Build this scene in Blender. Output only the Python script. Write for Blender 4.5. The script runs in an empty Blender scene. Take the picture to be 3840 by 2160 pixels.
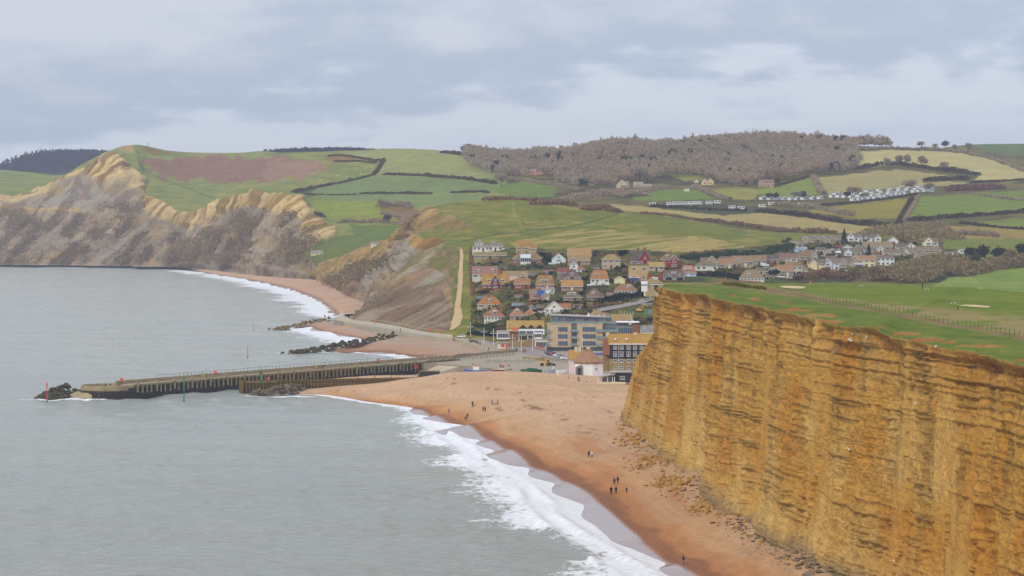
import bpy, bmesh, math, random
import numpy as np
from mathutils import Vector, Matrix
from mathutils.bvhtree import BVHTree

random.seed(7)
RNG = np.random.default_rng(11)
SC = bpy.context.scene
COL = SC.collection

# ------------------------------------------------------------------ camera
CAM_H, FPX, CX, CY, HOR = 64.0, 10800.0, 1920.0, 1080.0, 810.0
PITCH = math.atan((CY - HOR) / FPX)
cam_d = bpy.data.cameras.new('camera')
cam = bpy.data.objects.new('camera', cam_d)
COL.objects.link(cam)
cam_d.sensor_width = 36.0
cam_d.lens = FPX / 3840.0 * 36.0
cam_d.clip_start = 1.0
cam_d.clip_end = 60000.0
cam.location = (0, 0, CAM_H)
cam.rotation_euler = (math.pi / 2 - PITCH, 0, 0)
SC.camera = cam

# ------------------------------------------------------------------ sky, sun, exposure
SUN_EL, SUN_AZ = math.radians(38), math.radians(-138)      # azimuth from +Y towards +X
world = bpy.data.worlds.new('World')
SC.world = world
world.use_nodes = True
wt = world.node_tree
wt.nodes.clear()

def N(t, kind, **kw):
  n = t.nodes.new(kind)
  for k, v in kw.items():
    setattr(n, k, v)
  return n

def build_world():
  t = wt
  out = N(t, 'ShaderNodeOutputWorld')
  bg = N(t, 'ShaderNodeBackground')
  bg.inputs['Strength'].default_value = 0.1
  t.links.new(bg.outputs[0], out.inputs[0])
  sky = N(t, 'ShaderNodeTexSky', sky_type='NISHITA')
  sky.sun_disc = False
  sky.sun_elevation = SUN_EL
  sky.sun_rotation = SUN_AZ
  sky.air_density = 1.0
  sky.dust_density = 2.0
  tc = N(t, 'ShaderNodeTexCoord')
  sep = N(t, 'ShaderNodeSeparateXYZ')
  t.links.new(tc.outputs['Generated'], sep.inputs[0])

  def math_(op, a, b=None, c=None):
    n = N(t, 'ShaderNodeMath', operation=op)
    for i, v in enumerate((a, b, c)):
      if v is None:
        continue
      if isinstance(v, (int, float)):
        n.inputs[i].default_value = v
      else:
        t.links.new(v, n.inputs[i])
    return n.outputs[0]
  z = math_('MAXIMUM', sep.outputs[2], 0.0)
  zo = math_('ADD', z, 0.05)
  px = math_('DIVIDE', sep.outputs[0], zo)
  py = math_('DIVIDE', sep.outputs[1], zo)
  comb = N(t, 'ShaderNodeCombineXYZ')
  t.links.new(px, comb.inputs[0])
  t.links.new(py, comb.inputs[1])
  mp = N(t, 'ShaderNodeMapping')
  mp.inputs['Location'].default_value = SKY_OFF
  mp.inputs['Rotation'].default_value = (0, 0, math.radians(-34))
  mp.inputs['Scale'].default_value = (0.30, 0.62, 1)
  t.links.new(comb.outputs[0], mp.inputs[0])
  n1 = N(t, 'ShaderNodeTexNoise')
  n1.inputs['Scale'].default_value = 1.0
  n1.inputs['Detail'].default_value = 6.0
  n1.inputs['Roughness'].default_value = 0.48
  n1.inputs['Distortion'].default_value = 0.3
  t.links.new(mp.outputs[0], n1.inputs['Vector'])
  n2 = N(t, 'ShaderNodeTexNoise')
  n2.inputs['Scale'].default_value = 34.0
  n2.inputs['Detail'].default_value = 5.0
  n2.inputs['Roughness'].default_value = 0.56
  mp2 = N(t, 'ShaderNodeMapping')
  mp2.inputs['Scale'].default_value = (0.55, 0.55, 1.5)
  t.links.new(tc.outputs['Generated'], mp2.inputs[0])
  t.links.new(mp2.outputs[0], n2.inputs['Vector'])
  # the deck of cloud ends along a line ahead; beyond it the sky is paler
  f = math_('MULTIPLY_ADD', px, 0.82, py)
  f = math_('ADD', f, -10.7)
  f = math_('MULTIPLY_ADD', n1.outputs['Fac'], 5.5, f)
  f = math_('MULTIPLY_ADD', n2.outputs['Fac'], 9.0, f)
  f = math_('ADD', f, -7.3)
  f = math_('MULTIPLY_ADD', f, 0.1, 0.5)
  cr = N(t, 'ShaderNodeValToRGB')
  cr.color_ramp.interpolation = 'B_SPLINE'
  e = cr.color_ramp.elements
  e[0].position, e[0].color = 0.0, (0.61, 0.645, 0.74, 1)
  e[1].position, e[1].color = 1.0, (0.55, 0.62, 0.76, 1)
  for p_, c_ in ((0.17, (0.64, 0.67, 0.755)), (0.30, (0.49, 0.56, 0.68)), (0.42, (0.42, 0.50, 0.62)), (0.50, (0.50, 0.58, 0.71)), (0.57, (0.68, 0.725, 0.82)), (0.75, (0.68, 0.72, 0.80))):
    m = cr.color_ramp.elements.new(p_)
    m.color = (*c_, 1)
  t.links.new(f, cr.inputs[0])
  # cloud deck: overhead is nearer and brighter than at the horizon (overcast sky)
  lum = math_('MULTIPLY_ADD', z, 0.75, 1.0)
  lum = math_('MULTIPLY', lum, 10.0 * SKY_GAIN)
  vm = N(t, 'ShaderNodeVectorMath', operation='SCALE')
  t.links.new(cr.outputs[0], vm.inputs[0])
  t.links.new(lum, vm.inputs['Scale'])
  mix = N(t, 'ShaderNodeMix', data_type='RGBA')
  mix.inputs[0].default_value = 0.93
  t.links.new(sky.outputs[0], mix.inputs[6])
  t.links.new(vm.outputs[0], mix.inputs[7])
  t.links.new(mix.outputs[2], bg.inputs['Color'])

SKY_OFF = (3.1, 7.3, 0.0)
SKY_GAIN = 1.04
build_world()

sun_d = bpy.data.lights.new('sun', 'SUN')
sun_d.energy = 1.5
sun_d.angle = math.radians(10)
sun_d.color = (1.0, 0.95, 0.87)
sun = bpy.data.objects.new('sun', sun_d)
COL.objects.link(sun)
sdir = Vector((math.sin(SUN_AZ) * math.cos(SUN_EL), math.cos(SUN_AZ) * math.cos(SUN_EL), math.sin(SUN_EL)))
sun.rotation_euler = sdir.to_track_quat('Z', 'Y').to_euler()
sun.location = (0, 0, 400)

SC.view_settings.view_transform = 'Standard'
SC.view_settings.look = 'None'
SC.view_settings.exposure = 0.0
SC.view_settings.gamma = 1.0
SC.view_settings.use_curve_mapping = False
SC.render.engine = 'CYCLES'
SC.cycles.max_bounces = 4
SC.cycles.diffuse_bounces = 2
SC.cycles.glossy_bounces = 2
SC.cycles.transmission_bounces = 2
SC.cycles.transparent_max_bounces = 6
SC.cycles.volume_bounces = 0
SC.cycles.caustics_reflective = False
SC.cycles.caustics_refractive = False
SC.cycles.use_denoising = True

# ------------------------------------------------------------------ projection helpers
cA, sA = math.cos(PITCH), math.sin(PITCH)

def P(px, py, d):
  """World point(s) seen at photo pixel (px, py) at a distance d along +Y."""
  px, py, d = np.asarray(px, float), np.asarray(py, float), np.asarray(d, float)
  a = (px - CX) / FPX
  b = (CY - py) / FPX
  ry = cA + b * sA
  rz = -sA + b * cA
  t = d / ry
  return np.stack(np.broadcast_arrays(a * t, d, CAM_H + rz * t), -1)

def PZ(px, py, z=0.0):
  px, py = np.asarray(px, float), np.asarray(py, float)
  b = (CY - py) / FPX
  ry = cA + b * sA
  rz = -sA + b * cA
  t = (z - CAM_H) / rz
  return np.stack(np.broadcast_arrays((px - CX) / FPX * t, ry * t, z + 0 * t), -1)

def proj(p):
  p = np.asarray(p, float)
  dy, dz = p[..., 1], p[..., 2] - CAM_H
  w = dy * cA - dz * sA
  return CX + FPX * p[..., 0] / w, CY - FPX * (dy * sA + dz * cA) / w

def s2l(c):
  c = np.asarray(c, float) / 255.0
  return np.where(c <= 0.04045, c / 12.92, ((c + 0.055) / 1.055) ** 2.4)

HAZE = 7.5e-5
KL = np.array([1.18, 1.22, 1.33])
AIR = np.array([0.42, 0.49, 0.60])

def albedo(rgb, d):
  """Base colour of a surface that looks rgb in this soft light through d metres of air."""
  T = math.exp(-HAZE * d)
  return np.clip((s2l(rgb) - (1 - T) * AIR) / T / KL, 0.004, 0.85)

def A_near(r, g, b):
  return albedo((r, g, b), 700)

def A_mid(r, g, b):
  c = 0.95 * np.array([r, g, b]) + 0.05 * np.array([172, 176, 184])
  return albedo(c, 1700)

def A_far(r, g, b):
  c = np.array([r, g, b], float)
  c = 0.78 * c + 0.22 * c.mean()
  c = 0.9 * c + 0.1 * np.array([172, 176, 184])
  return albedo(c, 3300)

A = A_near

# ------------------------------------------------------------------ numpy noise
def _hash(ix, iy, iz, seed):
  h = (ix.astype(np.int64) * 374761393 + iy.astype(np.int64) * 668265263 + iz.astype(np.int64) * 2147483647 + seed * 974634777) & 0xFFFFFFFF
  h = ((h ^ (h >> 13)) * 1274126177) & 0xFFFFFFFF
  h = ((h ^ (h >> 16)) * 2246822519) & 0xFFFFFFFF
  return ((h ^ (h >> 15)) & 0xFFFFFF) / float(0xFFFFFF)

def vnoise(x, y, z=None, seed=0):
  x = np.asarray(x, float)
  y = np.asarray(y, float)
  x, y = np.broadcast_arrays(x, y)
  ix, iy = np.floor(x), np.floor(y)
  fx, fy = x - ix, y - iy
  ux, uy = fx * fx * fx * (fx * (fx * 6 - 15) + 10), fy * fy * fy * (fy * (fy * 6 - 15) + 10)
  if z is None:
    iz = np.zeros_like(ix)
    a = _hash(ix, iy, iz, seed); b = _hash(ix + 1, iy, iz, seed)
    c = _hash(ix, iy + 1, iz, seed); d = _hash(ix + 1, iy + 1, iz, seed)
    return ((a + (b - a) * ux) * (1 - uy) + (c + (d - c) * ux) * uy) * 2 - 1
  z = np.broadcast_to(np.asarray(z, float), x.shape)
  iz = np.floor(z); fz = z - iz
  uz = fz * fz * (3 - 2 * fz)
  r = []
  for k in (0, 1):
    a = _hash(ix, iy, iz + k, seed); b = _hash(ix + 1, iy, iz + k, seed)
    c = _hash(ix, iy + 1, iz + k, seed); d = _hash(ix + 1, iy + 1, iz + k, seed)
    r.append((a + (b - a) * ux) * (1 - uy) + (c + (d - c) * ux) * uy)
  return (r[0] * (1 - uz) + r[1] * uz) * 2 - 1

def fbm(x, y, z=None, o=4, seed=0, g=0.5, ridged=False):
  s, amp, tot, f = 0.0, 1.0, 0.0, 1.0
  for k in range(o):
    v = vnoise(x * f + 17.3 * k, y * f - 9.1 * k, None if z is None else z * f, seed + k * 31)
    if ridged:
      v = 1 - 2 * np.abs(v)
    s = s + amp * v
    tot += amp
    amp *= g
    f *= 2.03
  return s / tot

def sstep(a, b, x):
  t = np.clip((x - a) / (b - a), 0, 1)
  return t * t * (3 - 2 * t)

def lerp(a, b, t):
  t = np.asarray(t)[..., None]
  return np.asarray(a) * (1 - t) + np.asarray(b) * t

def inpoly(px, py, poly):
  inside = np.zeros(np.shape(px), bool)
  n = len(poly)
  for i in range(n):
    x0, y0 = poly[i]
    x1, y1 = poly[(i + 1) % n]
    if y0 == y1:
      continue
    c = ((y0 > py) != (y1 > py)) & (px < (x1 - x0) * (py - y0) / (y1 - y0) + x0)
    inside ^= c
  return inside

def pldist(px, py, pts):
  """Distance to a polyline and the arc position of the nearest point."""
  best = np.full(np.shape(px), 1e18)
  arc = np.zeros(np.shape(px))
  L = 0.0
  for (x0, y0), (x1, y1) in zip(pts[:-1], pts[1:]):
    dx, dy = x1 - x0, y1 - y0
    l2 = dx * dx + dy * dy
    if l2 <= 0:
      continue
    t = np.clip(((px - x0) * dx + (py - y0) * dy) / l2, 0, 1)
    d = np.hypot(px - x0 - t * dx, py - y0 - t * dy)
    m = d < best
    best = np.where(m, d, best)
    arc = np.where(m, L + t * math.sqrt(l2), arc)
    L += math.sqrt(l2)
  return best, arc

def pchip(xk, yk, x):
  """Monotone cubic interpolation along axis 0."""
  xk = np.asarray(xk, float)
  yk = np.asarray(yk, float)
  h = np.diff(xk)
  hs = h.reshape((-1,) + (1,) * (yk.ndim - 1))
  dl = np.diff(yk, axis=0) / hs
  m = np.zeros_like(yk)
  if len(xk) > 2:
    a, b = dl[:-1], dl[1:]
    ok = (a * b) > 0
    w1 = 2 * hs[1:] + hs[:-1]
    w2 = hs[1:] + 2 * hs[:-1]
    with np.errstate(divide='ignore', invalid='ignore'):
      hm = (w1 + w2) / (w1 / a + w2 / b)
    m[1:-1] = np.where(ok, hm, 0)
  m[0], m[-1] = dl[0], dl[-1]
  i = np.clip(np.searchsorted(xk, x, side='right') - 1, 0, len(h) - 1)
  t = ((x - xk[i]) / h[i]).reshape((-1,) + (1,) * (yk.ndim - 1))
  hh = hs[i]
  return ((2 * t**3 - 3 * t**2 + 1) * yk[i] + (t**3 - 2 * t**2 + t) * hh * m[i]
      + (-2 * t**3 + 3 * t**2) * yk[i + 1] + (t**3 - t**2) * hh * m[i + 1])

# ------------------------------------------------------------------ mesh helpers
def mesh_np(name, verts, faces, mat=None, colors=None, smooth=True, attrs=None):
  """faces: (n,3) or (n,4) int array. colors: per-vertex linear rgb."""
  verts = np.ascontiguousarray(verts, np.float32).reshape(-1, 3)
  faces = np.ascontiguousarray(faces, np.int32)
  k = faces.shape[1]
  me = bpy.data.meshes.new(name)
  me.vertices.add(len(verts))
  me.vertices.foreach_set('co', verts.ravel())
  me.loops.add(faces.size)
  me.loops.foreach_set('vertex_index', faces.ravel())
  me.polygons.add(len(faces))
  me.polygons.foreach_set('loop_start', np.arange(0, faces.size, k, dtype=np.int32))
  if smooth:
    me.polygons.foreach_set('use_smooth', np.ones(len(faces), bool))
  me.update(calc_edges=True)
  if colors is not None:
    ca = me.color_attributes.new('Col', 'FLOAT_COLOR', 'POINT')
    c4 = np.ones((len(verts), 4), np.float32)
    c4[:, :3] = np.asarray(colors, np.float32).reshape(-1, 3)
    ca.data.foreach_set('color', c4.ravel())
  for an, av in (attrs or {}).items():
    at = me.attributes.new(an, 'FLOAT', 'POINT')
    at.data.foreach_set('value', np.ascontiguousarray(av, np.float32).ravel())
  if mat:
    me.materials.append(mat)
  return me

def link(name, me, parent=None, label=None, cat=None, group=None, kind=None):
  o = bpy.data.objects.new(name, me)
  COL.objects.link(o)
  if parent is not None:
    o.parent = parent
  if label:
    o['label'] = label
  if cat:
    o['category'] = cat
  if group:
    o['group'] = group
  if kind:
    o['kind'] = kind
  return o

def gridfaces(nr, nc):
  i = np.arange((nr - 1) * nc).reshape(nr - 1, nc)[:, :-1].ravel()
  return np.stack([i, i + 1, i + nc + 1, i + nc], -1)

def loft(ctrl, rows_k, cols_k, nr, nc, world=False):
  """ctrl: (R, C, 3) control points in (px, py, d) (or world); returns (nr, nc, 3) world grid."""
  c = np.asarray(ctrl, float)
  w = c if world else P(c[..., 0], c[..., 1], c[..., 2])
  ck = np.asarray(cols_k, float)
  rk = np.asarray(rows_k, float)
  g = pchip(rk, w, np.linspace(rk[0], rk[-1], nr))
  g = pchip(ck, np.swapaxes(g, 0, 1), np.linspace(ck[0], ck[-1], nc))
  return np.swapaxes(g, 0, 1)

def grid_normals(g):
  du = np.gradient(g, axis=1)
  dv = np.gradient(g, axis=0)
  n = np.cross(du, dv)
  n /= np.maximum(np.linalg.norm(n, axis=-1, keepdims=True), 1e-9)
  return n

TERRAIN = []          # (verts, quads) for placing things

def terrain(name, g, mat, colors=None, kind='structure', attrs=None, place=True, label=None):
  nr, nc = g.shape[:2]
  f = gridfaces(nr, nc)
  me = mesh_np(name, g.reshape(-1, 3), f, mat, None if colors is None else colors.reshape(-1, 3), True, attrs)
  o = link(name, me, kind=kind, label=label)
  if place:
    TERRAIN.append(g)
  return o

# ------------------------------------------------------------------ materials
MATS = {}

def new_mat(name):
  m = bpy.data.materials.new(name)
  m.use_nodes = True
  t = m.node_tree
  t.nodes.clear()
  out = N(t, 'ShaderNodeOutputMaterial')
  b = N(t, 'ShaderNodeBsdfPrincipled')
  t.links.new(b.outputs[0], out.inputs[0])
  MATS[name] = m
  return m, t, b, out

def noise_node(t, scale, detail=4, rough=0.55, vec=None, stretch=None, dist=0.0):
  n = N(t, 'ShaderNodeTexNoise')
  n.inputs['Scale'].default_value = scale
  n.inputs['Detail'].default_value = detail
  n.inputs['Roughness'].default_value = rough
  n.inputs['Distortion'].default_value = dist
  if vec is None:
    vec = N(t, 'ShaderNodeNewGeometry').outputs['Position']
  if stretch:
    mp = N(t, 'ShaderNodeMapping')
    mp.inputs['Scale'].default_value = stretch[:3]
    if len(stretch) > 3:
      mp.inputs['Rotation'].default_value = (0, 0, stretch[3])
    t.links.new(vec, mp.inputs[0])
    vec = mp.outputs[0]
  t.links.new(vec, n.inputs['Vector'])
  return n.outputs['Fac']

def vary(t, col, fac, amt):
  """colour * (1 + amt*(noise-0.5)*2), hue kept."""
  mr = N(t, 'ShaderNodeMapRange')
  mr.inputs[1].default_value = 0.3
  mr.inputs[2].default_value = 0.7
  mr.inputs[3].default_value = 1 - amt
  mr.inputs[4].default_value = 1 + amt
  t.links.new(fac, mr.inputs[0])
  v = N(t, 'ShaderNodeVectorMath', operation='SCALE')
  t.links.new(col, v.inputs[0])
  t.links.new(mr.outputs[0], v.inputs['Scale'])
  return v.outputs[0]

def add_bump(t, b, fac, strength, dist):
  bp = N(t, 'ShaderNodeBump')
  bp.inputs['Strength'].default_value = strength
  bp.inputs['Distance'].default_value = dist
  t.links.new(fac, bp.inputs['Height'])
  t.links.new(bp.outputs[0], b.inputs['Normal'])

def mat(name, rgb, rough=0.8, var=0.12, scale=1.5, bump=0.0, bdist=0.05, metal=0.0, spec=0.3, stretch=None):
  """A plain surface with grain and wear."""
  if name in MATS:
    return MATS[name]
  m, t, b, out = new_mat(name)
  c = N(t, 'ShaderNodeRGB')
  c.outputs[0].default_value = (*[float(v) for v in rgb], 1)
  f = noise_node(t, scale, 5, 0.6, stretch=stretch)
  t.links.new(vary(t, c.outputs[0], f, var), b.inputs['Base Color'])
  b.inputs['Roughness'].default_value = rough
  b.inputs['Metallic'].default_value = metal
  b.inputs['Specular IOR Level'].default_value = spec
  if bump:
    add_bump(t, b, f, bump, bdist)
  return m

def mat_ground(name, scales=((0.02, 0.12), (0.15, 0.15), (1.2, 0.12)), rough=0.9, bump=0.5, bscale=0.7, bdist=0.5, stretch=None):
  """Painted-by-field ground: vertex albedo times several scales of grain."""
  m, t, b, out = new_mat(name)
  a = N(t, 'ShaderNodeVertexColor', layer_name='Col')
  c = a.outputs[0]
  for s, amt in scales:
    c = vary(t, c, noise_node(t, s, 4, 0.6, stretch=stretch), amt)
  t.links.new(c, b.inputs['Base Color'])
  b.inputs['Roughness'].default_value = rough
  b.inputs['Specular IOR Level'].default_value = 0.15
  if bump:
    add_bump(t, b, noise_node(t, bscale, 5, 0.6), bump, bdist)
  return m
# ================================================================== THE SETTING
def paint(base, px, py, polys, seed=0, jit=5.0, soft=None):
  jx = fbm(px / 28, py / 28, o=3, seed=seed + 5) * jit
  jy = fbm(px / 28, py / 28, o=3, seed=seed + 9) * jit
  c = base
  for poly, col in polys:
    m = inpoly(px + jx, py + jy, poly)
    c = np.where(m[..., None], np.asarray(col), c)
  return c

def cols_of(spec):
  """spec: {px: [(py, d), ...]} -> control grid and column keys."""
  ks = sorted(spec)
  R = len(spec[ks[0]])
  return np.array([[(k,) + tuple(spec[k][r]) for k in ks] for r in range(R)], float), ks

# ------------------------------------------------------------------ ground sheet under everything
M_ground = mat('ground_soil', (0.12, 0.10, 0.06), 0.95, 0.2, 0.05)
gs = []
for z, y0 in ((-2.2, 1500.0),):
  gx = np.linspace(-9000, 12000, 40)
  gy = np.concatenate([np.linspace(y0, 9000, 40), [30000]])
  G = np.stack(np.meshgrid(gx, gy), -1)
  G = np.concatenate([G, np.full(G.shape[:2] + (1,), z)], -1)
terrain('ground', G, M_ground, place=False)

# ------------------------------------------------------------------ sea
SHORE = [(1090, 1478), (1200, 1479), (1386, 1507), (1550, 1529), (1625, 1562), (1737, 1604), (1800, 1650), (1856, 1692), (1980, 1750),
    (2080, 1811), (2130, 1870), (2184, 1938), (2281, 2012), (2407, 2072), (2500, 2116), (2620, 2200), (2900, 2480)]
WETEDGE = [(1090, 1474), (1200, 1476), (1386, 1504), (1550, 1526), (1625, 1558), (1737, 1598), (1848, 1655), (1983, 1740), (2132, 1811), (2236, 1878),
    (2325, 1953), (2415, 2042), (2534, 2117), (2640, 2180), (2950, 2480)]
BAY2 = [(1235, 1322), (1330, 1321), (1420, 1326), (1500, 1336), (1570, 1343), (1660, 1341)]
BAY1 = [(1100, 1232), (1145, 1229), (1190, 1240), (1260, 1254), (1330, 1268), (1395, 1284)]
FARB = [(500, 1003), (600, 1004), (680, 1009), (800, 1029), (900, 1044), (1000, 1064), (1100, 1090), (1180, 1121), (1225, 1150), (1240, 1166), (1262, 1190)]
FARL = [(-400, 999), (0, 999.5), (200, 1000), (500, 1003)]

def shore_w(pl, z=0.0):
  p = PZ([q[0] for q in pl], [q[1] for q in pl], z)
  return [tuple(v) for v in p[:, :2]]

def build_sea():
  py = np.concatenate([np.arange(2500, 1760, -6.0), np.arange(1760, 1000, -3.0), [997, 990, 975, 950, 900]])
  px = np.arange(-600, 2900, 8.0)
  PX, PY = np.meshgrid(px, py)
  g = PZ(PX, PY, 0.0)
  x, y = g[..., 0], g[..., 1]
  foam = np.full(x.shape, -3.0)
  for pl, wfun, gain in ((SHORE, lambda a: np.interp(a, [0, 40, 90, 140, 190, 330, 700], [1.6, 2.3, 4.2, 8.5, 12, 15.5, 18]), 1.0),
          (BAY2, lambda a: np.interp(a, [0, 20, 70, 200], [3.0, 4.0, 7.0, 7]), .95),
          (BAY1, lambda a: np.interp(a, [0, 60, 160], [5.0, 13.0, 16]), .95),
          (FARB, lambda a: np.interp(a, [0, 300, 900, 1500, 2000], [6, 22, 22, 22, 14]), 1.0),
          (FARL, lambda a: 6 + 0 * a, 0.6)):
    d, arc = pldist(x, y, shore_w(pl))
    w = wfun(arc) * (1 + 0.45 * vnoise(arc / 30, 0 * arc, seed=3))
    foam = np.maximum(foam, gain * np.clip(1 - d / w, -3, 1))
  # water breaking over the pier rocks
  for (fx, fy, r) in ((245, 1500, 7), (330, 1502, 5), (1060, 1322, 4), (980, 1486, 4), (1100, 1487, 4)):
    c = PZ(fx, fy)
    d = np.hypot((x - c[0]) / 1.8, y - c[1])
    foam = np.maximum(foam, np.clip(1.0 - d / r, -3, 1))
  # swell and breakers
  sd, sarc = pldist(x, y, shore_w(SHORE))
  swell = 0.35 * np.sin((x * 0.35 + y * 0.93) / 9 + 2.5 * vnoise(x / 70, y / 70, seed=8)) * sstep(0, 60, sd)
  rough = fbm(x / 5.5, y / 8, o=4, seed=21) * 0.6 * sstep(0, 18, sd)
  brk = np.zeros_like(x)
  for off, amp in ((5.5, 0.9), (12.0, 0.9)):
    o = off + 2.2 * vnoise(sarc / 26, 0 * sarc + off, seed=4)
    brk += amp * np.exp(-((sd - o) / 1.3) ** 2) * sstep(20, 160, sarc) * (0.55 + 0.45 * vnoise(sarc / 14, 0 * sarc, seed=14))
  sw = np.array(shore_w(SHORE))
  seaward = (x < np.interp(y, sw[::-1, 1], sw[::-1, 0])) | (y > sw[0, 1])
  g[..., 2] += (swell + rough + brk) * seaward
  m, t, b, out = new_mat('sea_water')
  geo = N(t, 'ShaderNodeNewGeometry').outputs['Position']
  at = N(t, 'ShaderNodeAttribute', attribute_name='foam')
  n1 = noise_node(t, 0.55, 6, 0.62, geo, (1, 0.55, 1), 0.6)
  n2 = noise_node(t, 0.11, 3, 0.5, geo)
  nn = N(t, 'ShaderNodeMath', operation='MULTIPLY_ADD')
  t.links.new(n1, nn.inputs[0])
  nn.inputs[1].default_value = 2.2
  nn.inputs[2].default_value = -1.3
  ad = N(t, 'ShaderNodeMath', operation='MULTIPLY_ADD')
  t.links.new(n2, ad.inputs[0])
  ad.inputs[1].default_value = 1.2
  t.links.new(nn.outputs[0], ad.inputs[2])
  ad2 = N(t, 'ShaderNodeMath', operation='ADD')
  t.links.new(at.outputs['Fac'], ad2.inputs[0])
  t.links.new(ad.outputs[0], ad2.inputs[1])
  mr = N(t, 'ShaderNodeMapRange', interpolation_type='SMOOTHSTEP')
  mr.inputs[1].default_value = 0.18
  mr.inputs[2].default_value = 0.64
  t.links.new(ad2.outputs[0], mr.inputs[0])
  # water body: silty green, patches of churned sand towards the shore
  big = noise_node(t, 0.012, 4, 0.6, geo, (1, 0.4, 1))
  cr = N(t, 'ShaderNodeValToRGB')
  cr.color_ramp.elements[0].position = 0.35
  cr.color_ramp.elements[0].color = (*A(203, 213, 212), 1)
  cr.color_ramp.elements[1].position = 0.68
  cr.color_ramp.elements[1].color = (*A(212, 219, 215), 1)
  t.links.new(big, cr.inputs[0])
  mx = N(t, 'ShaderNodeMix', data_type='RGBA')
  t.links.new(mr.outputs[0], mx.inputs[0])
  t.links.new(cr.outputs[0], mx.inputs[6])
  fcol = N(t, 'ShaderNodeRGB')
  fcol.outputs[0].default_value = (0.74, 0.75, 0.755, 1)
  t.links.new(vary(t, fcol.outputs[0], noise_node(t, 0.7, 5, 0.65, geo), 0.2), mx.inputs[7])
  t.links.new(mx.outputs[2], b.inputs['Base Color'])
  rr = N(t, 'ShaderNodeMapRange')
  rr.inputs[3].default_value = 0.16
  rr.inputs[4].default_value = 0.9
  t.links.new(mr.outputs[0], rr.inputs[0])
  t.links.new(rr.outputs[0], b.inputs['Roughness'])
  b.inputs['IOR'].default_value = 1.33
  b.inputs['Specular IOR Level'].default_value = 0.5
  w1 = noise_node(t, 0.45, 7, 0.68, geo, (0.7, 1.1, 1, 0.35), 0.3)
  w2 = noise_node(t, 0.07, 3, 0.55, geo, (0.6, 1.3, 1, 0.2))
  s = N(t, 'ShaderNodeMath', operation='MULTIPLY_ADD')
  t.links.new(w2, s.inputs[0])
  s.inputs[1].default_value = 2.2
  t.links.new(w1, s.inputs[2])
  add_bump(t, b, s.outputs[0], 1.0, 4.5)
  bp = [n for n in t.nodes if n.type == 'BUMP'][0]
  fl = N(t, 'ShaderNodeMapRange')
  fl.inputs[3].default_value = 1.0
  fl.inputs[4].default_value = 0.25
  t.links.new(mr.outputs[0], fl.inputs[0])
  t.links.new(fl.outputs[0], bp.inputs['Strength'])
  o = terrain('sea', g, m, attrs={'foam': foam}, place=False)
  # the open sea beyond
  yy = np.array([200, 1200, 3000, 9000, 40000.0])
  far = np.array([[(x0, v, -0.6) for x0 in (-30000, -9000, -3000, -900)] for v in yy])
  return o

build_sea()

# ------------------------------------------------------------------ thin plate spline height fields
def tps(pts):
  p = np.asarray(pts, float)
  xy, z = p[:, :2] / 100.0, p[:, 2]
  n = len(p)
  r2 = ((xy[:, None] - xy[None]) ** 2).sum(-1)
  K = np.where(r2 > 0, r2 * np.log(np.maximum(r2, 1e-12)), 0) + np.eye(n) * 1e-3
  Q = np.c_[np.ones(n), xy]
  Mx = np.block([[K, Q], [Q.T, np.zeros((3, 3))]])
  w = np.linalg.solve(Mx, np.r_[z, 0, 0, 0])

  def f(x, y):
    x, y = np.asarray(x) / 100.0, np.asarray(y) / 100.0
    s = w[n] + w[n + 1] * x + w[n + 2] * y
    for i in range(n):
      r = (x - xy[i, 0]) ** 2 + (y - xy[i, 1]) ** 2
      s = s + w[i] * np.where(r > 0, r * np.log(np.maximum(r, 1e-12)), 0)
    return s
  return f

def sand_material(name):
  m, t, b, out = new_mat(name)
  geo = N(t, 'ShaderNodeNewGeometry').outputs['Position']
  a = N(t, 'ShaderNodeVertexColor', layer_name='Col')
  c = a.outputs[0]
  for s, amt in ((0.05, 0.08), (0.6, 0.12), (3.0, 0.16)):
    c = vary(t, c, noise_node(t, s, 4, 0.6, geo), amt)
  t.links.new(c, b.inputs['Base Color'])
  w = N(t, 'ShaderNodeAttribute', attribute_name='wet')
  mr = N(t, 'ShaderNodeMapRange')
  mr.inputs[3].default_value = 0.92
  mr.inputs[4].default_value = 0.12
  t.links.new(w.outputs['Fac'], mr.inputs[0])
  t.links.new(mr.outputs[0], b.inputs['Roughness'])
  sp = N(t, 'ShaderNodeMapRange')
  sp.inputs[3].default_value = 0.1
  sp.inputs[4].default_value = 0.5
  t.links.new(w.outputs['Fac'], sp.inputs[0])
  t.links.new(sp.outputs[0], b.inputs['Specular IOR Level'])
  bs = N(t, 'ShaderNodeMapRange')
  bs.inputs[3].default_value = 0.9
  bs.inputs[4].default_value = 0.04
  t.links.new(w.outputs['Fac'], bs.inputs[0])
  bp = N(t, 'ShaderNodeBump')
  bp.inputs['Distance'].default_value = 0.25
  t.links.new(bs.outputs[0], bp.inputs['Strength'])
  t.links.new(noise_node(t, 1.3, 5, 0.65, geo), bp.inputs['Height'])
  t.links.new(bp.outputs[0], b.inputs['Normal'])
  return m

M_sand = sand_material('shingle_sand')

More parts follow.
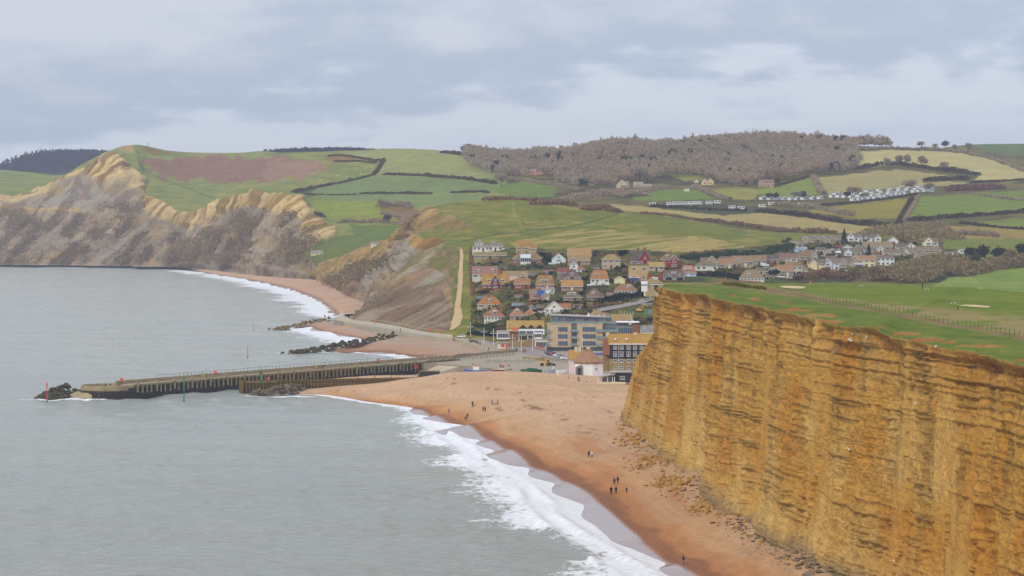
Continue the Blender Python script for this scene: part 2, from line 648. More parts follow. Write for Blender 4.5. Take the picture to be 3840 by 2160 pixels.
# cliff plan (world XY): base and top edge, from inland behind the far corner to past the frame
CL_BASE = np.array([(130, 890), (85, 884), (52, 870), (36, 853), (31.2, 834), (32.4, 795), (34.2, 755), (37, 690), (40, 639), (43.5, 564),
          (50, 501), (55, 464), (62, 400), (72, 300), (84, 190)], float)
CL_TOP = np.array([(130, 830), (90, 815), (58, 800), (42.5, 787), (37.6, 774), (36.8, 760), (37.0, 738), (39.0, 686), (41.9, 638), (45.2, 564),
        (51.7, 501), (56.7, 464), (63.6, 400), (73.6, 300), (86, 190)], float)
EDGE = np.array([(2436, 1070), (2533, 1096), (2638, 1103), (2727, 1132), (2863, 1156), (2960, 1172), (3104, 1217), (3267, 1226), (3345, 1257), (3519, 1302), (3694, 1329), (3840, 1370), (4400, 1500)], float)

def build_beach():
  ctl = []
  for q in SHORE[::1]:
    p = PZ(*q, 0.05)
    ctl.append((p[0], p[1], 0.02))
  for q in WETEDGE[4:]:
    p = PZ(*q, 0.7)
    ctl.append((p[0], p[1], 0.75))
  for q in SHORE[3:]:
    p = PZ(*q, 0.0)
    ctl.append((p[0] - 26, p[1] - 14, -2.2))
  for x, y in ((-80, 1010), (-60, 985), (-100, 1025)):
    ctl.append((x, y, -2.0))
  for (x, y), z in zip(CL_BASE[4:], (5.6, 5.8, 6, 6, 6, 6, 5.8, 5.6, 5.4, 5.2, 5)):
    ctl.append((x + 3, y, z))
    ctl.append((x + 25, y, z + 1.2))
  for px, py, z in ((1700, 1396, 6.9), (1800, 1394, 7.1), (1912, 1393, 7.2), (2029, 1398, 6.7), (2123, 1404, 6.1), (2224, 1425, 5.2), (2330, 1441, 4.9),
          (1210, 1449, 1.7), (1366, 1441, 2.5), (1447, 1433, 3.0), (1505, 1420, 4.0), (1568, 1416, 4.4), (1630, 1411, 4.9), (1130, 1461, 0.9),
          (1500, 1460, 3.4), (1700, 1450, 5.0), (1900, 1460, 5.2), (2100, 1480, 5.2), (2250, 1520, 5.2), (1700, 1520, 3.2), (1900, 1560, 4.0),
          (2100, 1640, 4.4), (2300, 1720, 4.8), (2400, 1800, 4.8), (2600, 1960, 4.8), (1400, 1480, 1.4), (2800, 2090, 5.0)):
    p = PZ(px, py, z)
    ctl.append((p[0], p[1], z))
  for x, y, z in ((-25, 1085, 3.2), (10, 1085, 3.4), (-60, 1085, 2.6), (40, 1060, 4.6), (60, 1000, 5), (30, 1120, 3.2), (-90, 1075, 0)):
    ctl.append((x, y, z))
  f = tps(ctl)
  py = np.concatenate([np.arange(2420, 1380, -3.2)])
  Y = np.concatenate([[330, 370, 400], (CAM_H - 4) * FPX / (py - HOR), [1112]])
  X = np.arange(-112, 84, 0.55)
  gx, gy = np.meshgrid(X, Y)
  z = f(gx, gy)
  ridge = 0.10 * fbm(gx / 4, gy / 9, o=4, seed=2) + 0.22 * fbm(gx / 25, gy / 45, o=3, seed=6)
  sh, arc = pldist(gx, gy, shore_w(SHORE))
  we, warc = pldist(gx, gy, shore_w(WETEDGE, 0.7))
  sw = np.array(shore_w(WETEDGE, 0.7))
  xs = np.interp(gy, sw[::-1, 1], sw[::-1, 0])
  side = np.sign(gx - xs)                   # + landward of the wet edge
  s = we * side
  z = z + ridge * sstep(0, 12, s)
  z = np.clip(z, -2.0, 8)
  g = np.stack([gx, gy, z], -1)
  n_al = fbm(warc / 22, s / 2.6, o=4, seed=12)
  n_pa = fbm(gx / 30, gy / 60, o=4, seed=13)
  s2 = s + 2.2 * n_al
  dry, mid, orange, wet, film = A(200, 167, 137), A(194, 155, 120), A(183, 133, 94), A(146, 104, 80), A(150, 126, 118)
  k1 = np.interp(warc, [0, 150, 400, 900], [3, 4.4, 5, 5.5])
  c = lerp(wet, orange, sstep(0.5 * k1, 0.95 * k1, s2))
  c = lerp(c, mid, np.clip(sstep(1.1 * k1, 1.9 * k1, s2 + 3.5 * n_pa), 0, 1))
  c = lerp(c, dry, sstep(2.0 * k1, 4.5 * k1, s2 + 10 * n_pa))
  streak = sstep(0.28, 0.5, fbm(warc / 26, s / 2.2, o=4, seed=41)) * sstep(7, 16, s) * sstep(70, 38, s) * sstep(330, 230, warc)
  c = lerp(c, A(122, 96, 74), 0.85 * streak * sstep(0.0, 0.3, fbm(gx / 4, gy / 5, o=3, seed=44)))
  str2 = sstep(0.1, 0.5, fbm(warc / 60, s / 5, o=4, seed=51)) * sstep(4, 9, s) * sstep(34, 18, s) * sstep(200, 330, warc)
  c = lerp(c, A(184, 126, 86), 0.6 * str2)
  c = c * (1 + 0.13 * fbm(warc / 45, s / 0.9, o=4, seed=71) + 0.07 * fbm(gx / 1.2, gy / 2.2, o=3, seed=72))[..., None]
  grey = sstep(0.0, 0.4, fbm(gx / 10, gy / 16, o=3, seed=61)) * sstep(10, 3, np.abs(s - 24)) * sstep(260, 400, warc)
  c = lerp(c, A(168, 140, 126), 0.4 * grey)
  c = lerp(c, film, sstep(0.3, -0.8, s))
  wetm = sstep(0.6, -0.4, s) + 0.12 * sstep(4, 0.5, s2)
  terrain('beach', g, M_sand, c, attrs={'wet': np.clip(wetm, 0, 1)})

build_beach()

# ------------------------------------------------------------------ the near sandstone cliff
def resample(path, n, dens=None):
  seg = np.r_[0, np.cumsum(np.hypot(*np.diff(path, axis=0).T))]
  return seg

def build_cliff():
  NU, NV = 1250, 330
  # sample columns evenly as seen (screen x of the mid face), so near parts get no more than they need
  k = np.arange(len(CL_BASE), dtype=float)
  uu = np.linspace(0, len(k) - 1, 4000)
  base, top = pchip(k, CL_BASE, uu), pchip(k, CL_TOP, uu)
  mid = 0.5 * (base + top)
  seg = np.hypot(*np.diff(mid, axis=0).T)
  vis = seg / (0.5 * (mid[1:, 1] + mid[:-1, 1])) * 1000
  pxs = np.abs(np.diff(1920 + FPX * mid[:, 0] / mid[:, 1]))
  wgt = 0.35 * vis + pxs * 0.35
  wgt[uu[:-1] < 2.6] *= 0.25
  wgt[uu[:-1] > 13.0] *= 0.15
  cw = np.r_[0, np.cumsum(wgt)]
  u = np.interp(np.linspace(0, cw[-1], NU), cw, uu)
  base, top = pchip(k, CL_BASE, u), pchip(k, CL_TOP, u)
  alen = np.r_[0, np.cumsum(np.hypot(*np.diff(0.5 * (base + top), axis=0).T))]
  epx = 1920 + FPX * top[:, 0] / top[:, 1]
  zt = CAM_H - (np.interp(epx, EDGE[:, 0], EDGE[:, 1]) - HOR) / FPX * top[:, 1]
  zt = np.where(u < 4, zt[np.searchsorted(u, 4.0)], zt) + 0.3 * fbm(alen / 9, 0 * alen, o=3, seed=5)
  zt[u < 2.2] -= (2.2 - u[u < 2.2]) * 6
  zb = np.full(NU, 4.2)
  V = np.linspace(0, 1, NV)
  L, VV = np.meshgrid(alen, V)
  pw = np.interp(u, [0, 3, 4, 5.0, 6, 7.5, 15], [1.6, 2.8, 3.0, 2.4, 1.8, 1.5, 1.4])
  frac = 1 - (1 - VV) ** pw[None]
  fb = np.interp(V, [0, .3, .5, .6, .69, 1], [0, .26, .48, .76, .98, 1])[:, None]
  wb = np.interp(u, [2.5, 3.5, 5.0, 6.6], [0, 1, 1, 0])[None]
  frac = frac * (1 - wb) + fb * wb
  # nick the top edge over into the turf
  xy = base[None] * (1 - frac[..., None]) + top[None] * frac[..., None]
  Z = zb[None] + (zt - zb)[None] * VV
  foot = 2.2 * np.exp(-VV / 0.10)
  tang = np.gradient(mid_path(base, top), axis=0)
  tang /= np.linalg.norm(tang, axis=1, keepdims=True)
  nrm = np.stack([tang[:, 1], -tang[:, 0]], -1)      # to be oriented seaward
  nrm *= np.where((nrm[:, 0] * 1.0 + nrm[:, 1] * -0.1) > 0, -1.0, 1.0)[:, None]
  nrm[u < 2.2] = np.array([0.2, 0.98])
  for _ in range(30):
    nrm[1:-1] = (nrm[:-2] + nrm[1:-1] + nrm[2:]) / 3
  nrm /= np.linalg.norm(nrm, axis=1, keepdims=True)
  # --- relief
  zz = Z + 0.7 * fbm(L / 60, Z / 30, o=2, seed=2)
  smooth = sstep(0.05, 0.3, fbm(L / 13, Z / 70, o=3, seed=31))                 # smooth washed panels
  smooth = np.maximum(smooth, sstep(0.25, 0.0, VV) * sstep(-0.2, 0.3, fbm(L / 12, Z / 9, o=3, seed=36)))
  steps = np.round(2.4 * vnoise(L / 8.5, Z / 70, seed=41) + 0.9 * vnoise(L / 3.3, Z / 25, seed=43)) * 0.6    # jointed slabs
  butt = 1.2 * fbm(L / 26, Z / 90, o=3, seed=51) - 1.1 * sstep(.12, .4, fbm(L / 15 + 2 * vnoise(L / 40, 0 * L, seed=60), Z / 60, o=3, seed=57)) + foot - 2.2 + 0.8 + steps

  def beds(freq, seed, sharp):
    h = vnoise(zz * freq, L / 90, seed=seed)
    return np.tanh(h * sharp)
  cut = vnoise(L / 7, Z / 5, seed=71)
  hard = beds(0.72, 61, 3.2) * 0.55 + beds(1.55, 62, 2.5) * 0.34
  hard = hard * (0.62 + 0.75 * cut)

  def ledge(freq, seed, a, b):
    t = zz * freq + 1.3 * vnoise(zz * 0.24 * freq, 0 * L, seed=seed + 7) + 0.35 * vnoise(L / 30, Z / 20, seed=seed) + 0.12 * vnoise(L / 4, Z / 4, seed=seed + 1)
    i = np.floor(t)
    fr = t - i
    on = sstep(0.1, 0.55, vnoise(i * 7.31, L / 26, seed=seed + 2) + 0.28 * vnoise(L / 2.6 + i * 3.7, i, seed=seed + 3) + 0.5 * fbm(L / 22, Z / 16, o=2, seed=seed + 5))
    return sstep(a, a + 0.12, fr) * (1 - sstep(b, 1.0, fr)) * on * (0.75 + 0.6 * vnoise(i * 3.17, 0 * L, seed=seed + 9))
  led = ledge(0.95, 201, 0.5, 0.9)
  led2 = ledge(2.3, 211, 0.4, 0.85)
  crum = fbm(L / 1.25, zz / 0.9, o=4, seed=81)
  crumr = fbm(L / 2.2, zz / 1.2, o=4, seed=85, ridged=True)
  gul = fbm(L / 1.7, Z / 30, o=4, seed=91)
  slump = fbm((L + 0.5 * Z) / 2.6, (Z - 0.4 * L) / 6, o=3, seed=95)
  topb = sstep(0.72, 0.9, VV)
  disp = butt + (1 - 0.75 * smooth) * (0.22 * hard + 0.85 * led + 0.16 * led2 + 0.6 * crum + 0.30 * crumr * sstep(-0.1, 0.4, hard)) + smooth * 0.2 * gul + 0.3 * slump
  disp += topb * 0.45 * beds(2.2, 66, 2.5)
  fallin = sstep(0.0, 0.05, VV)
  disp *= 0.35 + 0.65 * fallin
  disp *= np.interp(u, [3, 3.6, 5, 6], [1, .6, .6, 1])[None]
  lip = sstep(0.955, 1.0, VV)
  disp = disp * (1 - lip) + lip * (1.1 * fbm(L / 14, 0 * Z, o=2, seed=53) + .25 * fbm(L / 3, 0 * Z, o=3, seed=54))
  xy = xy + nrm[None] * disp[..., None]
  g = np.concatenate([xy, Z[..., None]], -1)
  g[..., 2] += 0.25 * crum * (1 - lip)
  # --- colour of the rock, with some crevice shade painted in
  och, pale, orng, olive, grey, red = A(206, 160, 86), A(220, 184, 118), A(202, 142, 66), A(134, 112, 70), A(150, 132, 106), A(180, 112, 70)
  n1 = fbm(L / 14, Z / 14, o=4, seed=101)
  n2 = fbm(L / 2.4, Z / 40, o=4, seed=111)
  n3 = fbm(L / 5, Z / 3, o=4, seed=121)
  c = np.broadcast_to(och, g.shape).copy()
  c = lerp(c, orng, 0.75 * sstep(0.0, 0.45, n1))
  c = lerp(c, pale, 0.8 * sstep(0.0, 0.5, -n1) * (0.4 + 0.6 * sstep(0.9, 0.2, VV)))
  c = lerp(c, pale, 0.55 * sstep(0.15, 0.45, n2) * smooth)
  c = lerp(c, pale, 0.45 * sstep(0.35, 0.05, VV))
  c = lerp(c, olive, 0.5 * np.clip(led + 0.5 * led2 * sstep(-0.2, 0.3, n3), 0, 1) * (1 - 0.7 * smooth))
  c = lerp(c, olive, 0.5 * sstep(0.14, 0.4, fbm(L / 3.0, Z / 26, o=4, seed=131)) * (0.35 + 0.65 * sstep(0.2, 0.75, VV)))
  c = lerp(c, A(120, 122, 100), 0.5 * sstep(0.2, 0.5, n3) * sstep(0.80, 0.9, VV))
  c = lerp(c, red, 0.35 * sstep(0.86, 0.95, VV) * sstep(0.0, 0.4, fbm(L / 12, Z / 5, o=3, seed=141)))
  c = lerp(c, grey, 0.75 * sstep(0.11, 0.02, VV + 0.04 * n3))
  c = lerp(c, A(150, 142, 72), 0.5 * lip * sstep(-0.2, 0.3, n3))
  crevice_shade = sstep(0.05, 0.5, fbm(L / 1.1, zz / 0.8, o=3, seed=151))
  c = c * (1 - 0.22 * crevice_shade * (1 - 0.6 * smooth))[..., None]  # scattered dark flecks painted into the albedo as crevice shade
  m = mat_ground('sandstone', ((0.35, 0.12), (1.6, 0.16), (6.0, 0.12)), 0.95, 1.0, 1.3, 0.7)
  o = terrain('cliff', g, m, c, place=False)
  return g

def mid_path(b, t):
  return 0.5 * (b + t)

CLIFF = build_cliff()

# ------------------------------------------------------------------ clifftop turf and golf links
def build_links():
  edge = CLIFF[-1]
  ex, ey = proj(edge)
  sel = np.arange(0, len(edge), 3)
  e = edge[sel]
  n = len(e)
  NR = 150
  # far rim of the plateau as seen along the skyline
  sx = np.array([2300, 2440, 2560, 2750, 2950, 3130, 3300, 3480, 3660, 3840, 4100])
  sy = np.array([1075, 1059, 1055, 1052, 1056, 1060, 1065, 1072, 1081, 1092, 1115])
  epx = proj(e)[0]
  tpx = np.maximum.accumulate(np.clip(epx, 2440, 4100))
  for _ in range(60):
    tpx[1:-1] = (tpx[:-2] + tpx[1:-1] + tpx[2:]) / 3
  tpx = tpx + np.linspace(0, 4, n)
  ry = np.interp(tpx, sx, sy)
  rz = 44.6
  d = (CAM_H - rz) * FPX / (ry - HOR)
  r = P(tpx, ry, d)
  t = np.linspace(0, 1, NR) ** 1.25
  g = e[None] * (1 - t[:, None, None]) + r[None] * t[:, None, None]
  # land falling away behind the rim
  back = []
  for dy, dz in ((12, -0.8), (30, -4), (60, -12), (110, -26), (160, -40)):
    q = r.copy()
    q[:, 1] += dy
    q[:, 0] += dy * 0.10
    q[:, 2] += dz
    back.append(q)
  g = np.concatenate([g, np.array(back)], 0)
  w = sstep(0, 0.06, np.r_[t, np.ones(5)])[:, None]
  dist = np.linalg.norm(g[..., :2] - e[None][..., :2], axis=-1)
  bumpy = 0.55 * fbm(g[..., 0] / 7, g[..., 1] / 9, o=4, seed=15) * sstep(45, 12, dist) + 0.5 * fbm(g[..., 0] / 40, g[..., 1] / 60, o=2, seed=16)
  g[..., 2] += w * bumpy * sstep(0, 5, dist)
  g[..., 2] += 0.35 * sstep(3, 0, dist)* -1
  px, py = proj(g)
  x, y = g[..., 0], g[..., 1]
  na = fbm(x / 5, y / 9, o=4, seed=17)
  nb = fbm(x / 22, y / 50, o=3, seed=18)
  rough_g, fair, lush, scrub, soil = A(104, 122, 56), A(111, 127, 54), A(96, 118, 44), A(150, 136, 94), A(176, 108, 62)
  c = np.broadcast_to(rough_g, g.shape).copy()
  c = lerp(c, A(88, 108, 50), 0.5 * sstep(-0.05, 0.4, na))
  c = lerp(c, A(132, 132, 70), 0.4 * sstep(0.0, 0.5, -na))
  # fence line in px divides the rough from the mown links
  fl = np.array([(2560, 1052), (2720, 1068), (2860, 1085), (3000, 1108), (3060, 1120), (3150, 1140), (3300, 1165), (3450, 1195), (3600, 1222), (3750, 1250), (3840, 1270), (4100, 1325)], float)
  fy = np.interp(px, fl[:, 0], fl[:, 1])
  above = fy - py + 3 * fbm(px / 40, py / 10, o=2, seed=3)
  c = lerp(c, fair, sstep(0, 6, above))
  c = lerp(c, lush, 0.55 * sstep(0, 6, above) * sstep(-0.1, 0.35, fbm(px / 120, py / 8, o=3, seed=19)))
  c = lerp(c, A(124, 132, 58), 0.5 * sstep(0, 6, above) * sstep(0.1, 0.4, fbm(px / 200, py / 12, o=3, seed=20)))
  # dead grass along the fence
  band = sstep(-16, -2, above) * sstep(np.interp(px, [2500, 3100, 3400, 3840], [10, 22, 55, 95]), np.interp(px, [2500, 3100, 3400, 3840], [3, 10, 30, 70]), above)
  c = lerp(c, scrub, 0.95 * band * sstep(-0.45, 0.1, fbm(px / 60, py / 9, o=4, seed=22)))
  c = lerp(c, A(122, 98, 84), 0.5 * sstep(-12, -2, above) * sstep(10, 2, above))
  # bare orange soil by the edge
  spots = [(2600, 1060, 60, 5), (2560, 1052, 30, 4), (2830, 1122, 40, 5), (2990, 1163, 62, 9), (3080, 1182, 82, 10), (3110, 1205, 55, 10), (3300, 1228, 26, 8),
      (3400, 1250, 50, 9), (3480, 1275, 70, 14), (3680, 1298, 110, 9), (3830, 1350, 50, 8), (2940, 1135, 30, 4), (2750, 1110, 26, 4), (3560, 1285, 40, 8)]
  jx, jy = 14 * fbm(px / 26, py / 9, o=3, seed=23), 7 * fbm(px / 26, py / 9, o=3, seed=24)
  sm = np.zeros_like(px)
  for (a_, b_, rx, ryy) in spots:
    sm = np.maximum(sm, sstep(1.2, 0.9, np.hypot((px + 2.2 * jx - a_) / (rx * .85), (py + jy - b_) / (ryy * .6))))
  sm = np.maximum(sm, sstep(2.2, 0.8, dist + 1.2 * fbm(x / 6, y / 9, o=3, seed=26)) * sstep(-0.15, 0.25, fbm(x / 9, y / 16, o=2, seed=27)))
  c = lerp(c, lerp(A(172, 126, 82), soil, sstep(-0.2, 0.3, na)), 0.8 * sm)
  c = lerp(c, A(150, 138, 78), 0.55 * sstep(5, 1, dist + 2 * nb) * (1 - sm))
  m = mat_ground('clifftop_turf', ((0.08, 0.10), (0.5, 0.13), (2.5, 0.14)), 0.95, 0.7, 0.9, 0.7)
  terrain('clifftop_grass', g, m, c)

build_links()
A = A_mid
# ------------------------------------------------------------------ west hill with its sea cliff and the village slope
W_COLS = [
  # six rows each, foot -> crest, then the far side
  [(1165, 1038, 2810), (1166, 1033, 2815), (1167, 1028, 2822), (1169, 1021, 2830), (1171, 1015, 2840), (1173, 1011, 2850), (1185, 1030, 3000)],
  [(1200, 1052, 2680), (1208, 1040, 2685), (1218, 1025, 2690), (1232, 1005, 2694), (1252, 985, 2698), (1269, 968, 2704), (1290, 985, 2850)],
  [(1250, 1077, 2430), (1262, 1058, 2434), (1280, 1030, 2440), (1305, 995, 2450), (1340, 955, 2462), (1366, 930, 2480), (1400, 948, 2650)],
  [(1300, 1107, 2190), (1318, 1080, 2196), (1345, 1040, 2208), (1380, 990, 2222), (1430, 935, 2245), (1471, 898, 2280), (1500, 912, 2450)],
  [(1368, 1140, 1963), (1385, 1105, 1975), (1410, 1055, 1995), (1445, 985, 2025), (1492, 900, 2065), (1526, 833, 2120), (1556, 836, 2300)],
  [(1335, 1172, 1790), (1375, 1140, 1808), (1425, 1085, 1838), (1490, 1000, 1890), (1560, 880, 1960), (1608, 783, 2070), (1640, 792, 2250)],
  [(1312, 1194, 1659), (1380, 1160, 1690), (1450, 1100, 1735), (1530, 1000, 1815), (1620, 860, 1935), (1690, 761, 2085), (1720, 772, 2260)],
  [(1397, 1207, 1605), (1460, 1165, 1645), (1525, 1095, 1700), (1600, 990, 1785), (1690, 860, 1905), (1780, 754, 2060), (1800, 768, 2250)],
  [(1490, 1222, 1547), (1545, 1175, 1590), (1605, 1095, 1650), (1670, 990, 1740), (1760, 860, 1870), (1860, 748, 2035), (1870, 764, 2240)],
  [(1583, 1241, 1478), (1630, 1185, 1530), (1680, 1095, 1600), (1740, 985, 1700), (1830, 860, 1835), (1930, 746, 2015), (1940, 764, 2230)],
  [(1690, 1262, 1432), (1720, 1205, 1480), (1755, 1100, 1560), (1810, 985, 1670), (1890, 860, 1815), (1990, 750, 2000), (2000, 768, 2220)],
  [(1800, 1284, 1375), (1820, 1238, 1440), (1845, 1105, 1515), (1890, 985, 1645), (1960, 862, 1800), (2060, 757, 1990), (2065, 775, 2220)],
  [(1930, 1318, 1285), (1940, 1268, 1400), (1960, 1110, 1490), (2000, 990, 1625), (2060, 868, 1785), (2150, 774, 1985), (2155, 790, 2200)],
  [(2120, 1343, 1235), (2125, 1290, 1352), (2140, 1115, 1475), (2170, 995, 1615), (2210, 875, 1780), (2270, 786, 1980), (2270, 800, 2180)],
  [(2330, 1345, 1225), (2335, 1286, 1350), (2345, 1118, 1465), (2370, 1000, 1605), (2400, 890, 1770), (2440, 802, 1975), (2440, 815, 2160)],
  [(2560, 1345, 1225), (2562, 1270, 1345), (2568, 1118, 1465), (2580, 1010, 1605), (2600, 915, 1760), (2620, 830, 1970), (2620, 840, 2140)],
  [(2800, 1335, 1225), (2800, 1235, 1340), (2802, 1118, 1470), (2806, 1015, 1610), (2812, 935, 1760), (2820, 866, 1965), (2820, 870, 2120)],
  [(3050, 1335, 1225), (3050, 1235, 1345), (3050, 1118, 1480), (3052, 1018, 1630), (3055, 945, 1785), (3060, 880, 1960), (3060, 878, 2110)],
  [(3300, 1335, 1225), (3300, 1235, 1350), (3300, 1118, 1490), (3300, 1020, 1650), (3300, 950, 1800), (3300, 890, 1960), (3300, 884, 2110)],
  [(3550, 1335, 1225), (3550, 1235, 1350), (3550, 1120, 1490), (3550, 1030, 1640), (3550, 960, 1790), (3550, 900, 1950), (3550, 893, 2110)],
  [(4050, 1335, 1225), (4050, 1235, 1345), (4050, 1120, 1480), (4050, 1030, 1630), (4050, 960, 1780), (4050, 905, 1950), (4050, 897, 2110)],
]

def ground_colour(x, y, px, py, green, dark, straw, seed, ks=1.0):
  n1 = fbm(x / (60 * ks), y / (110 * ks), o=4, seed=seed)
  n2 = fbm(px / 60, py / 7, o=4, seed=seed + 1)
  c = np.broadcast_to(green, np.shape(x) + (3,)).copy()
  c = lerp(c, straw, 0.6 * sstep(0.0, 0.45, n2 + 0.4 * n1))
  c = lerp(c, dark, 0.55 * sstep(0.05, 0.5, -n2 + 0.3 * n1))
  return c

def strokes(c, px, py, lines):
  """Paths, tracks and tractor lines worn into the turf: (points, width_px, colour, strength)."""
  j = 2.0 * fbm(px / 22, py / 12, o=2, seed=77)
  for pts, w, col, k in lines:
    d, _ = pldist(px + j, py + j, pts)
    c = lerp(c, col, k * sstep(w, 0.4 * w, d))
  return c

def build_west_hill():
  C = np.array(W_COLS, float).transpose(1, 0, 2)
  NR, NC = 330, 800
  ck = np.r_[0, np.cumsum(np.maximum(30, np.abs(np.diff(C[2, :, 0])) + 0.6 * np.abs(np.diff(C[4, :, 0]))))]
  g = loft(C, [0, 1, 2, 3, 4, 5, 5.7], ck, NR, NC)
  nrm = grid_normals(g)
  nrm *= np.where(nrm[..., 2:] < 0, -1, 1)
  px, py = proj(g)
  x, y, z = g[..., 0], g[..., 1], g[..., 2]
  # where the sea has cut the hill: bare rock
  CLIFFP = [(1100, 1060), (1160, 1010), (1265, 962), (1366, 925), (1471, 893), (1513, 850), (1525, 826), (1585, 800), (1612, 780), (1640, 790), (1650, 806), (1690, 812),
      (1745, 832), (1768, 858), (1700, 864), (1600, 868), (1560, 882), (1600, 900), (1650, 893), (1672, 910), (1640, 945), (1600, 985), (1620, 1010),
      (1660, 1030), (1690, 1075), (1690, 1110), (1700, 1140), (1680, 1240), (1500, 1240), (1250, 1215)]
  jx, jy = 7 * fbm(px / 24, py / 24, o=3, seed=1), 7 * fbm(px / 24, py / 24, o=3, seed=2)
  rock = inpoly(px + jx, py + jy, CLIFFP).astype(float)
  k = rock
  for _ in range(3):
    k = k.copy()
    k[1:-1, 1:-1] = (k[1:-1, 1:-1] * 2 + k[:-2, 1:-1] + k[2:, 1:-1] + k[1:-1, :-2] + k[1:-1, 2:]) / 6
  L = -x * 0.55 + y * 0.8
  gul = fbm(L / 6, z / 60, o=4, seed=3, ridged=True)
  bed = np.tanh(3 * vnoise(z / 3.2 + 0.02 * L, L / 200, seed=4))
  big = fbm(L / 45, z / 40, o=3, seed=5)
  disp = k * (3.4 * gul + 0.8 * bed + 3.5 * big + 1.0 * fbm(x / 3, z / 3, y / 3, o=3, seed=6))
  disp = disp * sstep(0, 0.08, np.linspace(0, 1, NR))[:, None]
  hump = (1 - k) * (1.0 * fbm(x / 40, y / 60, o=3, seed=7) + 0.25 * fbm(x / 8, y / 12, o=3, seed=8))
  g = g + nrm * (disp + hump)[..., None] * np.array([1, 1, 0.8])
  green, dark, straw = A(120, 126, 66), A(100, 114, 54), A(160, 148, 94)
  c = ground_colour(x, y, px, py, green, dark, straw, 200)
  # the straw-coloured face of the hill, combed by mowing
  rows = fbm((px + 1.6 * (py - 850) * 1.2) / 90, (py + 0.12 * px) / 4.0, o=3, seed=9)
  sm = inpoly(px + 3 * jx, py + jy, [(1900, 920), (2060, 880), (2150, 862), (2300, 858), (2500, 880), (2700, 900), (2800, 930), (2700, 950), (2350, 940), (2200, 950), (2000, 935)]).astype(float)
  c = lerp(c, A(176, 158, 108), 0.85 * sm * sstep(-0.35, 0.25, rows))
  sm2 = inpoly(px + 3 * jx, py + jy, [(1960, 830), (2150, 822), (2180, 835), (2050, 850), (1970, 850)])
  c = lerp(c, A(172, 156, 106), 0.8 * sm2 * sstep(-0.3, 0.3, rows))
  sm3 = inpoly(px + 2 * jx, py + jy, [(1660, 780), (1860, 752), (1900, 760), (1880, 785), (1740, 795)])
  c = lerp(c, A(150, 136, 92), 0.55 * sm3 * sstep(-0.3, 0.3, rows))
  c = strokes(c, px, py, [
    ([(1922, 755), (1926, 800), (1945, 830), (1965, 868)], 3.2, A(172, 160, 100), 0.6),
    ([(1740, 905), (1800, 892), (1870, 878), (1965, 870), (2110, 855), (2210, 832), (2320, 802)], 4.5, A(84, 102, 44), 0.75),
    ([(1965, 872), (2110, 860)], 3.0, A(150, 140, 88), 0.5)])
  # village gardens: patchy, darker green
  vill = inpoly(px, py, [(1765, 930), (1900, 930), (2600, 945), (2850, 925), (2950, 900), (3560, 900), (3700, 1060), (2450, 1060), (2450, 1340), (1850, 1290), (1765, 1240)])
  gv = fbm(x / 14, y / 22, o=4, seed=11)
  cv = lerp(lerp(np.broadcast_to(A(98, 108, 56), c.shape), A(78, 80, 52), sstep(-0.1, 0.3, gv)), A(126, 112, 82), sstep(0.12, 0.4, -gv))
  c = np.where(vill[..., None], cv, c)
  # slope between track and cliff
  sl = inpoly(px + jx, py + jy, [(1610, 915), (1700, 925), (1740, 930), (1730, 1100), (1705, 1230), (1690, 1245), (1700, 1140), (1690, 1075), (1660, 1030), (1620, 1010), (1600, 985)])
  c = np.where(sl[..., None], lerp(lerp(np.broadcast_to(A(126, 118, 84), c.shape), A(104, 116, 62), sstep(-0.1, 0.3, gv)), A(150, 128, 106), sstep(0.1, 0.4, fbm(px / 14, py / 25, o=3, seed=12))), c)
  # bottom right meadow behind the links
  mead = inpoly(px + jx, py + jy * 0.5, [(3495, 1075), (3560, 1040), (3700, 1015), (3850, 1000), (4060, 1000), (4060, 1130), (3495, 1130)])
  c = np.where(mead[..., None], lerp(np.broadcast_to(A(122, 144, 78), c.shape), A(134, 150, 88), sstep(-0.2, 0.3, gv)), c)
  upm = inpoly(px + jx, py + jy * 0.5, [(3531, 889), (3700, 886), (4060, 890), (4060, 950), (3700, 940), (3540, 930)])
  c = np.where(upm[..., None], lerp(np.broadcast_to(A(116, 130, 70), c.shape), A(128, 130, 76), sstep(-0.2, 0.3, gv)), c)
  # rock colours
  r_y, r_g, r_b, r_d = A(168, 142, 98), A(146, 138, 126), A(146, 124, 108), A(98, 88, 76)
  rn = fbm(L / 30, z / 14, o=4, seed=13)
  zz = z + 4 * rn
  cr = lerp(np.broadcast_to(A(160, 154, 142), c.shape), r_b, sstep(-0.1, 0.25, fbm(L / 26, z / 60, o=3, seed=14)))
  cr = lerp(cr, r_y, sstep(0.0, 0.5, fbm(L / 60, z / 20, o=3, seed=15)) * 0.6)
  wy = inpoly(px, py, [(1160, 1040), (1160, 1005), (1366, 922), (1471, 890), (1520, 850), (1480, 930), (1440, 960), (1330, 985), (1250, 1030), (1200, 1050)])
  cr = np.where(wy[..., None], lerp(np.broadcast_to(A(178, 150, 102), c.shape), A(150, 126, 88), sstep(-0.1, 0.3, rn)), cr)
  wd = inpoly(px + 2 * jx, py + 2 * jy, [(1200, 1060), (1330, 990), (1440, 965), (1470, 960), (1420, 1010), (1330, 1060), (1290, 1095)])
  cr = np.where(wd[..., None], lerp(np.broadcast_to(A(112, 98, 92), c.shape), A(146, 122, 96), sstep(0.0, 0.4, rn)), cr)
  wt_ = inpoly(px + jx, py + jy, [(1525, 826), (1612, 778), (1770, 860), (1600, 870), (1530, 900), (1500, 890), (1513, 850)])
  cr = np.where(wt_[..., None], lerp(np.broadcast_to(A(150, 128, 96), c.shape), A(176, 150, 108), sstep(-0.1, 0.3, rn)), cr)
  wo = inpoly(px + jx, py + jy, [(1560, 893), (1650, 890), (1672, 905), (1640, 940), (1550, 935)])
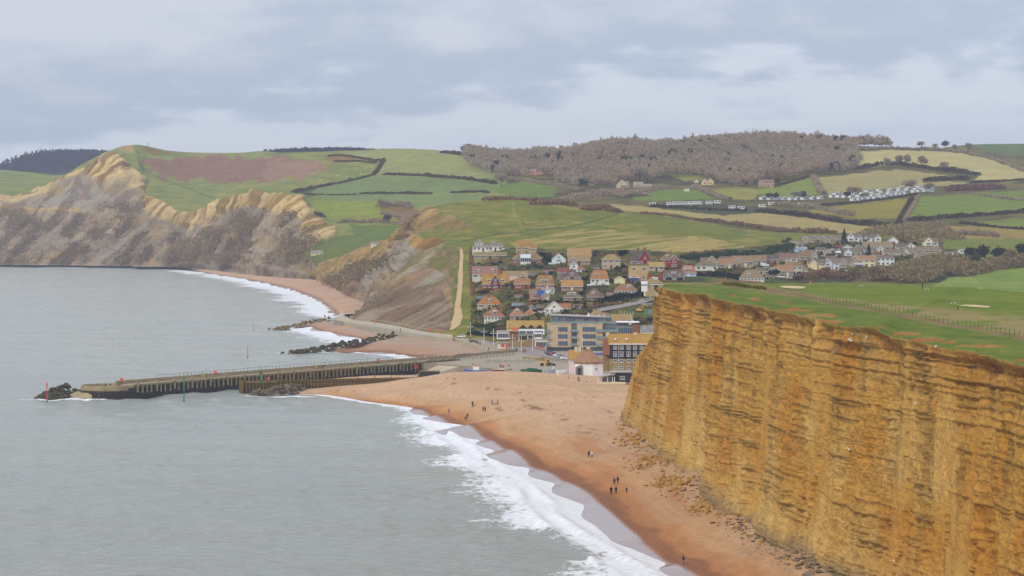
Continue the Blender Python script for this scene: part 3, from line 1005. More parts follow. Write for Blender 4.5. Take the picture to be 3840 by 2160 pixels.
  cr = np.where(wo[..., None], lerp(np.broadcast_to(A(176, 144, 94), c.shape), A(150, 118, 84), sstep(-0.1, 0.3, rn)), cr)
  wl = inpoly(px + jx, py + jy, [(1290, 1190), (1380, 1130), (1520, 1085), (1650, 1080), (1700, 1150), (1690, 1250), (1490, 1230)])
  cr = np.where(wl[..., None], lerp(np.broadcast_to(A(154, 138, 124), c.shape), A(130, 112, 100), sstep(-0.1, 0.3, rn)), cr)
  cr = lerp(cr, r_d, 0.55 * sstep(0.25, 0.55, fbm(L / 7, z / 9, o=4, seed=16)))
  cr = lerp(cr, A(112, 112, 66), 0.6 * sstep(0.12, 0.4, fbm(L / 24, z / 12, o=4, seed=17)) * sstep(0.2, 0.6, z / 60))
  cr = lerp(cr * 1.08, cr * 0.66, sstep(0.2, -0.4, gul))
  cr = cr * (1 + 0.2 * fbm(L / 2.4, z / 20, o=4, seed=18))[..., None]
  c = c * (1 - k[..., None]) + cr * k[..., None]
  m = mat_ground('hill_turf', ((0.02, 0.08), (0.12, 0.16), (0.7, 0.16)), 0.95, 0.9, 0.4, 1.6)
  terrain('west_hill', g, m, c)

build_west_hill()

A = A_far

# ------------------------------------------------------------------ far headland, valley and inland hills
B_SPEC = {
  -260: [(1000, 3660), (930, 3700), (860, 3760), (735, 3920), (700, 4200), (668, 4500), (640, 4800), (690, 5300)],
  0: [(1000, 3640), (935, 3690), (870, 3750), (732, 3920), (702, 4200), (664, 4500), (638, 4800), (690, 5300)],
  100: [(1000, 3640), (935, 3690), (860, 3750), (722, 3910), (695, 4150), (666, 4450), (646, 4750), (690, 5200)],
  233: [(1001, 3620), (930, 3670), (840, 3740), (661, 3900), (659, 3990), (658, 4080), (657, 4200), (710, 5000)],
  322: [(1002, 3600), (925, 3650), (830, 3720), (622, 3880), (615, 3915), (611, 3950), (608, 4000), (670, 4600)],
  384: [(1003, 3590), (920, 3640), (810, 3710), (600, 3850), (590, 3890), (583, 3930), (578, 3980), (660, 4500)],
  410: [(1003, 3590), (920, 3635), (800, 3700), (582, 3840), (576, 3890), (571, 3930), (567, 3980), (650, 4500)],
  450: [(1003, 3580), (920, 3630), (805, 3690), (588, 3830), (574, 3890), (562, 3930), (551, 3980), (640, 4500)],
  480: [(1003, 3578), (920, 3625), (815, 3680), (618, 3825), (590, 3885), (565, 3935), (545, 3985), (640, 4500)],
  520: [(1003, 3574), (925, 3610), (830, 3670), (643, 3810), (606, 3870), (565, 3935), (543, 3990), (640, 4500)],
  545: [(1003, 3570), (930, 3600), (850, 3650), (700, 3770), (640, 3855), (575, 3930), (547, 3995), (640, 4500)],
  575: [(1004, 3555), (935, 3590), (870, 3625), (745, 3700), (670, 3800), (590, 3920), (554, 4010), (640, 4500)],
  640: [(1006, 3500), (945, 3540), (890, 3575), (771, 3640), (715, 3740), (635, 3880), (566, 4060), (640, 4550)],
  718: [(1012, 3400), (955, 3440), (905, 3470), (798, 3530), (740, 3670), (650, 3880), (572, 4120), (640, 4600)],
  760: [(1016, 3330), (955, 3380), (895, 3420), (789, 3485), (735, 3640), (650, 3880), (573, 4140), (640, 4600)],
  815: [(1022, 3250), (950, 3300), (880, 3350), (756, 3430), (715, 3600), (648, 3880), (574, 4150), (640, 4600)],
  900: [(1034, 3080), (950, 3140), (870, 3200), (730, 3290), (702, 3450), (642, 3800), (574, 4150), (640, 4600)],
  970: [(1040, 2990), (950, 3050), (870, 3110), (722, 3210), (700, 3390), (640, 3750), (568, 4120), (640, 4600)],
  1055: [(1045, 2900), (955, 2960), (870, 3020), (732, 3130), (705, 3300), (642, 3690), (574, 4080), (640, 4600)],
  1130: [(1047, 2840), (980, 2890), (900, 2960), (742, 3070), (712, 3250), (642, 3640), (572, 4000), (640, 4500)],
  1165: [(1047, 2810), (985, 2860), (905, 2930), (792, 3030), (730, 3210), (645, 3600), (571, 3980), (640, 4500)],
  1218: [(1040, 2810), (975, 2860), (910, 2920), (838, 2990), (745, 3170), (648, 3560), (570, 3950), (640, 4500)],
  1262: [(1040, 2790), (965, 2850), (910, 2910), (868, 2960), (755, 3150), (650, 3530), (567, 3920), (640, 4500)],
  1330: [(1040, 2760), (955, 2840), (905, 2900), (862, 2960), (757, 3130), (650, 3480), (566, 3860), (640, 4400)],
  1450: [(1000, 2720), (940, 2820), (890, 2890), (845, 2960), (750, 3110), (648, 3420), (559, 3780), (640, 4300)],
  1600: [(930, 2680), (890, 2780), (850, 2860), (800, 2950), (730, 3080), (645, 3350), (562, 3680), (640, 4200)],
  1750: [(870, 2600), (840, 2700), (805, 2800), (765, 2900), (705, 3040), (640, 3240), (576, 3560), (640, 4100)],
  1900: [(850, 2450), (820, 2560), (785, 2680), (745, 2820), (695, 2990), (645, 3160), (596, 3450), (660, 4000)],
  2100: [(840, 2250), (805, 2420), (775, 2560), (735, 2740), (690, 2940), (640, 3120), (588, 3380), (660, 4000)],
  2320: [(815, 2130), (790, 2330), (765, 2500), (728, 2700), (688, 2900), (630, 3100), (552, 3370), (660, 4000)],
  2500: [(830, 2090), (800, 2280), (770, 2450), (725, 2680), (690, 2880), (625, 3100), (556, 3370), (660, 4000)],
  2700: [(860, 2070), (820, 2240), (780, 2420), (725, 2660), (685, 2870), (615, 3100), (540, 3380), (660, 4000)],
  2900: [(895, 2055), (835, 2220), (790, 2400), (730, 2650), (680, 2860), (605, 3110), (532, 3390), (660, 4000)],
  3100: [(905, 2045), (845, 2210), (800, 2370), (735, 2630), (675, 2860), (605, 3110), (545, 3350), (660, 4000)],
  3300: [(908, 2035), (858, 2200), (815, 2340), (725, 2640), (675, 2840), (610, 3060), (552, 3330), (660, 4000)],
  3500: [(910, 2030), (862, 2190), (820, 2330), (720, 2640), (680, 2820), (620, 3000), (560, 3320), (560, 4200)],
  3700: [(915, 2025), (865, 2180), (815, 2330), (720, 2640), (690, 2800), (640, 2960), (575, 3500), (540, 4300)],
  3850: [(918, 2020), (868, 2180), (810, 2330), (718, 2640), (695, 2790), (672, 2900), (590, 3600), (539, 4300)],
  4100: [(920, 2020), (868, 2180), (805, 2330), (715, 2640), (700, 2780), (690, 2900), (595, 3600), (545, 4300)],
}
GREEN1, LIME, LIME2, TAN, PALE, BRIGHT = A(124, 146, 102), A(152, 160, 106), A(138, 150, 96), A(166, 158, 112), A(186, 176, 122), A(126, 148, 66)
FIELDS = [
  # bracken, gorse scar and fields of the headland
  ([(520, 608), (575, 588), (740, 586), (900, 590), (1080, 592), (1172, 604), (1242, 624), (1200, 655), (1148, 670), (1016, 680), (893, 682), (737, 678), (594, 660), (543, 624)], A(150, 118, 108)),
  ([(1000, 610), (1172, 606), (1240, 624), (1180, 660), (1060, 676), (980, 670)], A(160, 130, 114)),
  ([(1199, 592), (1230, 577), (1269, 577), (1346, 589), (1443, 600), (1416, 612), (1327, 604), (1249, 608)], A(150, 122, 94)),
  ([(520, 555), (560, 548), (640, 560), (600, 575), (545, 572)], A(140, 122, 80)),
  ([(455, 560), (475, 545), (512, 543), (505, 563), (470, 574)], A(176, 152, 106)),
  ([(1432, 561), (1505, 550), (1657, 560), (1760, 570), (1750, 608), (1894, 672), (1793, 670), (1637, 662), (1482, 655), (1420, 651), (1416, 635), (1443, 600), (1346, 589), (1269, 575)], LIME),
  ([(1098, 721), (1249, 686), (1405, 662), (1482, 662), (1637, 670), (1824, 690), (1890, 692), (1850, 722), (1637, 725), (1482, 728), (1327, 732), (1172, 728)], GREEN1),
  ([(1172, 734), (1637, 728), (1870, 728), (1812, 748), (1634, 771), (1591, 790), (1537, 767), (1408, 756), (1249, 748)], A(128, 148, 102)),
  ([(1170, 748), (1408, 758), (1430, 800), (1520, 815), (1530, 828), (1260, 826), (1190, 800)], A(142, 156, 84)),
  ([(1310, 838), (1500, 845), (1510, 880), (1420, 905), (1330, 880)], A(112, 136, 74)),
  ([(1200, 905), (1270, 885), (1330, 880), (1420, 905), (1370, 925), (1270, 962), (1180, 990), (1140, 960)], A(116, 134, 72)),
  ([(1420, 760), (1530, 768), (1600, 800), (1520, 826), (1430, 800)], A(136, 118, 92)),
  ([(1890, 690), (2020, 680), (2090, 700), (2080, 740), (1930, 745), (1850, 722)], A(116, 140, 82)),
  ([(1905, 660), (2000, 672), (2060, 690), (1960, 688)], A(150, 160, 96)),
  ([(2370, 735), (2500, 710), (2620, 715), (2680, 745), (2500, 755), (2380, 752)], A(118, 144, 78)),
  ([(2500, 655), (2620, 655), (2640, 672), (2560, 680)], A(140, 148, 92)),
  ([(2660, 715), (2760, 700), (2850, 712), (2830, 745), (2720, 745)], A(150, 150, 92)),
  # inland fields to the right
  ([(3209, 567), (3345, 563), (3539, 567), (3636, 581), (3725, 600), (3850, 652), (4100, 700), (4100, 690), (3840, 674), (3655, 676), (3675, 655), (3519, 635), (3364, 614), (3224, 629), (3213, 596)], PALE),
  ([(3069, 666), (3205, 647), (3364, 631), (3558, 659), (3461, 666), (3461, 682), (3655, 682), (3539, 697), (3383, 705), (3228, 713), (3108, 725), (3088, 709)], TAN),
  ([(2840, 709), (2918, 701), (3034, 664), (3052, 682), (3069, 728), (2918, 736), (2840, 728)], A(132, 150, 84)),
  ([(3022, 791), (3200, 766), (3407, 744), (3360, 818), (3228, 822), (3057, 802)], A(150, 142, 84)),
  ([(3446, 732), (3694, 725), (3850, 752), (4100, 755), (4100, 783), (3840, 783), (3713, 806), (3578, 810), (3395, 825)], BRIGHT),
  ([(3655, 721), (3850, 712), (4100, 712), (4100, 750), (3840, 748)], A(126, 146, 72)),
  ([(2286, 766), (2438, 780), (2700, 811), (2840, 798), (3022, 818), (3228, 845), (3345, 857), (3313, 882), (3135, 870), (2995, 855), (2840, 841), (2700, 832), (2438, 803), (2321, 794)], A(172, 158, 110)),
  ([(3511, 849), (3640, 848), (3850, 860), (4100, 865), (4100, 895), (3600, 895), (3511, 875)], A(158, 142, 92)),
  ([(3635, 838), (3850, 815), (4100, 810), (4100, 862), (3850, 857), (3700, 850)], A(126, 142, 78)),
  ([(3360, 820), (3405, 745), (3440, 735), (3390, 830), (3345, 862)], A(104, 116, 66)),
  ([(2440, 772), (2700, 768), (2850, 778), (2850, 800), (2700, 806), (2480, 782)], A(96, 104, 66)),
  ([(2840, 740), (3300, 735), (3400, 715), (3640, 712), (3640, 728), (3420, 740), (3200, 764), (2900, 778)], A(112, 112, 74)),
  ([(3640, 540), (4100, 530), (4100, 590), (3850, 585), (3700, 570)], A(104, 128, 86)),
]
ROCKB = [(-300, 740), (0, 732), (78, 728), (167, 695), (233, 662), (322, 624), (384, 600), (404, 583), (443, 587), (474, 616), (520, 643), (540, 674), (543, 725), (563, 742), (602, 752),
    (641, 771), (660, 791), (718, 798), (757, 789), (815, 756), (893, 732), (951, 721), (1055, 732), (1133, 736), (1137, 763), (1164, 790), (1218, 837), (1261, 868), (1261, 884),
    (1230, 903), (1195, 911), (1150, 945), (1140, 960), (1180, 990), (1165, 1060), (900, 1060), (-300, 1030)]

def build_far_hills():
  C, ks = cols_of(B_SPEC)
  NR, NC = 320, 1150
  ks = np.array(ks, float)
  g = loft(C, [0, 1.3, 2.6, 3.9, 5.0, 6.1, 7.0, 7.4], np.where(ks < 1300, ks * 1.9, 1300 * .9 + ks), NR, NC)
  nrm = grid_normals(g)
  nrm *= np.where(nrm[..., 2:] < 0, -1, 1)
  px, py = proj(g)
  x, y, z = g[..., 0], g[..., 1], g[..., 2]
  jx, jy = 5 * fbm(px / 24, py / 24, o=3, seed=301), 5 * fbm(px / 24, py / 24, o=3, seed=302)
  rock = inpoly(px + jx, py + jy, ROCKB).astype(float)
  # keep turf beyond the first edge out of the rock
  k = rock.copy()
  for _ in range(2):
    k[1:-1, 1:-1] = (k[1:-1, 1:-1] * 2 + k[:-2, 1:-1] + k[2:, 1:-1] + k[1:-1, :-2] + k[1:-1, 2:]) / 6
  L = x * 0.75 - y * 0.35
  # gullies run down the face, leaning as the slips do
  La = L - 0.5 * z
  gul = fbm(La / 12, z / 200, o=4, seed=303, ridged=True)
  ledge = fbm(L / 160, z / 16, o=3, seed=304)
  big = fbm(La / 110, z / 90, o=3, seed=305)
  upper = sstep(880, 760, py)
  disp = k * (6.0 * gul + 6 * ledge + 8 * big + 2.5 * fbm(x / 9, z / 9, y / 9, o=3, seed=306))
  disp *= sstep(0.0, 0.06, np.linspace(0, 1, NR))[:, None]
  hump = (1 - k) * (2.0 * fbm(x / 120, y / 200, o=3, seed=307)) * sstep(0.95, 0.8, np.linspace(0, 1, NR))[:, None]
  g = g + nrm * (disp + hump)[..., None] * np.array([1, 1, 0.7])
  c = ground_colour(x, y, px, py, LIME2, A(112, 136, 72), A(158, 154, 92), 310, 3)
  right = px > 1900
  c = np.where(right[..., None], ground_colour(x, y, px, py, A(112, 112, 72), A(86, 84, 66), A(140, 130, 92), 312, 3), c)
  c = paint(c, px, py, FIELDS[:5], 322, 22.0)
  c = paint(c, px, py, FIELDS[5:], 320, 4.0)
  fn = fbm(px / 70, py / 6, o=4, seed=314)
  c = c * (1 + 0.13 * fn)[..., None]
  c = strokes(c, px, py, [
    ([(512, 560), (520, 600), (545, 640), (600, 668), (700, 705), (820, 752)], 4, A(98, 122, 62), 0.7),
    ([(1440, 600), (1450, 640), (1430, 655)], 3, A(124, 140, 72), 0.5),
    ([(1455, 620), (1600, 600), (1750, 588)], 2, A(134, 148, 78), 0.5),
    ([(1180, 776), (1250, 760), (1400, 770), (1500, 800)], 2.5, A(160, 168, 92), 0.5),
    ([(900, 700), (1000, 690), (1100, 660), (1200, 645)], 6, A(166, 158, 100), 0.5),
    ([(2060, 690), (2200, 690), (2230, 695)], 3, A(190, 176, 150), 0.8)])
  # rock face: ochre cap, grey middle, scrub on the slips
  rn = fbm(L / 60, z / 30, o=4, seed=331)
  topd = np.interp(px, [q[0] for q in ROCKB[1:28]], [q[1] for q in ROCKB[1:28]])
  dep = (py - topd)
  cr = np.broadcast_to(A(162, 149, 135), c.shape).copy()
  cr = lerp(cr, A(162, 158, 152), sstep(0.0, 0.35, fbm(La / 60, z / 50, o=3, seed=332)) * sstep(15, 45, dep) * sstep(190, 120, dep) * sstep(700, 560, px))
  cap_w = np.interp(px, [0, 150, 300, 400, 540, 560, 720, 800, 950, 1130, 1170, 1300], [26, 20, 22, 110, 60, 75, 60, 48, 60, 95, 130, 90])
  cap = sstep(1.15, 0.75, (dep + 18 * rn) / cap_w)
  cr = lerp(cr, lerp(np.broadcast_to(A(212, 184, 130), c.shape), A(158, 130, 92), sstep(-0.1, 0.3, fbm(La / 6, z / 60, o=4, seed=333))), cap)
  cr = lerp(cr, A(190, 156, 102), 0.5 * sstep(0.1, 0.4, fbm(L / 50, z / 12, o=4, seed=334)) * (1 - cap))
  band = sstep(10, 4, np.abs(py - np.interp(px, [0, 80, 160, 300, 420], [772, 778, 790, 790, 800]))) * (px < 300)
  cr = lerp(cr, A(204, 170, 114), 0.8 * band)
  slant = fbm((px + 0.9 * py) / 38, (py - 0.9 * px) / 150, o=4, seed=335)
  scr = sstep(-0.02, 0.22, slant + 0.25 * fbm(px / 30, py / 30, o=3, seed=336)) * sstep(cap_w * 0.9, cap_w * 1.6, dep)
  cr = lerp(cr, lerp(np.broadcast_to(A(116, 103, 100), c.shape), A(104, 106, 88), sstep(0.0, 0.4, rn)), 0.62 * scr)
  low = sstep(915, 960, py + 14 * rn) * (1 - sstep(700, 1000, px) * 0.6)
  cr = lerp(cr, A(112, 98, 88), 0.6 * low * sstep(-0.3, 0.1, slant))
  cr = lerp(cr, A(166, 138, 116), 0.6 * sstep(0.18, 0.4, fbm((px + py) / 26, (py - px) / 120, o=4, seed=338)) * sstep(60, 120, dep))
  gm = sstep(0.1, 0.35, fbm(px / 50, py / 10, o=3, seed=337)) * ((px > 640) & (py > 940))
  cr = lerp(cr, A(166, 160, 148), 0.55 * gm)
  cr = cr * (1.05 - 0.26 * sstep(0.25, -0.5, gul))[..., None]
  cr = cr * (1 + 0.22 * fbm(La / 5, z / 40, o=4, seed=340))[..., None]
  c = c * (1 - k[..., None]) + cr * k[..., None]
  m = mat_ground('far_turf', ((0.008, 0.08), (0.05, 0.15), (0.25, 0.14)), 0.95, 0.9, 0.10, 4.0)
  terrain('hills', g, m, c)

build_far_hills()

# ------------------------------------------------------------------ distant wooded ridge
def build_distant():
  spec = {}
  for px, top in ((-260, 665), (-100, 652), (20, 645), (60, 634), (110, 617), (150, 602), (200, 588), (240, 580), (280, 576), (330, 577), (400, 583), (450, 592),
          (600, 620), (900, 590), (1040, 582), (1150, 575), (1300, 574), (1420, 577), (1600, 575), (1700, 572), (1760, 572), (1900, 590)):
    d = 5600 if px < 700 else 4500
    spec[px] = [(720, d - 700), (670, d - 350), (top + 6, d - 60), (top, d), (top + 40, d + 700)]
  C, ks = cols_of(spec)
  g = loft(C, [0, 1, 2, 2.3, 3], ks, 40, 320)
  m = mat('far_wood_floor', A(74, 84, 70), 0.95, 0.25, 0.03)
  terrain('distant_hill', g, m, place=False)
  return g

DISTANT = build_distant()

# ------------------------------------------------------------------ smaller beaches west of the harbour
def strip_beach(name, front, back, zf, zb, nr=40, nc=160, cols=None, wetw=0.25):
  f = PZ([q[0] for q in front], [q[1] for q in front], zf)
  b = np.array([PZ(q[0], q[1], zb) if len(q) == 2 else PZ(q[0], q[1], q[2]) for q in back])
  sub = f.copy()
  v = f - b
  v /= np.linalg.norm(v[:, :2], axis=1, keepdims=True)
  sub[:, :2] += v[:, :2] * 14
  sub[:, 2] = -1.6
  mid = 0.55 * f + 0.45 * b
  mid[:, 2] = zf + 0.68 * (b[:, 2] - zf)
  g = loft(np.array([sub, f, mid, b]), [0, 0.25, 0.62, 1.0], np.linspace(0, 1, len(f)), nr, nc, True)
  g[..., 2] += 0.12 * fbm(g[..., 0] / 6, g[..., 1] / 9, o=3, seed=8)
  t = (np.linspace(0, 1, nr)[:, None] - 0.25) / 0.75 + 0.06 * fbm(g[..., 0] / 12, g[..., 1] / 25, o=3, seed=9)
  wet, mid_c, dry, alt = cols or (A_mid(142, 108, 92), A(178, 146, 126), A(176, 156, 142), A(204, 160, 108))
  c = lerp(wet, mid_c, sstep(0.06, 0.25, t))
  c = lerp(c, dry, sstep(0.3, 0.7, t))
  c = lerp(c, alt, 0.6 * sstep(0.05, 0.4, fbm(g[..., 0] / 22, g[..., 1] / 40, o=3, seed=10)) * sstep(0.25, 0.5, t))
  w = np.clip(sstep(0.12, 0.0, t), 0, 1)
  return terrain(name, g, M_sand, c, attrs={'wet': w})

A = A_mid
strip_beach('harbour_beach', BAY2, [(1345, 1290), (1450, 1274), (1560, 1268), (1690, 1268), (1765, 1298), (1830, 1322)], 0.1, 3.4)
strip_beach('groyne_beach', BAY1, [(1225, 1206), (1258, 1210), (1330, 1229), (1400, 1246), (1480, 1258), (1565, 1267)], 0.1, 2.8)
strip_beach('far_beach', FARB, [(500, 1000), (600, 1000), (690, 1003), (830, 1018), (960, 1033), (1080, 1043), (1190, 1050), (1255, 1075), (1320, 1110), (1375, 1142), (1345, 1176)], 0.1, 3.6,
      30, 260, (A(150, 118, 102), A(196, 164, 142), A(196, 168, 150), A(186, 152, 124)))
strip_beach('foot_beach', [(-300, 999), (0, 999.5), (200, 1000), (500, 1003)], [(-300, 994), (0, 994), (200, 995), (500, 998)], 0.1, 2.5, 12, 80, (A(150, 138, 126), A(156, 142, 128), A(162, 146, 130), A(140, 128, 116)))
A = A_near
# ================================================================== PLACING THINGS
def build_bvh():
  vs, fs, off = [], [], 0
  for g in TERRAIN:
    q = g[::2, ::2]
    nr, nc = q.shape[:2]
    f = gridfaces(nr, nc) + off
    vs.append(q.reshape(-1, 3))
    fs.append(f)
    off += nr * nc
  return BVHTree.FromPolygons(np.concatenate(vs).tolist(), np.concatenate(fs).tolist())

BVH = build_bvh()
ORI = Vector((0, 0, CAM_H))

def hit(px, py, default_d=1500):
  """Ground point seen at photo pixel (px, py)."""
  a = (px - CX) / FPX
  b = (CY - py) / FPX
  v = Vector((a, cA + b * sA, -sA + b * cA)).normalized()
  p, n, i, d = BVH.ray_cast(ORI, v)
  if p is None:
    return Vector(P(px, py, default_d))
  return p

def ground_z(x, y, z0=400.0):
  p, n, i, d = BVH.ray_cast(Vector((x, y, z0)), Vector((0, 0, -1)))
  return p.z if p is not None else 0.0

class MB:
  """Collects simple solids into one mesh."""
  def __init__(self):
    self.v, self.f = [], []

  def add(self, v, f):
    o = len(self.v)
    self.v += [tuple(map(float, q)) for q in v]
    self.f += [tuple(i + o for i in q) for q in f]
    return self

  def box(self, x0, x1, y0, y1, z0, z1):
    v = [(x, y, z) for z in (z0, z1) for y in (y0, y1) for x in (x0, x1)]
    return self.add(v, [(0, 2, 3, 1), (4, 5, 7, 6), (0, 1, 5, 4), (2, 6, 7, 3), (0, 4, 6, 2), (1, 3, 7, 5)])

  def prism(self, poly, axis, a, b):
    """Extrude a 2-D polygon; axis 'x': poly in (y, z); 'y': poly in (x, z); 'z': poly in (x, y)."""
    n = len(poly)
    mk = {'x': lambda p, t: (t, p[0], p[1]), 'y': lambda p, t: (p[0], t, p[1]), 'z': lambda p, t: (p[0], p[1], t)}[axis]
    v = [mk(p, a) for p in poly] + [mk(p, b) for p in poly]
    f = [tuple(range(n))[::-1], tuple(range(n, 2 * n))]
    f += [(i, (i + 1) % n, n + (i + 1) % n, n + i) for i in range(n)]
    return self.add(v, f)

  def cyl(self, x, y, z0, z1, r0, r1=None, n=8):
    r1 = r0 if r1 is None else r1
    v = [(x + r * math.cos(2 * math.pi * i / n), y + r * math.sin(2 * math.pi * i / n), z) for z, r in ((z0, r0), (z1, r1)) for i in range(n)]
    return self.add(v, [tuple(range(n))[::-1], tuple(range(n, 2 * n))] + [(i, (i + 1) % n, n + (i + 1) % n, n + i) for i in range(n)])

  def tube(self, p, q, r0, r1=None, n=6):
    p, q = Vector(p), Vector(q)
    r1 = r0 if r1 is None else r1
    d = (q - p).normalized()
    u = d.orthogonal().normalized()
    w = d.cross(u)
    v = [c + (u * math.cos(2 * math.pi * i / n) + w * math.sin(2 * math.pi * i / n)) * r for c, r in ((p, r0), (q, r1)) for i in range(n)]
    return self.add(v, [tuple(range(n))[::-1], tuple(range(n, 2 * n))] + [(i, (i + 1) % n, n + (i + 1) % n, n + i) for i in range(n)])

  def loftr(self, rings, cap=True):
    n = len(rings[0])
    v = [p for r in rings for p in r]
    f = [(k * n + i, k * n + (i + 1) % n, (k + 1) * n + (i + 1) % n, (k + 1) * n + i) for k in range(len(rings) - 1) for i in range(n)]
    if cap:
      f += [tuple(range(n))[::-1], tuple(range((len(rings) - 1) * n, len(rings) * n))]
    return self.add(v, f)

  def mesh(self, name, m, smooth=False):
    me = bpy.data.meshes.new(name)
    me.from_pydata(self.v, [], self.f)
    if smooth:
      me.polygons.foreach_set('use_smooth', np.ones(len(me.polygons), bool))
    me.materials.append(m)
    me.update()
    return me

  def build(self, name, m, parent=None, smooth=False, **kw):
    return link(name, self.mesh(name, m, smooth), parent, **kw)

def empty(name, loc, rz=0.0, label=None, cat=None, group=None):
  o = bpy.data.objects.new(name, None)
  COL.objects.link(o)
  o.location = loc
  o.rotation_euler = (0, 0, rz)
  o['label'] = label
  o['category'] = cat
  o['kind'] = 'thing'
  if group:
    o['group'] = group
  o.empty_display_size = 0.5
  return o

def copy_tree(o, parent=None):
  c = o.copy()
  COL.objects.link(c)
  c.parent = parent
  for ch in [k for k in bpy.data.objects if k.parent == o] if False else KIDS.get(o.name, []):
    copy_tree(ch, c)
  return c

KIDS = {}

def part(name, me, parent):
  o = link(name, me, parent)
  KIDS.setdefault(parent.name, []).append(o)
  return o

A = A_mid
M_white = mat('white_paint', (0.80, 0.80, 0.78), 0.6, 0.06, 0.8)
M_cream = mat('cream_render', A(226, 216, 184), 0.85, 0.08, 0.7)
M_glass = mat('window_glass', (0.045, 0.055, 0.07), 0.12, 0.3, 0.6, spec=0.6)
M_glassb = mat('blue_glass', (0.06, 0.09, 0.14), 0.1, 0.3, 0.5, spec=0.7)
M_dark = mat('dark_paint', (0.03, 0.03, 0.035), 0.6, 0.2, 1.0)
M_conc = mat('weathered_concrete', A(168, 156, 130), 0.9, 0.22, 0.4, 0.3, 0.1)
M_concp = mat('pale_concrete', A(186, 176, 158), 0.9, 0.14, 0.35)
M_red = mat('red_paint', (0.62, 0.03, 0.05), 0.5, 0.1, 1)
M_orange = mat('orange_paint', (0.75, 0.13, 0.04), 0.5, 0.1, 1)
M_greenp = mat('green_paint', (0.01, 0.20, 0.13), 0.5, 0.1, 1)
M_steel = mat('galvanised_steel', (0.42, 0.43, 0.43), 0.5, 0.1, 1, metal=0.3)
M_rust = mat('rusted_steel', (0.035, 0.026, 0.024), 0.85, 0.35, 0.8)
M_wood = mat('weathered_timber', A(132, 118, 88), 0.9, 0.3, 1.2, stretch=(2, 2, 0.3))
M_woodd = mat('dark_timber', (0.05, 0.042, 0.034), 0.9, 0.3, 1.0)
M_rockd = mat('dark_boulder', A(92, 90, 84), 0.9, 0.3, 0.9, 0.4, 0.2)
M_rockg = mat('grey_boulder', A(122, 114, 104), 0.9, 0.3, 0.9, 0.4, 0.2)
M_rockt = mat('tan_boulder', A(140, 124, 100), 0.9, 0.3, 0.9, 0.4, 0.2)
M_rocky = mat('ochre_rock', A_near(182, 142, 82), 0.95, 0.25, 1.2, 0.5, 0.2)
M_rocks = mat('slab_rock', A_near(140, 124, 106), 0.95, 0.25, 1.2, 0.5, 0.2)
M_asph = mat('asphalt', A(150, 146, 146), 0.95, 0.1, 0.25)
M_pave = mat('paving', A(166, 156, 142), 0.95, 0.12, 0.3)
M_brickred = mat('red_brick', A(158, 112, 96), 0.9, 0.15, 1.0)
M_stone = mat('stone_wall', A(168, 146, 112), 0.9, 0.2, 0.7)
M_blue = mat('blue_paint', (0.05, 0.13, 0.42), 0.5, 0.1, 1)
M_tarp = mat('green_tarpaulin', A(28, 96, 84), 0.6, 0.12, 0.8)
M_yellow = mat('yellow_paint', (0.72, 0.40, 0.03), 0.5, 0.1, 1)
M_tyre = mat('rubber', (0.02, 0.02, 0.02), 0.9, 0.1, 1)
M_silver = mat('silver_paint', (0.45, 0.47, 0.5), 0.3, 0.05, 1, metal=0.4)
M_track = mat('bare_track', A(196, 172, 136), 0.95, 0.12, 0.2)
M_soilred = mat('red_soil', A(128, 92, 86), 0.95, 0.15, 0.3)

# ------------------------------------------------------------------ sheets laid on the ground: roads, promenade, quay
def sheet(name, poly, z, m, kind='structure', thick=0.0):
  p = [PZ(q[0], q[1], q[2] if len(q) > 2 else z) for q in poly]
  mb = MB()
  if thick:
    n = len(p)
    v = [tuple(q) for q in p] + [(q[0], q[1], q[2] - thick) for q in p]
    mb.add(v, [tuple(range(n)), tuple(range(n, 2 * n))[::-1]] + [(i, n + i, n + (i + 1) % n, (i + 1) % n) for i in range(n)])
  else:
    mb.add([tuple(q) for q in p], [tuple(range(len(p)))])
  return mb.build(name, m, kind=kind)

def ribbon(name, pts, w, m, lift=0.25, n=60, kind='structure', world=False):
  """A road or track draped on the ground along photo points (px, py[, half-width m])."""
  c = np.array([tuple(hit(q[0], q[1])) for q in pts])
  k = np.r_[0, np.cumsum(np.linalg.norm(np.diff(c[:, :2], axis=0), axis=1))]
  ws = np.array([q[2] if len(q) > 2 else w for q in pts], float)
  t = np.linspace(0, k[-1], n)
  c = pchip(k, c, t)
  ws = np.interp(t, k, ws)
  tg = np.gradient(c[:, :2], axis=0)
  tg /= np.linalg.norm(tg, axis=1, keepdims=True)
  nr = np.stack([-tg[:, 1], tg[:, 0]], -1)
  cols = []
  for s in (-1, -0.4, 0.4, 1):
    jit = 1 + 0.25 * fbm(t / 9, 0 * t + s * 3, o=3, seed=9)
    xy = c[:, :2] + nr * (ws * s * jit)[:, None]
    z = np.array([ground_z(a, b) for a, b in xy]) + lift
    cols.append(np.c_[xy, z])
  g = np.array(cols).transpose(1, 0, 2)
  me = mesh_np(name, g.reshape(-1, 3), gridfaces(*g.shape[:2]), m)
  return link(name, me, kind=kind)

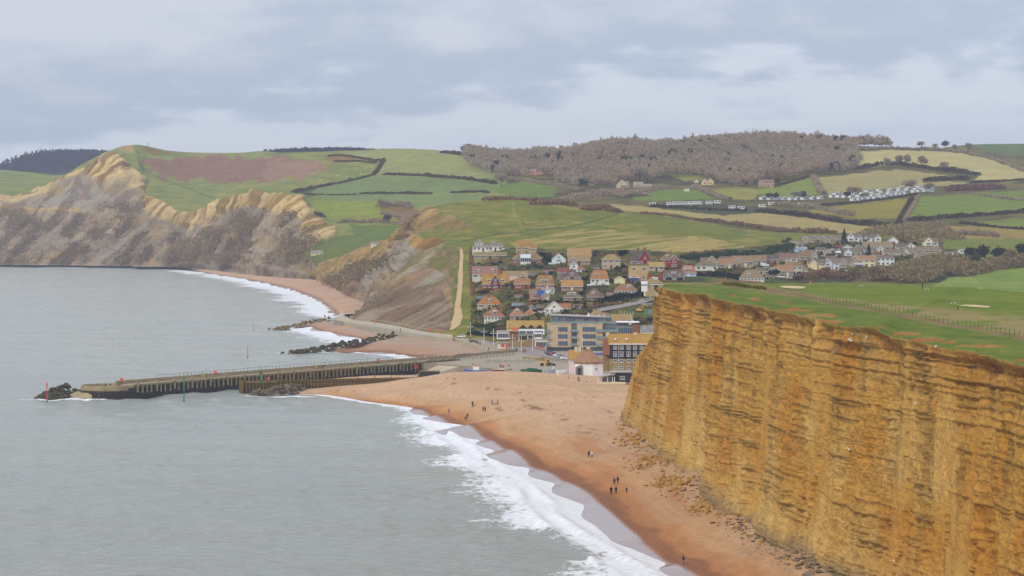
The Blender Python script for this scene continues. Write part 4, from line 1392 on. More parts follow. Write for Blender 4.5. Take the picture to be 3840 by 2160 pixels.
# harbour ground: quay, esplanade and car park
quay = sheet('quay', [(1500, 1368), (1560, 1362), (1640, 1364), (1700, 1368), (1790, 1376), (1900, 1388), (2080, 1402), (2200, 1412), (2420, 1424), (2560, 1400), (2560, 1290), (2100, 1290), (1960, 1285), (1880, 1272),
          (1740, 1250), (1690, 1248), (1640, 1256), (1640, 1264), (1700, 1268), (1765, 1290), (1832, 1318), (1800, 1332), (1700, 1344), (1600, 1356)], 4.1, M_pave, thick=6)
sheet('promenade', [(1256, 1200), (1262, 1192), (1285, 1181), (1313, 1193), (1397, 1206), (1490, 1221), (1583, 1240), (1692, 1248), (1700, 1266), (1640, 1264), (1552, 1253), (1459, 1236), (1366, 1220)], 4.9, M_concp, thick=5)
sheet('road', [(1700, 1252), (1740, 1253), (1800, 1262), (1900, 1281), (1990, 1302), (2060, 1322), (2150, 1345), (2080, 1346), (1990, 1330), (1950, 1322), (1890, 1302), (1800, 1278), (1720, 1264)], 4.16, M_asph)
# kerb-side brick footway along the road
sheet('pavement', [(1795, 1256), (1800, 1260), (1900, 1279), (1990, 1300), (2060, 1320), (2070, 1320), (2000, 1296), (1905, 1275)], 4.24, M_brickred, thick=0.12)
ribbon('track', [(1729, 935, 0.7), (1731, 965, 1.1), (1728, 1010, 1.2), (1727, 1050, 1.3), (1722, 1100, 1.4), (1716, 1150, 1.5), (1716, 1190, 2.6), (1706, 1222, 2.6), (1690, 1240, 2)], 3, M_track, 0.3)
ribbon('village_road', [(2230, 1168, 3), (2320, 1152, 3), (2400, 1135, 3), (2460, 1118, 3)], 3.0, M_asph, 0.35, 30)
ribbon('estate_road', [(3060, 962, 6), (3090, 950, 7), (3120, 942, 5), (3140, 934, 3)], 4, M_asph, 0.4, 20)
sheet('slipway', [(1590, 1394, 1.5), (1650, 1396, 1.8), (1722, 1374, 4.0), (1640, 1370, 4.0)], 2, M_concp, thick=3)
sheet('building_plot', [(2300, 1175), (2330, 1160), (2370, 1150), (2440, 1145), (2440, 1195), (2390, 1200), (2330, 1190)], 9.0, M_soilred)

# ------------------------------------------------------------------ rocks
def rock_meshes(m, n=8, flat=0.75, seed=1):
  out = []
  r = random.Random(seed)
  for i in range(n):
    bm = bmesh.new()
    pts = []
    for k in range(16):
      v = Vector((r.gauss(0, 1), r.gauss(0, 1), r.gauss(0, 1)))
      v.normalize()
      v *= 0.5 * r.uniform(0.82, 1.12)
      # blocky: push towards a box
      mxx = max(abs(v.x), abs(v.y), abs(v.z))
      v = v * (0.6 + 0.4 * 0.42 / mxx)
      pts.append(bm.verts.new((v.x * r.uniform(0.95, 1.05), v.y * 0.85, v.z * flat)))
    res = bmesh.ops.convex_hull(bm, input=pts)
    junk = [e for e in res['geom_interior'] if isinstance(e, bmesh.types.BMVert)]
    bmesh.ops.delete(bm, geom=junk, context='VERTS')
    me = bpy.data.meshes.new('boulder')
    bm.to_mesh(me)
    bm.free()
    me.materials.append(m)
    out.append(me)
  return out

RK_D, RK_G, RK_T, RK_Y, RK_S = rock_meshes(M_rockd, seed=1), rock_meshes(M_rockg, seed=2), rock_meshes(M_rockt, seed=3), rock_meshes(M_rocky, seed=4), rock_meshes(M_rocks, 8, 0.38, 5)

def boulder(parent, me, loc, s, name='boulder', base=Vector((0, 0, 0))):
  o = bpy.data.objects.new(name, me)
  COL.objects.link(o)
  o.parent = parent
  o.location = Vector(loc) - base
  o.scale = (s * random.uniform(0.85, 1.25), s * random.uniform(0.8, 1.1), s * random.uniform(0.8, 1.1))
  o.rotation_euler = (random.uniform(-.35, .35), random.uniform(-.35, .35), random.uniform(0, 6.3))
  return o

def rock_bank(name, label, line, width, height, n, size, meshes, cat='rocks', jag=0.35, seed=3):
  """line: photo waterline points (px, py) at sea level; a heap of boulders along it."""
  random.seed(seed)
  w = PZ([q[0] for q in line], [q[1] for q in line], 0.0)
  k = np.r_[0, np.cumsum(np.linalg.norm(np.diff(w, axis=0), axis=1))]
  base = Vector(w[0])
  root = empty(name, base, 0, label, cat)
  for i in range(n):
    t = (i + random.random()) / n * k[-1]
    p = np.array([np.interp(t, k, w[:, j]) for j in range(3)])
    j = min(np.searchsorted(k, t), len(w) - 1)
    dr = w[j] - w[j - 1]
    dr /= np.linalg.norm(dr)
    nr = np.array([-dr[1], dr[0], 0])
    q = random.uniform(-1, 1)
    W = np.interp(t / k[-1], np.linspace(0, 1, len(width)), width)
    H = np.interp(t / k[-1], np.linspace(0, 1, len(height)), height)
    p = p + nr * (q * W * 0.5 + W * 0.5)
    p[2] = H * (1 - abs(q) ** 1.6) * random.uniform(0.55, 1.0) + random.uniform(-jag, jag) * size * 0.5 + 0.15
    boulder(root, random.choice(meshes), p, size * random.uniform(0.65, 1.3), base=base)
  return root

rock_bank('rock_groyne', 'dark boulder groyne running from harbour beach into the sea', [(1052, 1326), (1100, 1330), (1160, 1330), (1250, 1316), (1366, 1296), (1470, 1284), (1575, 1272)],
    [7, 10, 9, 8, 7, 6, 6], [1.0, 2.4, 2.8, 3.0, 3.6, 4.4, 5.0], 260, 2.0, RK_D, 'groyne', seed=5)
rock_bank('rock_groyne', 'low pale brown boulder groyne beside the promenade end', [(1000, 1236), (1060, 1238), (1120, 1230), (1180, 1222), (1255, 1212)],
    [6, 7, 7, 8, 8], [0.8, 1.6, 2.6, 3.8, 4.8], 170, 1.8, RK_T, 'groyne', seed=6)
rock_bank('rock_armour', 'grey boulders heaped off the drum end of the long pier', [(128, 1499), (180, 1501), (240, 1499), (312, 1486)],
    [5, 9, 12, 12], [0.8, 2.4, 3.6, 4.4], 190, 2.0, RK_D, seed=7)
rock_bank('rock_armour', 'big grey brown boulders piled against the short timber pier head', [(918, 1486), (960, 1488), (1030, 1487), (1090, 1484), (1130, 1476), (1170, 1464)],
    [4, 7, 7, 7, 5, 3], [1.0, 3.0, 3.6, 3.4, 3.0, 2.8], 110, 2.3, RK_G, seed=8)
rock_bank('rock_armour', 'tan boulder bank below the quay edge behind the boats', [(1690, 1400), (1740, 1404), (1800, 1408), (1880, 1412), (1950, 1416)],
    [4, 5, 6, 6, 5], [3.2, 4.2, 4.4, 4.4, 4.2], 120, 1.5, RK_T, seed=9)
rock_bank('rock_armour', 'grey rocks tumbled at the foot of the promenade wall', [(1345, 1262), (1400, 1268), (1470, 1276), (1540, 1274)],
    [4, 6, 6, 4], [1.6, 2.2, 2.6, 3.2], 70, 1.2, RK_G, seed=10)

def rockfall(label, spots, seed):
  """spots: (px, py, spread_px_x, spread_px_y, n, size, flat)"""
  random.seed(seed)
  p0 = hit(spots[0][0], spots[0][1])
  root = empty('rockfall', p0, 0, label, 'rocks')
  for (px, py, sx, sy, n, size, fl) in spots:
    for i in range(int(n * 1.5)):
      q = hit(px + random.gauss(0, sx), py + random.gauss(0, sy))
      s = size * random.choice((0.5, 0.6, 0.7, 0.9, 1.1, 1.5))
      boulder(root, random.choice(RK_S if random.random() < fl else RK_Y), q + Vector((0, 0, s * 0.1)), s, 'rock', p0)
  return root

rockfall('ochre boulders spilled at the cliff foot nearest the beach cafe', [(2370, 1650, 30, 14, 40, 1.1, .2), (2340, 1600, 22, 10, 22, .8, .3), (2410, 1690, 16, 12, 16, .9, .2)], 21)
rockfall('mound of rounded ochre boulders above the walkers in white coat', [(2440, 1728, 28, 12, 55, 1.0, .1), (2400, 1755, 26, 8, 20, .9, .3), (2500, 1735, 18, 12, 18, .9, .4), (2340, 1745, 22, 12, 8, .6, .2)], 22)
rockfall('long heap of tan boulders beside the group of five walkers', [(2530, 1800, 34, 14, 70, 1.0, .1), (2480, 1822, 30, 8, 22, .9, .3), (2570, 1830, 40, 14, 26, .9, .6), (2540, 1862, 60, 10, 16, .6, .5)], 23)
rockfall('largest pile of ochre rubble at the middle of the cliff foot', [(2660, 1895, 36, 15, 90, .95, .1), (2620, 1920, 30, 8, 24, .8, .3), (2720, 1915, 24, 14, 24, .9, .4), (2760, 1950, 40, 12, 30, .8, .7)], 24)
rockfall('scattered grey slabs along the foot of the nearest cliff', [(2790, 1985, 30, 10, 34, .7, .9), (2850, 2010, 40, 14, 40, .7, .8), (2920, 2035, 40, 14, 34, 1.0, .9), (2990, 2080, 40, 22, 40, 1.2, .9),
                                  (2900, 2075, 50, 14, 30, .5, .8), (3060, 2120, 40, 20, 30, 1.4, .9), (2960, 2110, 50, 14, 24, .6, .8), (3120, 2150, 30, 14, 18, 1.2, .9)], 25)
# ------------------------------------------------------------------ piers
def local_frame(a, b):
  a, b = Vector(a), Vector(b)
  d = b - a
  return a, math.atan2(d.y, d.x), d.length

def build_west_pier():
  a = PZ(510, 1440, 5.0)
  b = PZ(1700, 1345, 5.0)
  org, rz, L = local_frame((a[0], a[1], 0), (b[0], b[1], 0))
  root = empty('harbour_pier', org, rz, 'long concrete pier on rusty sheet piling with a round drum end', 'pier')
  MB().box(-1, L + 6, 0.35, 6.4, 4.1, 4.75).build('deck', M_pave, root)
  n = int((L + 2) / 1.1)
  pan = MB().prism([(0, .6), (.25, .2), (.75, .2), (1.0, .6), (1.1, .6), (1.1, 1.0), (0, 1.0)], 'z', -2.5, 3.3).mesh('sheet_pile', M_rust)
  brk = MB().box(0, .5, -.12, .62, 1.6, 4.5).box(-.05, .55, -.2, .6, 4.05, 4.55).mesh('bracket', M_conc)
  for i in range(n):
    o = link('sheet_pile', pan, root)
    o.location = (-2 + i * 1.1, 0, 0)
  k = 0
  x = 0.6
  while x < L - 4:
    o = link('bracket', brk, root)
    o.location = (x, 0, 0)
    o.scale = (1.0 if k % 4 else 1.6, 1, 1.0 if k % 4 else 1.25)
    x += 2.45 if k % 3 else 3.0
    k += 1
  MB().box(-1, L + 2, -.05, .75, 4.5, 4.98).build('kerb', M_conc, root)
  MB().box(-3, L + 4, 6.4, 7.0, -1, 6.0).build('parapet_wall', M_conc, root)
  MB().box(30, 64, 5.2, 6.4, 4.75, 5.25).build('bench_step', M_conc, root)
  MB().box(96, 140, 5.2, 6.4, 4.75, 5.2).build('bench_step', M_conc, root)
  for q in (46, 118):
    MB().box(q, q + 2.4, 4.6, 6.4, 4.75, 6.3).build('buttress', M_conc, root)
  post = MB().cyl(0, 0, 0, 1.15, 0.06, 0.05, 6).mesh('rail_post', M_rust)
  x = 20.0
  while x < L - 2:
    o = link('rail_post', post, root)
    o.location = (x, 6.7, 6.0)
    x += 2.3
  MB().tube((20, 6.7, 6.95), (L - 2, 6.7, 6.95), 0.035).build('hand_rail', M_rust, root)
  # drum head: low round wall with a paved floor, on a piled base
  R = 9.5
  dc = Vector((-142.3, 1014, 0)) - org
  cx, cy = dc.x * math.cos(rz) + dc.y * math.sin(rz), -dc.x * math.sin(rz) + dc.y * math.cos(rz)
  ang = [2 * math.pi * i / 48 for i in range(48)]
  ell = lambda r, z: [(cx + r * math.cos(t), cy + r * math.sin(t), z) for t in ang]
  MB().loftr([ell(R, 2.8), ell(R, 4.5), ell(R - .5, 4.5), ell(R - .5, 3.5), ell(.05, 3.5)]).build('drum_wall', M_conc, root)
  MB().loftr([ell(R + .9, -2), ell(R + .9, 2.75), ell(.1, 2.8)]).build('drum_base', M_rust, root)
  pil = MB().cyl(0, 0, -2, 2.85, .28, .28, 6).mesh('pile', M_rust)
  for i, t in enumerate(ang):
    o = link('pile', pil, root)
    o.location = (cx + (R + .95) * math.cos(t), cy + (R + .95) * math.sin(t), 0)
  # link from drum to pier and the sloping apron on the seaward side
  MB().box(min(cx, -3), 0, .8, cy, -2, 3.6).build('neck', M_rust, root)
  MB().box(min(cx, -3), 0, .7, cy, 3.6, 4.3).build('neck_deck', M_conc, root)
  q = [PZ(250, 1482, 1.0), PZ(312, 1497, .2), PZ(345, 1482, 1.6), PZ(306, 1462, 3.0)]
  ap = MB().add([tuple(v) for v in q] + [(v[0], v[1], -2) for v in q], [(0, 1, 2, 3), (7, 6, 5, 4), (0, 4, 5, 1), (1, 5, 6, 2), (2, 6, 7, 3), (3, 7, 4, 0)])
  o = ap.build('apron', M_conc, root)
  o.matrix_parent_inverse = (Matrix.Translation(org) @ Matrix.Rotation(rz, 4, 'Z')).inverted()
  return org, rz, L

WP = build_west_pier()

def build_east_pier():
  a = PZ(909, 1425, 4.8)
  b = PZ(1502, 1413, 4.8)
  org, rz, L = local_frame((a[0], a[1], 0), (b[0], b[1], 0))
  root = empty('timber_pier', org, rz, 'short timber pier with close upright posts beside the sandy beach', 'pier')
  MB().box(0, L + 14, .4, 4.4, 3.2, 3.6).build('deck', M_woodd, root)
  bd = MB().box(0, L + .4, 0, .12, 0, .34).mesh('plank', mat('plank_timber', A(112, 100, 74), .9, .3, 1.0))
  for i in range(7):
    o = link('plank', bd, root)
    o.location = (0, .28, 2.0 + i * .37)
  MB().box(0, L, .5, 4.2, -2.2, 1.9).build('core_wall', M_woodd, root)
  post = MB().cyl(0, 0, -2.5, 4.7, .17, .15, 7).mesh('pile', M_wood)
  x, k = 0.15, 0
  while x < L:
    o = link('pile', post, root)
    o.location = (x, -.08, random.uniform(-.12, .12))
    if k % 5 == 0 and x > 6:
      q = link('pile', post, root)
      q.location = (x, 4.3, .9)
    x += 1.28
    k += 1
  for i in range(5):                      # head of the pier, seen end on
    o = link('pile', post, root)
    o.location = (-.1, .1 + i * .95, .05)
  MB().box(-.2, L, -.12, .06, 4.0, 4.22).build('waling', M_wood, root)
  MB().box(1.5, 13, -.1, .5, 3.75, 4.3).build('parapet', M_conc, root)
  # lower fence running back to the dunes
  fp = MB().box(-.07, .07, -.07, .07, -1.5, 1.1).mesh('fence_post', M_wood)
  ra = math.radians(2)
  for i in range(16):
    o = link('fence_post', fp, root)
    o.location = (L + .8 + i * .9, .1, 3.7)
  MB().box(L, L + 14.5, .12, .2, 3.4, 4.5).build('fence_board', M_wood, root)
  return org, rz, L

EP = build_east_pier()

def on_pier(frame, x, y, z):
  o, r, L = frame
  return Vector((o.x + x * math.cos(r) - y * math.sin(r), o.y + x * math.sin(r) + y * math.cos(r), z))

# sea marks
def beacon(label, px, ytop, ybase, m, r=.16, top='can', z=0.0):
  p = PZ(px, ybase, z)
  h = (ybase - ytop) * p[1] / FPX
  root = empty('sea_mark', p, 0, label, 'beacon')
  MB().cyl(0, 0, -3, h * .97, r, r * .8, 8).build('pole', m, root)
  MB().cyl(0, 0, -3, .9, r * 1.15, r * 1.15, 8).build('weed_band', M_dark, root)
  if top == 'can':
    MB().cyl(0, 0, h * .80, h * .83, r * 2.0, r * 2.0, 8).cyl(0, 0, h * .97, h, r * .5, r * .2, 6).build('topmark', M_dark if top == 'x' else m, root)
  elif top == 'board':
    MB().box(-.5, .5, -.1, .1, h * .72, h * .99).build('topmark', m, root)
  return root

beacon('red pole marker standing in the sea off the drum pier', 176, 1429, 1511, M_red, .2)
beacon('green pole marker standing in the sea before the long pier', 690, 1407, 1508, M_greenp, .2)
beacon('red pole marker alone in the sea north of the piers', 929, 1297, 1341, M_red, .16)
beacon('thin bare pole in the sea off the pale groyne', 951, 1208, 1238, M_dark, .08, None)
beacon('red tide board post in the channel, nearer the beach', 1482, 1370, 1404, M_red, .2, 'board')
beacon('red tide board post in the channel, nearer the slipway', 1559, 1370, 1404, M_red, .2, 'board')
beacon('tall brown mooring post beside the long pier', 1507, 1356, 1408, M_rust, .2, None)
beacon('tall dark mooring post by the slipway', 1632, 1358, 1392, M_woodd, .2, None)
p = on_pier(EP, 7.2, 1.5, 3.6)
root = empty('light_beacon', p, 0, 'green conical light beacon on the short timber pier head', 'beacon')
MB().cyl(0, 0, 0, 3.4, .45, .22, 10).build('tower', M_greenp, root)
MB().cyl(0, 0, 3.4, 6.0, .1, .06, 6).build('mast', M_greenp, root)
MB().cyl(0, 0, 3.3, 3.9, .32, .32, 8).build('lantern', M_dark, root)

def lifebuoy(label, loc, s=1.0):
  root = empty('lifebuoy_post', loc, 0, label, 'lifebuoy')
  MB().cyl(0, 0, 0, 1.2 * s, .07 * s, .07 * s, 6).build('post', M_woodd, root)
  MB().cyl(0, -.1, 0, 0, .4).v if False else None
  ring = MB()
  n = 12
  rings = []
  for i in range(n):
    t = 2 * math.pi * i / n
    rings.append([( (.38 + .1 * math.cos(u)) * math.cos(t) * s, -.12 + .1 * math.sin(u) * s, 1.35 * s + (.38 + .1 * math.cos(u)) * math.sin(t) * s) for u in (0, math.pi / 2, math.pi, 3 * math.pi / 2)])
  rings.append(rings[0])
  ring.loftr(rings, False)
  ring.box(-.36 * s, .36 * s, -.1, 0, .98 * s, 1.72 * s)
  ring.build('ring', M_orange, root)
  return root

lifebuoy('orange lifebuoy on the long pier by the drum end', on_pier(WP, -1.0, 5.6, 4.75), 1.3)
lifebuoy('orange lifebuoy on the long pier opposite the green beacon', on_pier(WP, 54, 5.6, 4.75), 1.2)
lifebuoy('orange lifebuoy on the long pier near its landward end', on_pier(WP, 162, 5.6, 4.75), 1.2)
lifebuoy('orange lifebuoy beside the green beacon on the timber pier', on_pier(EP, 10.0, 1.0, 3.6), 1.1)
lifebuoy('orange lifebuoy half way along the promenade', Vector(PZ(1404, 1217, 4.9)), 1.2)
lifebuoy('orange lifebuoy at the village end of the promenade', Vector(PZ(1612, 1250, 4.9)), 1.3)
lifebuoy('orange lifebuoy at the promenade steps', Vector(PZ(1655, 1256, 4.9)), 1.3)
lifebuoy('orange lifebuoy by the parked white car on the esplanade', Vector(PZ(1767, 1271, 4.2)), 1.2)

# ------------------------------------------------------------------ walls, railings and fences about the harbour
def wall_line(name, label, pts, z, h, t, m, cat='wall', piers=0):
  """pts: photo points at height z."""
  w = PZ([q[0] for q in pts], [q[1] for q in pts], z)
  root = empty(name, w[0], 0, label, cat)
  for i in range(len(w) - 1):
    a, b = Vector(w[i]) - Vector(w[0]), Vector(w[i + 1]) - Vector(w[0])
    d = (b - a)
    nrm = Vector((-d.y, d.x, 0)).normalized() * t / 2
    q = [a - nrm, b - nrm, b + nrm, a + nrm]
    mb = MB()
    mb.add([(v.x, v.y, -3.0) for v in q] + [(v.x, v.y, h) for v in q], [(3, 2, 1, 0), (4, 5, 6, 7), (0, 1, 5, 4), (1, 2, 6, 5), (2, 3, 7, 6), (3, 0, 4, 7)])
    mb.build('wall_section', m, root)
  return root

def railing(label, pts, z, h, sp, m, name='railing', cat='railing', r=.05):
  w = PZ([q[0] for q in pts], [q[1] for q in pts], z)
  k = np.r_[0, np.cumsum(np.linalg.norm(np.diff(w, axis=0), axis=1))]
  root = empty(name, w[0], 0, label, cat)
  pm = MB().cyl(0, 0, -.2, h, r, r, 5).mesh('post', m)
  n = max(2, int(k[-1] / sp))
  for i in range(n + 1):
    t = k[-1] * i / n
    o = link('post', pm, root)
    o.location = Vector([np.interp(t, k, w[:, j]) for j in range(3)]) - Vector(w[0])
  for zz in ((h * .97, h * .5) if name == 'railing' else (h * .9,)):
    mb = MB()
    for i in range(len(w) - 1):
      mb.tube(Vector(w[i] - w[0]) + Vector((0, 0, zz)), Vector(w[i + 1] - w[0]) + Vector((0, 0, zz)), r * .7, n=5)
      mb.build('rail', m, root)
      mb = MB()
  return root

wall_line('sea_wall', 'pale stepped concrete sea wall below the promenade', [(1254, 1201), (1262, 1203), (1366, 1221), (1459, 1237), (1552, 1254), (1642, 1266)], 4.6, .35, .6, mat('sea_wall_stone', A(158, 150, 140), .9, .2, .4))
wall_line('retaining_wall', 'low stone wall between the promenade and the eroding slope', [(1313, 1192), (1397, 1205), (1490, 1220), (1583, 1239), (1690, 1250)], 4.9, 1.3, .4, M_conc)
wall_line('sea_wall', 'curved concrete wall between the harbour sand and the esplanade', [(1640, 1264), (1700, 1270), (1765, 1292), (1800, 1306), (1830, 1318)], 4.1, .8, .5, M_concp)
wall_line('sea_wall', 'brown concrete wall where the pier meets the esplanade', [(1600, 1357), (1665, 1350), (1700, 1342), (1740, 1338), (1840, 1326), (1900, 1322), (1940, 1318)], 4.1, 1.0, .5, M_conc)
wall_line('garden_wall', 'brown brick terrace wall below the seafront restaurant', [(1870, 1272), (1930, 1284), (1975, 1292), (2040, 1304)], 4.2, 1.0, .4, M_brickred)
wall_line('quay_wall', 'brown stone wall by the car park ramp', [(1960, 1348), (2010, 1352), (2040, 1352), (2070, 1372)], 4.1, 1.2, .4, M_stone)
railing('steel railing along the seaward edge of the promenade', [(1366, 1220), (1459, 1236), (1552, 1253), (1625, 1263)], 4.9, 1.1, 1.6, M_steel)
railing('white railing round the promenade end platform', [(1256, 1199), (1262, 1191), (1287, 1180)], 4.9, 1.2, 1.5, M_white)
railing('dark post railing along the pier approach', [(1600, 1366), (1670, 1358), (1740, 1350), (1800, 1345), (1860, 1339), (1930, 1332)], 4.1, 1.5, 2.2, M_woodd, r=.09)
railing('steel railing on the quay edge behind the boats', [(1790, 1378), (1900, 1388), (2000, 1394), (2100, 1398)], 4.1, 1.1, 1.8, M_steel)
railing('timber rail fence beside the car park', [(2030, 1345), (2060, 1352), (2100, 1358), (2140, 1362)], 4.1, 1.1, 1.6, M_wood, r=.08)

# ------------------------------------------------------------------ lamp posts
def lamp_post(label, px, yt, yb):
  p = PZ(px, yb, 4.15)
  h = (yb - yt) * p[1] / FPX
  root = empty('street_lamp', p, random.uniform(-.3, .3), label, 'street lamp', 'white twin arm lamps along the esplanade')
  MB().cyl(0, 0, 0, h, .14, .09, 8).build('pole', M_white, root)
  MB().tube((-1.15, 0, h * .72), (1.15, 0, h * .72), .06).build('arm', M_white, root)
  for s in (-1, 1):
    MB().box(s * 1.15 - .38, s * 1.15 + .38, -.2, .2, h * .72 - .12, h * .72 + .1).build('lamp_head', M_white, root)

for q, lb in (((1764, 1209, 1268), 'white twin arm street lamp beside the parked white car'), ((1815, 1229, 1285), 'white twin arm street lamp between two walkers and the garden bank'),
      ((1851, 1232, 1296), 'white twin arm street lamp just left of the cream kiosk'), ((1922, 1253, 1307), 'white twin arm street lamp just right of the cream kiosk'),
      ((1955, 1259, 1321), 'white twin arm street lamp beside the red car'), ((1997, 1253, 1319), 'white twin arm street lamp before the terrace of the glazed restaurant')):
  lamp_post(lb, *q)

# ------------------------------------------------------------------ cars
def car_meshes(paint, van=False):
  Lc, Wc = (4.9, 1.95) if van else (4.2, 1.78)
  H = 1.95 if van else 1.46
  if van:
    prof = [(-2.4, .35), (2.35, .35), (2.42, .8), (2.2, 1.05), (1.55, 1.2), (.95, 1.9), (-2.35, 1.95), (-2.45, .8)]
    glass = [(1.48, 1.22), (.97, 1.80), (-.1, 1.80), (-.1, 1.22)]
  else:
    prof = [(-2.05, .35), (2.0, .35), (2.1, .62), (2.0, .82), (1.05, .95), (.45, 1.4), (-1.25, 1.46), (-1.9, 1.05), (-2.1, .9), (-2.12, .5)]
    glass = [(.92, .97), (.40, 1.34), (-1.2, 1.38), (-1.75, 1.02)]
  bm = bmesh.new()
  rows = []
  for s, k in ((-1, .94), (-.82, 1.0), (.82, 1.0), (1, .94)):
    rows.append([bm.verts.new((x, s * Wc / 2 * (1.0 if z < .9 else .86), .35 + (z - .35) * k if abs(s) == 1 else z)) for x, z in prof])
  n = len(prof)
  for a, b in zip(rows[:-1], rows[1:]):
    for i in range(n):
      bm.faces.new((a[i], a[(i + 1) % n], b[(i + 1) % n], b[i]))
  bm.faces.new(rows[0][::-1])
  bm.faces.new(rows[-1])
  bmesh.ops.recalc_face_normals(bm, faces=bm.faces)
  me = bpy.data.meshes.new('body')
  bm.to_mesh(me)
  bm.free()
  me.materials.append(paint)
  g = MB()
  yw = Wc / 2 * .88
  for s in (-1, 1):
    g.add([(x, s * (yw + .03), z) for x, z in glass], [tuple(range(4))])
  side = g.mesh('side_window', M_glass)
  w = MB()
  x0, z0 = (1.62, 1.2) if van else (1.10, .96)
  x1, z1 = (1.0, 1.86) if van else (.48, 1.40)
  w.add([(x0 + .02, -.7, z0 + .03), (x0 + .02, .7, z0 + .03), (x1 + .02, .62, z1 + .02), (x1 + .02, -.62, z1 + .02)], [(0, 1, 2, 3)])
  if not van:
    w.add([(-1.95, -.68, 1.06), (-1.95, .68, 1.06), (-1.32, .6, 1.44), (-1.32, -.6, 1.44)], [(0, 1, 2, 3)])
  wind = w.mesh('windscreen', M_glass)
  return me, side, wind

WHEEL = MB().loftr([[(math.cos(t) * r, y, math.sin(t) * r) for t in [2 * math.pi * i / 12 for i in range(12)]] for y, r in ((-.11, .30), (-.08, .33), (.08, .33), (.11, .30))]).mesh('wheel', M_tyre)
RIM = MB().loftr([[(math.cos(t) * .19, y, math.sin(t) * .19) for t in [2 * math.pi * i / 10 for i in range(10)]] for y in (-.125, .125)]).mesh('rim', M_silver)
CARS = {}

def car(label, loc, rz, paint, van=False, group=None):
  key = (paint.name, van)
  if key not in CARS:
    CARS[key] = car_meshes(paint, van)
  body, side, wind = CARS[key]
  root = empty('parked_van' if van else 'parked_car', loc, rz, label, 'van' if van else 'car', group)
  link('body', body, root)
  link('side_window', side, root)
  link('windscreen', wind, root)
  for sx in (-1.3, 1.3):
    for sy in (-.8, .8):
      w = link('wheel', WHEEL, root)
      w.location = (sx * (1.12 if van else 1), sy, .33)
      link('rim', RIM, w)
  for sy in (-.6, .6):
    h = link('headlight', HEADL, root)
    h.location = (2.06 if not van else 2.36, sy, .68 if not van else .85)
  return root

HEADL = MB().box(-.06, .06, -.16, .16, -.08, .08).mesh('headlight', M_white)
M_carw = mat('white_car_paint', (.78, .78, .78), .3, .03, 1, spec=.6)
M_carr = mat('red_car_paint', (.45, .03, .04), .3, .03, 1, spec=.6)
M_card = mat('black_car_paint', (.03, .03, .04), .3, .03, 1, spec=.6)
M_carb = mat('blue_car_paint', (.06, .10, .25), .3, .03, 1, spec=.6)
G_ = 'cars in the harbour car park'
car('white hatchback parked on the esplanade road', Vector(PZ(1730, 1266, 4.17)), math.radians(170), M_carw)
car('dark saloon parked below the esplanade wall', Vector(PZ(1776, 1285, 4.17)), math.radians(-20), M_card)
car('red hatchback driving past the cream kiosk', Vector(PZ(1962, 1320, 4.17)), math.radians(-100), M_carr)
for i, (px, py, m, lb) in enumerate(((2068, 1332, M_card, 'black car, first in the car park row before the flats'), (2078, 1333, M_carr, 'red car parked between the black and white cars'),
                  (2094, 1338, M_carw, 'white car parked beside the red car below the flats'), (2106, 1342, M_silver, 'silver car parked between the white and pale cars'),
                  (2120, 1348, M_carw, 'white estate car nearest the pink cottage'), (2060, 1326, M_carb, 'blue car at the far end of the car park'))):
  car(lb, Vector(PZ(px, py, 4.17)), math.radians(28), m, group=G_)
p = hit(2868, 1000)
car('white van parked outside the hillside bungalows', p + Vector((0, 0, .2)), math.radians(15), M_carw, True)
p = hit(2876, 1009)
car('silver car parked before the white van on the hill', p + Vector((0, 0, .2)), math.radians(15), M_silver)
p = hit(3146, 932)
car('red car parked at the head of the estate road', p + Vector((0, 0, .3)), math.radians(10), M_carr)
for px, py, lb in ((3196, 905, 'white car on the drive of the white gabled house'), (3172, 908, 'white car beside the dark conifer in the estate'), (3230, 906, 'silver car beside the twin white houses')):
  p = hit(px, py)
  car(lb, p + Vector((0, 0, .3)), math.radians(random.uniform(-20, 20)), M_silver if 'silver' in lb else M_carw)
p = hit(1190, 998)
car('dark car parked by the bungalow in the valley mouth', p + Vector((0, 0, .3)), .3, M_carb)
# ------------------------------------------------------------------ houses
ROOFS = {}

def roofm(rgb, lichen=None):
  key = ('roof', tuple(rgb), lichen)
  if key in ROOFS:
    return ROOFS[key]
  m, t, b, out = new_mat('roof_%d_%d_%d' % tuple(rgb))
  soft = lambda c: [0.62 * v + 0.38 * (sum(c) / 3 - 2) for v in c]
  c0 = A_mid(*soft(rgb))
  c1 = A_mid(*soft(lichen or [int(v * .82) for v in rgb]))
  n = noise_node(t, .35, 5, .65)
  cr = N(t, 'ShaderNodeValToRGB')
  cr.color_ramp.elements[0].position = .38
  cr.color_ramp.elements[0].color = (*c0, 1)
  cr.color_ramp.elements[1].position = .62
  cr.color_ramp.elements[1].color = (*c1, 1)
  t.links.new(n, cr.inputs[0])
  t.links.new(vary(t, cr.outputs[0], noise_node(t, 2.5, 3, .6), .14), b.inputs['Base Color'])
  b.inputs['Roughness'].default_value = .9
  w = N(t, 'ShaderNodeTexWave')
  w.bands_direction = 'Z'
  w.inputs['Scale'].default_value = 1.0
  t.links.new(N(t, 'ShaderNodeNewGeometry').outputs['Position'], w.inputs[0])
  add_bump(t, b, w.outputs['Fac'], .35, .05)
  ROOFS[key] = m
  return m

def wallm(rgb):
  return mat('wall_%d_%d_%d' % tuple(rgb), np.clip(A_mid(*rgb) * 1.35, 0, .84), .9, .1, .6)

WIN = {}

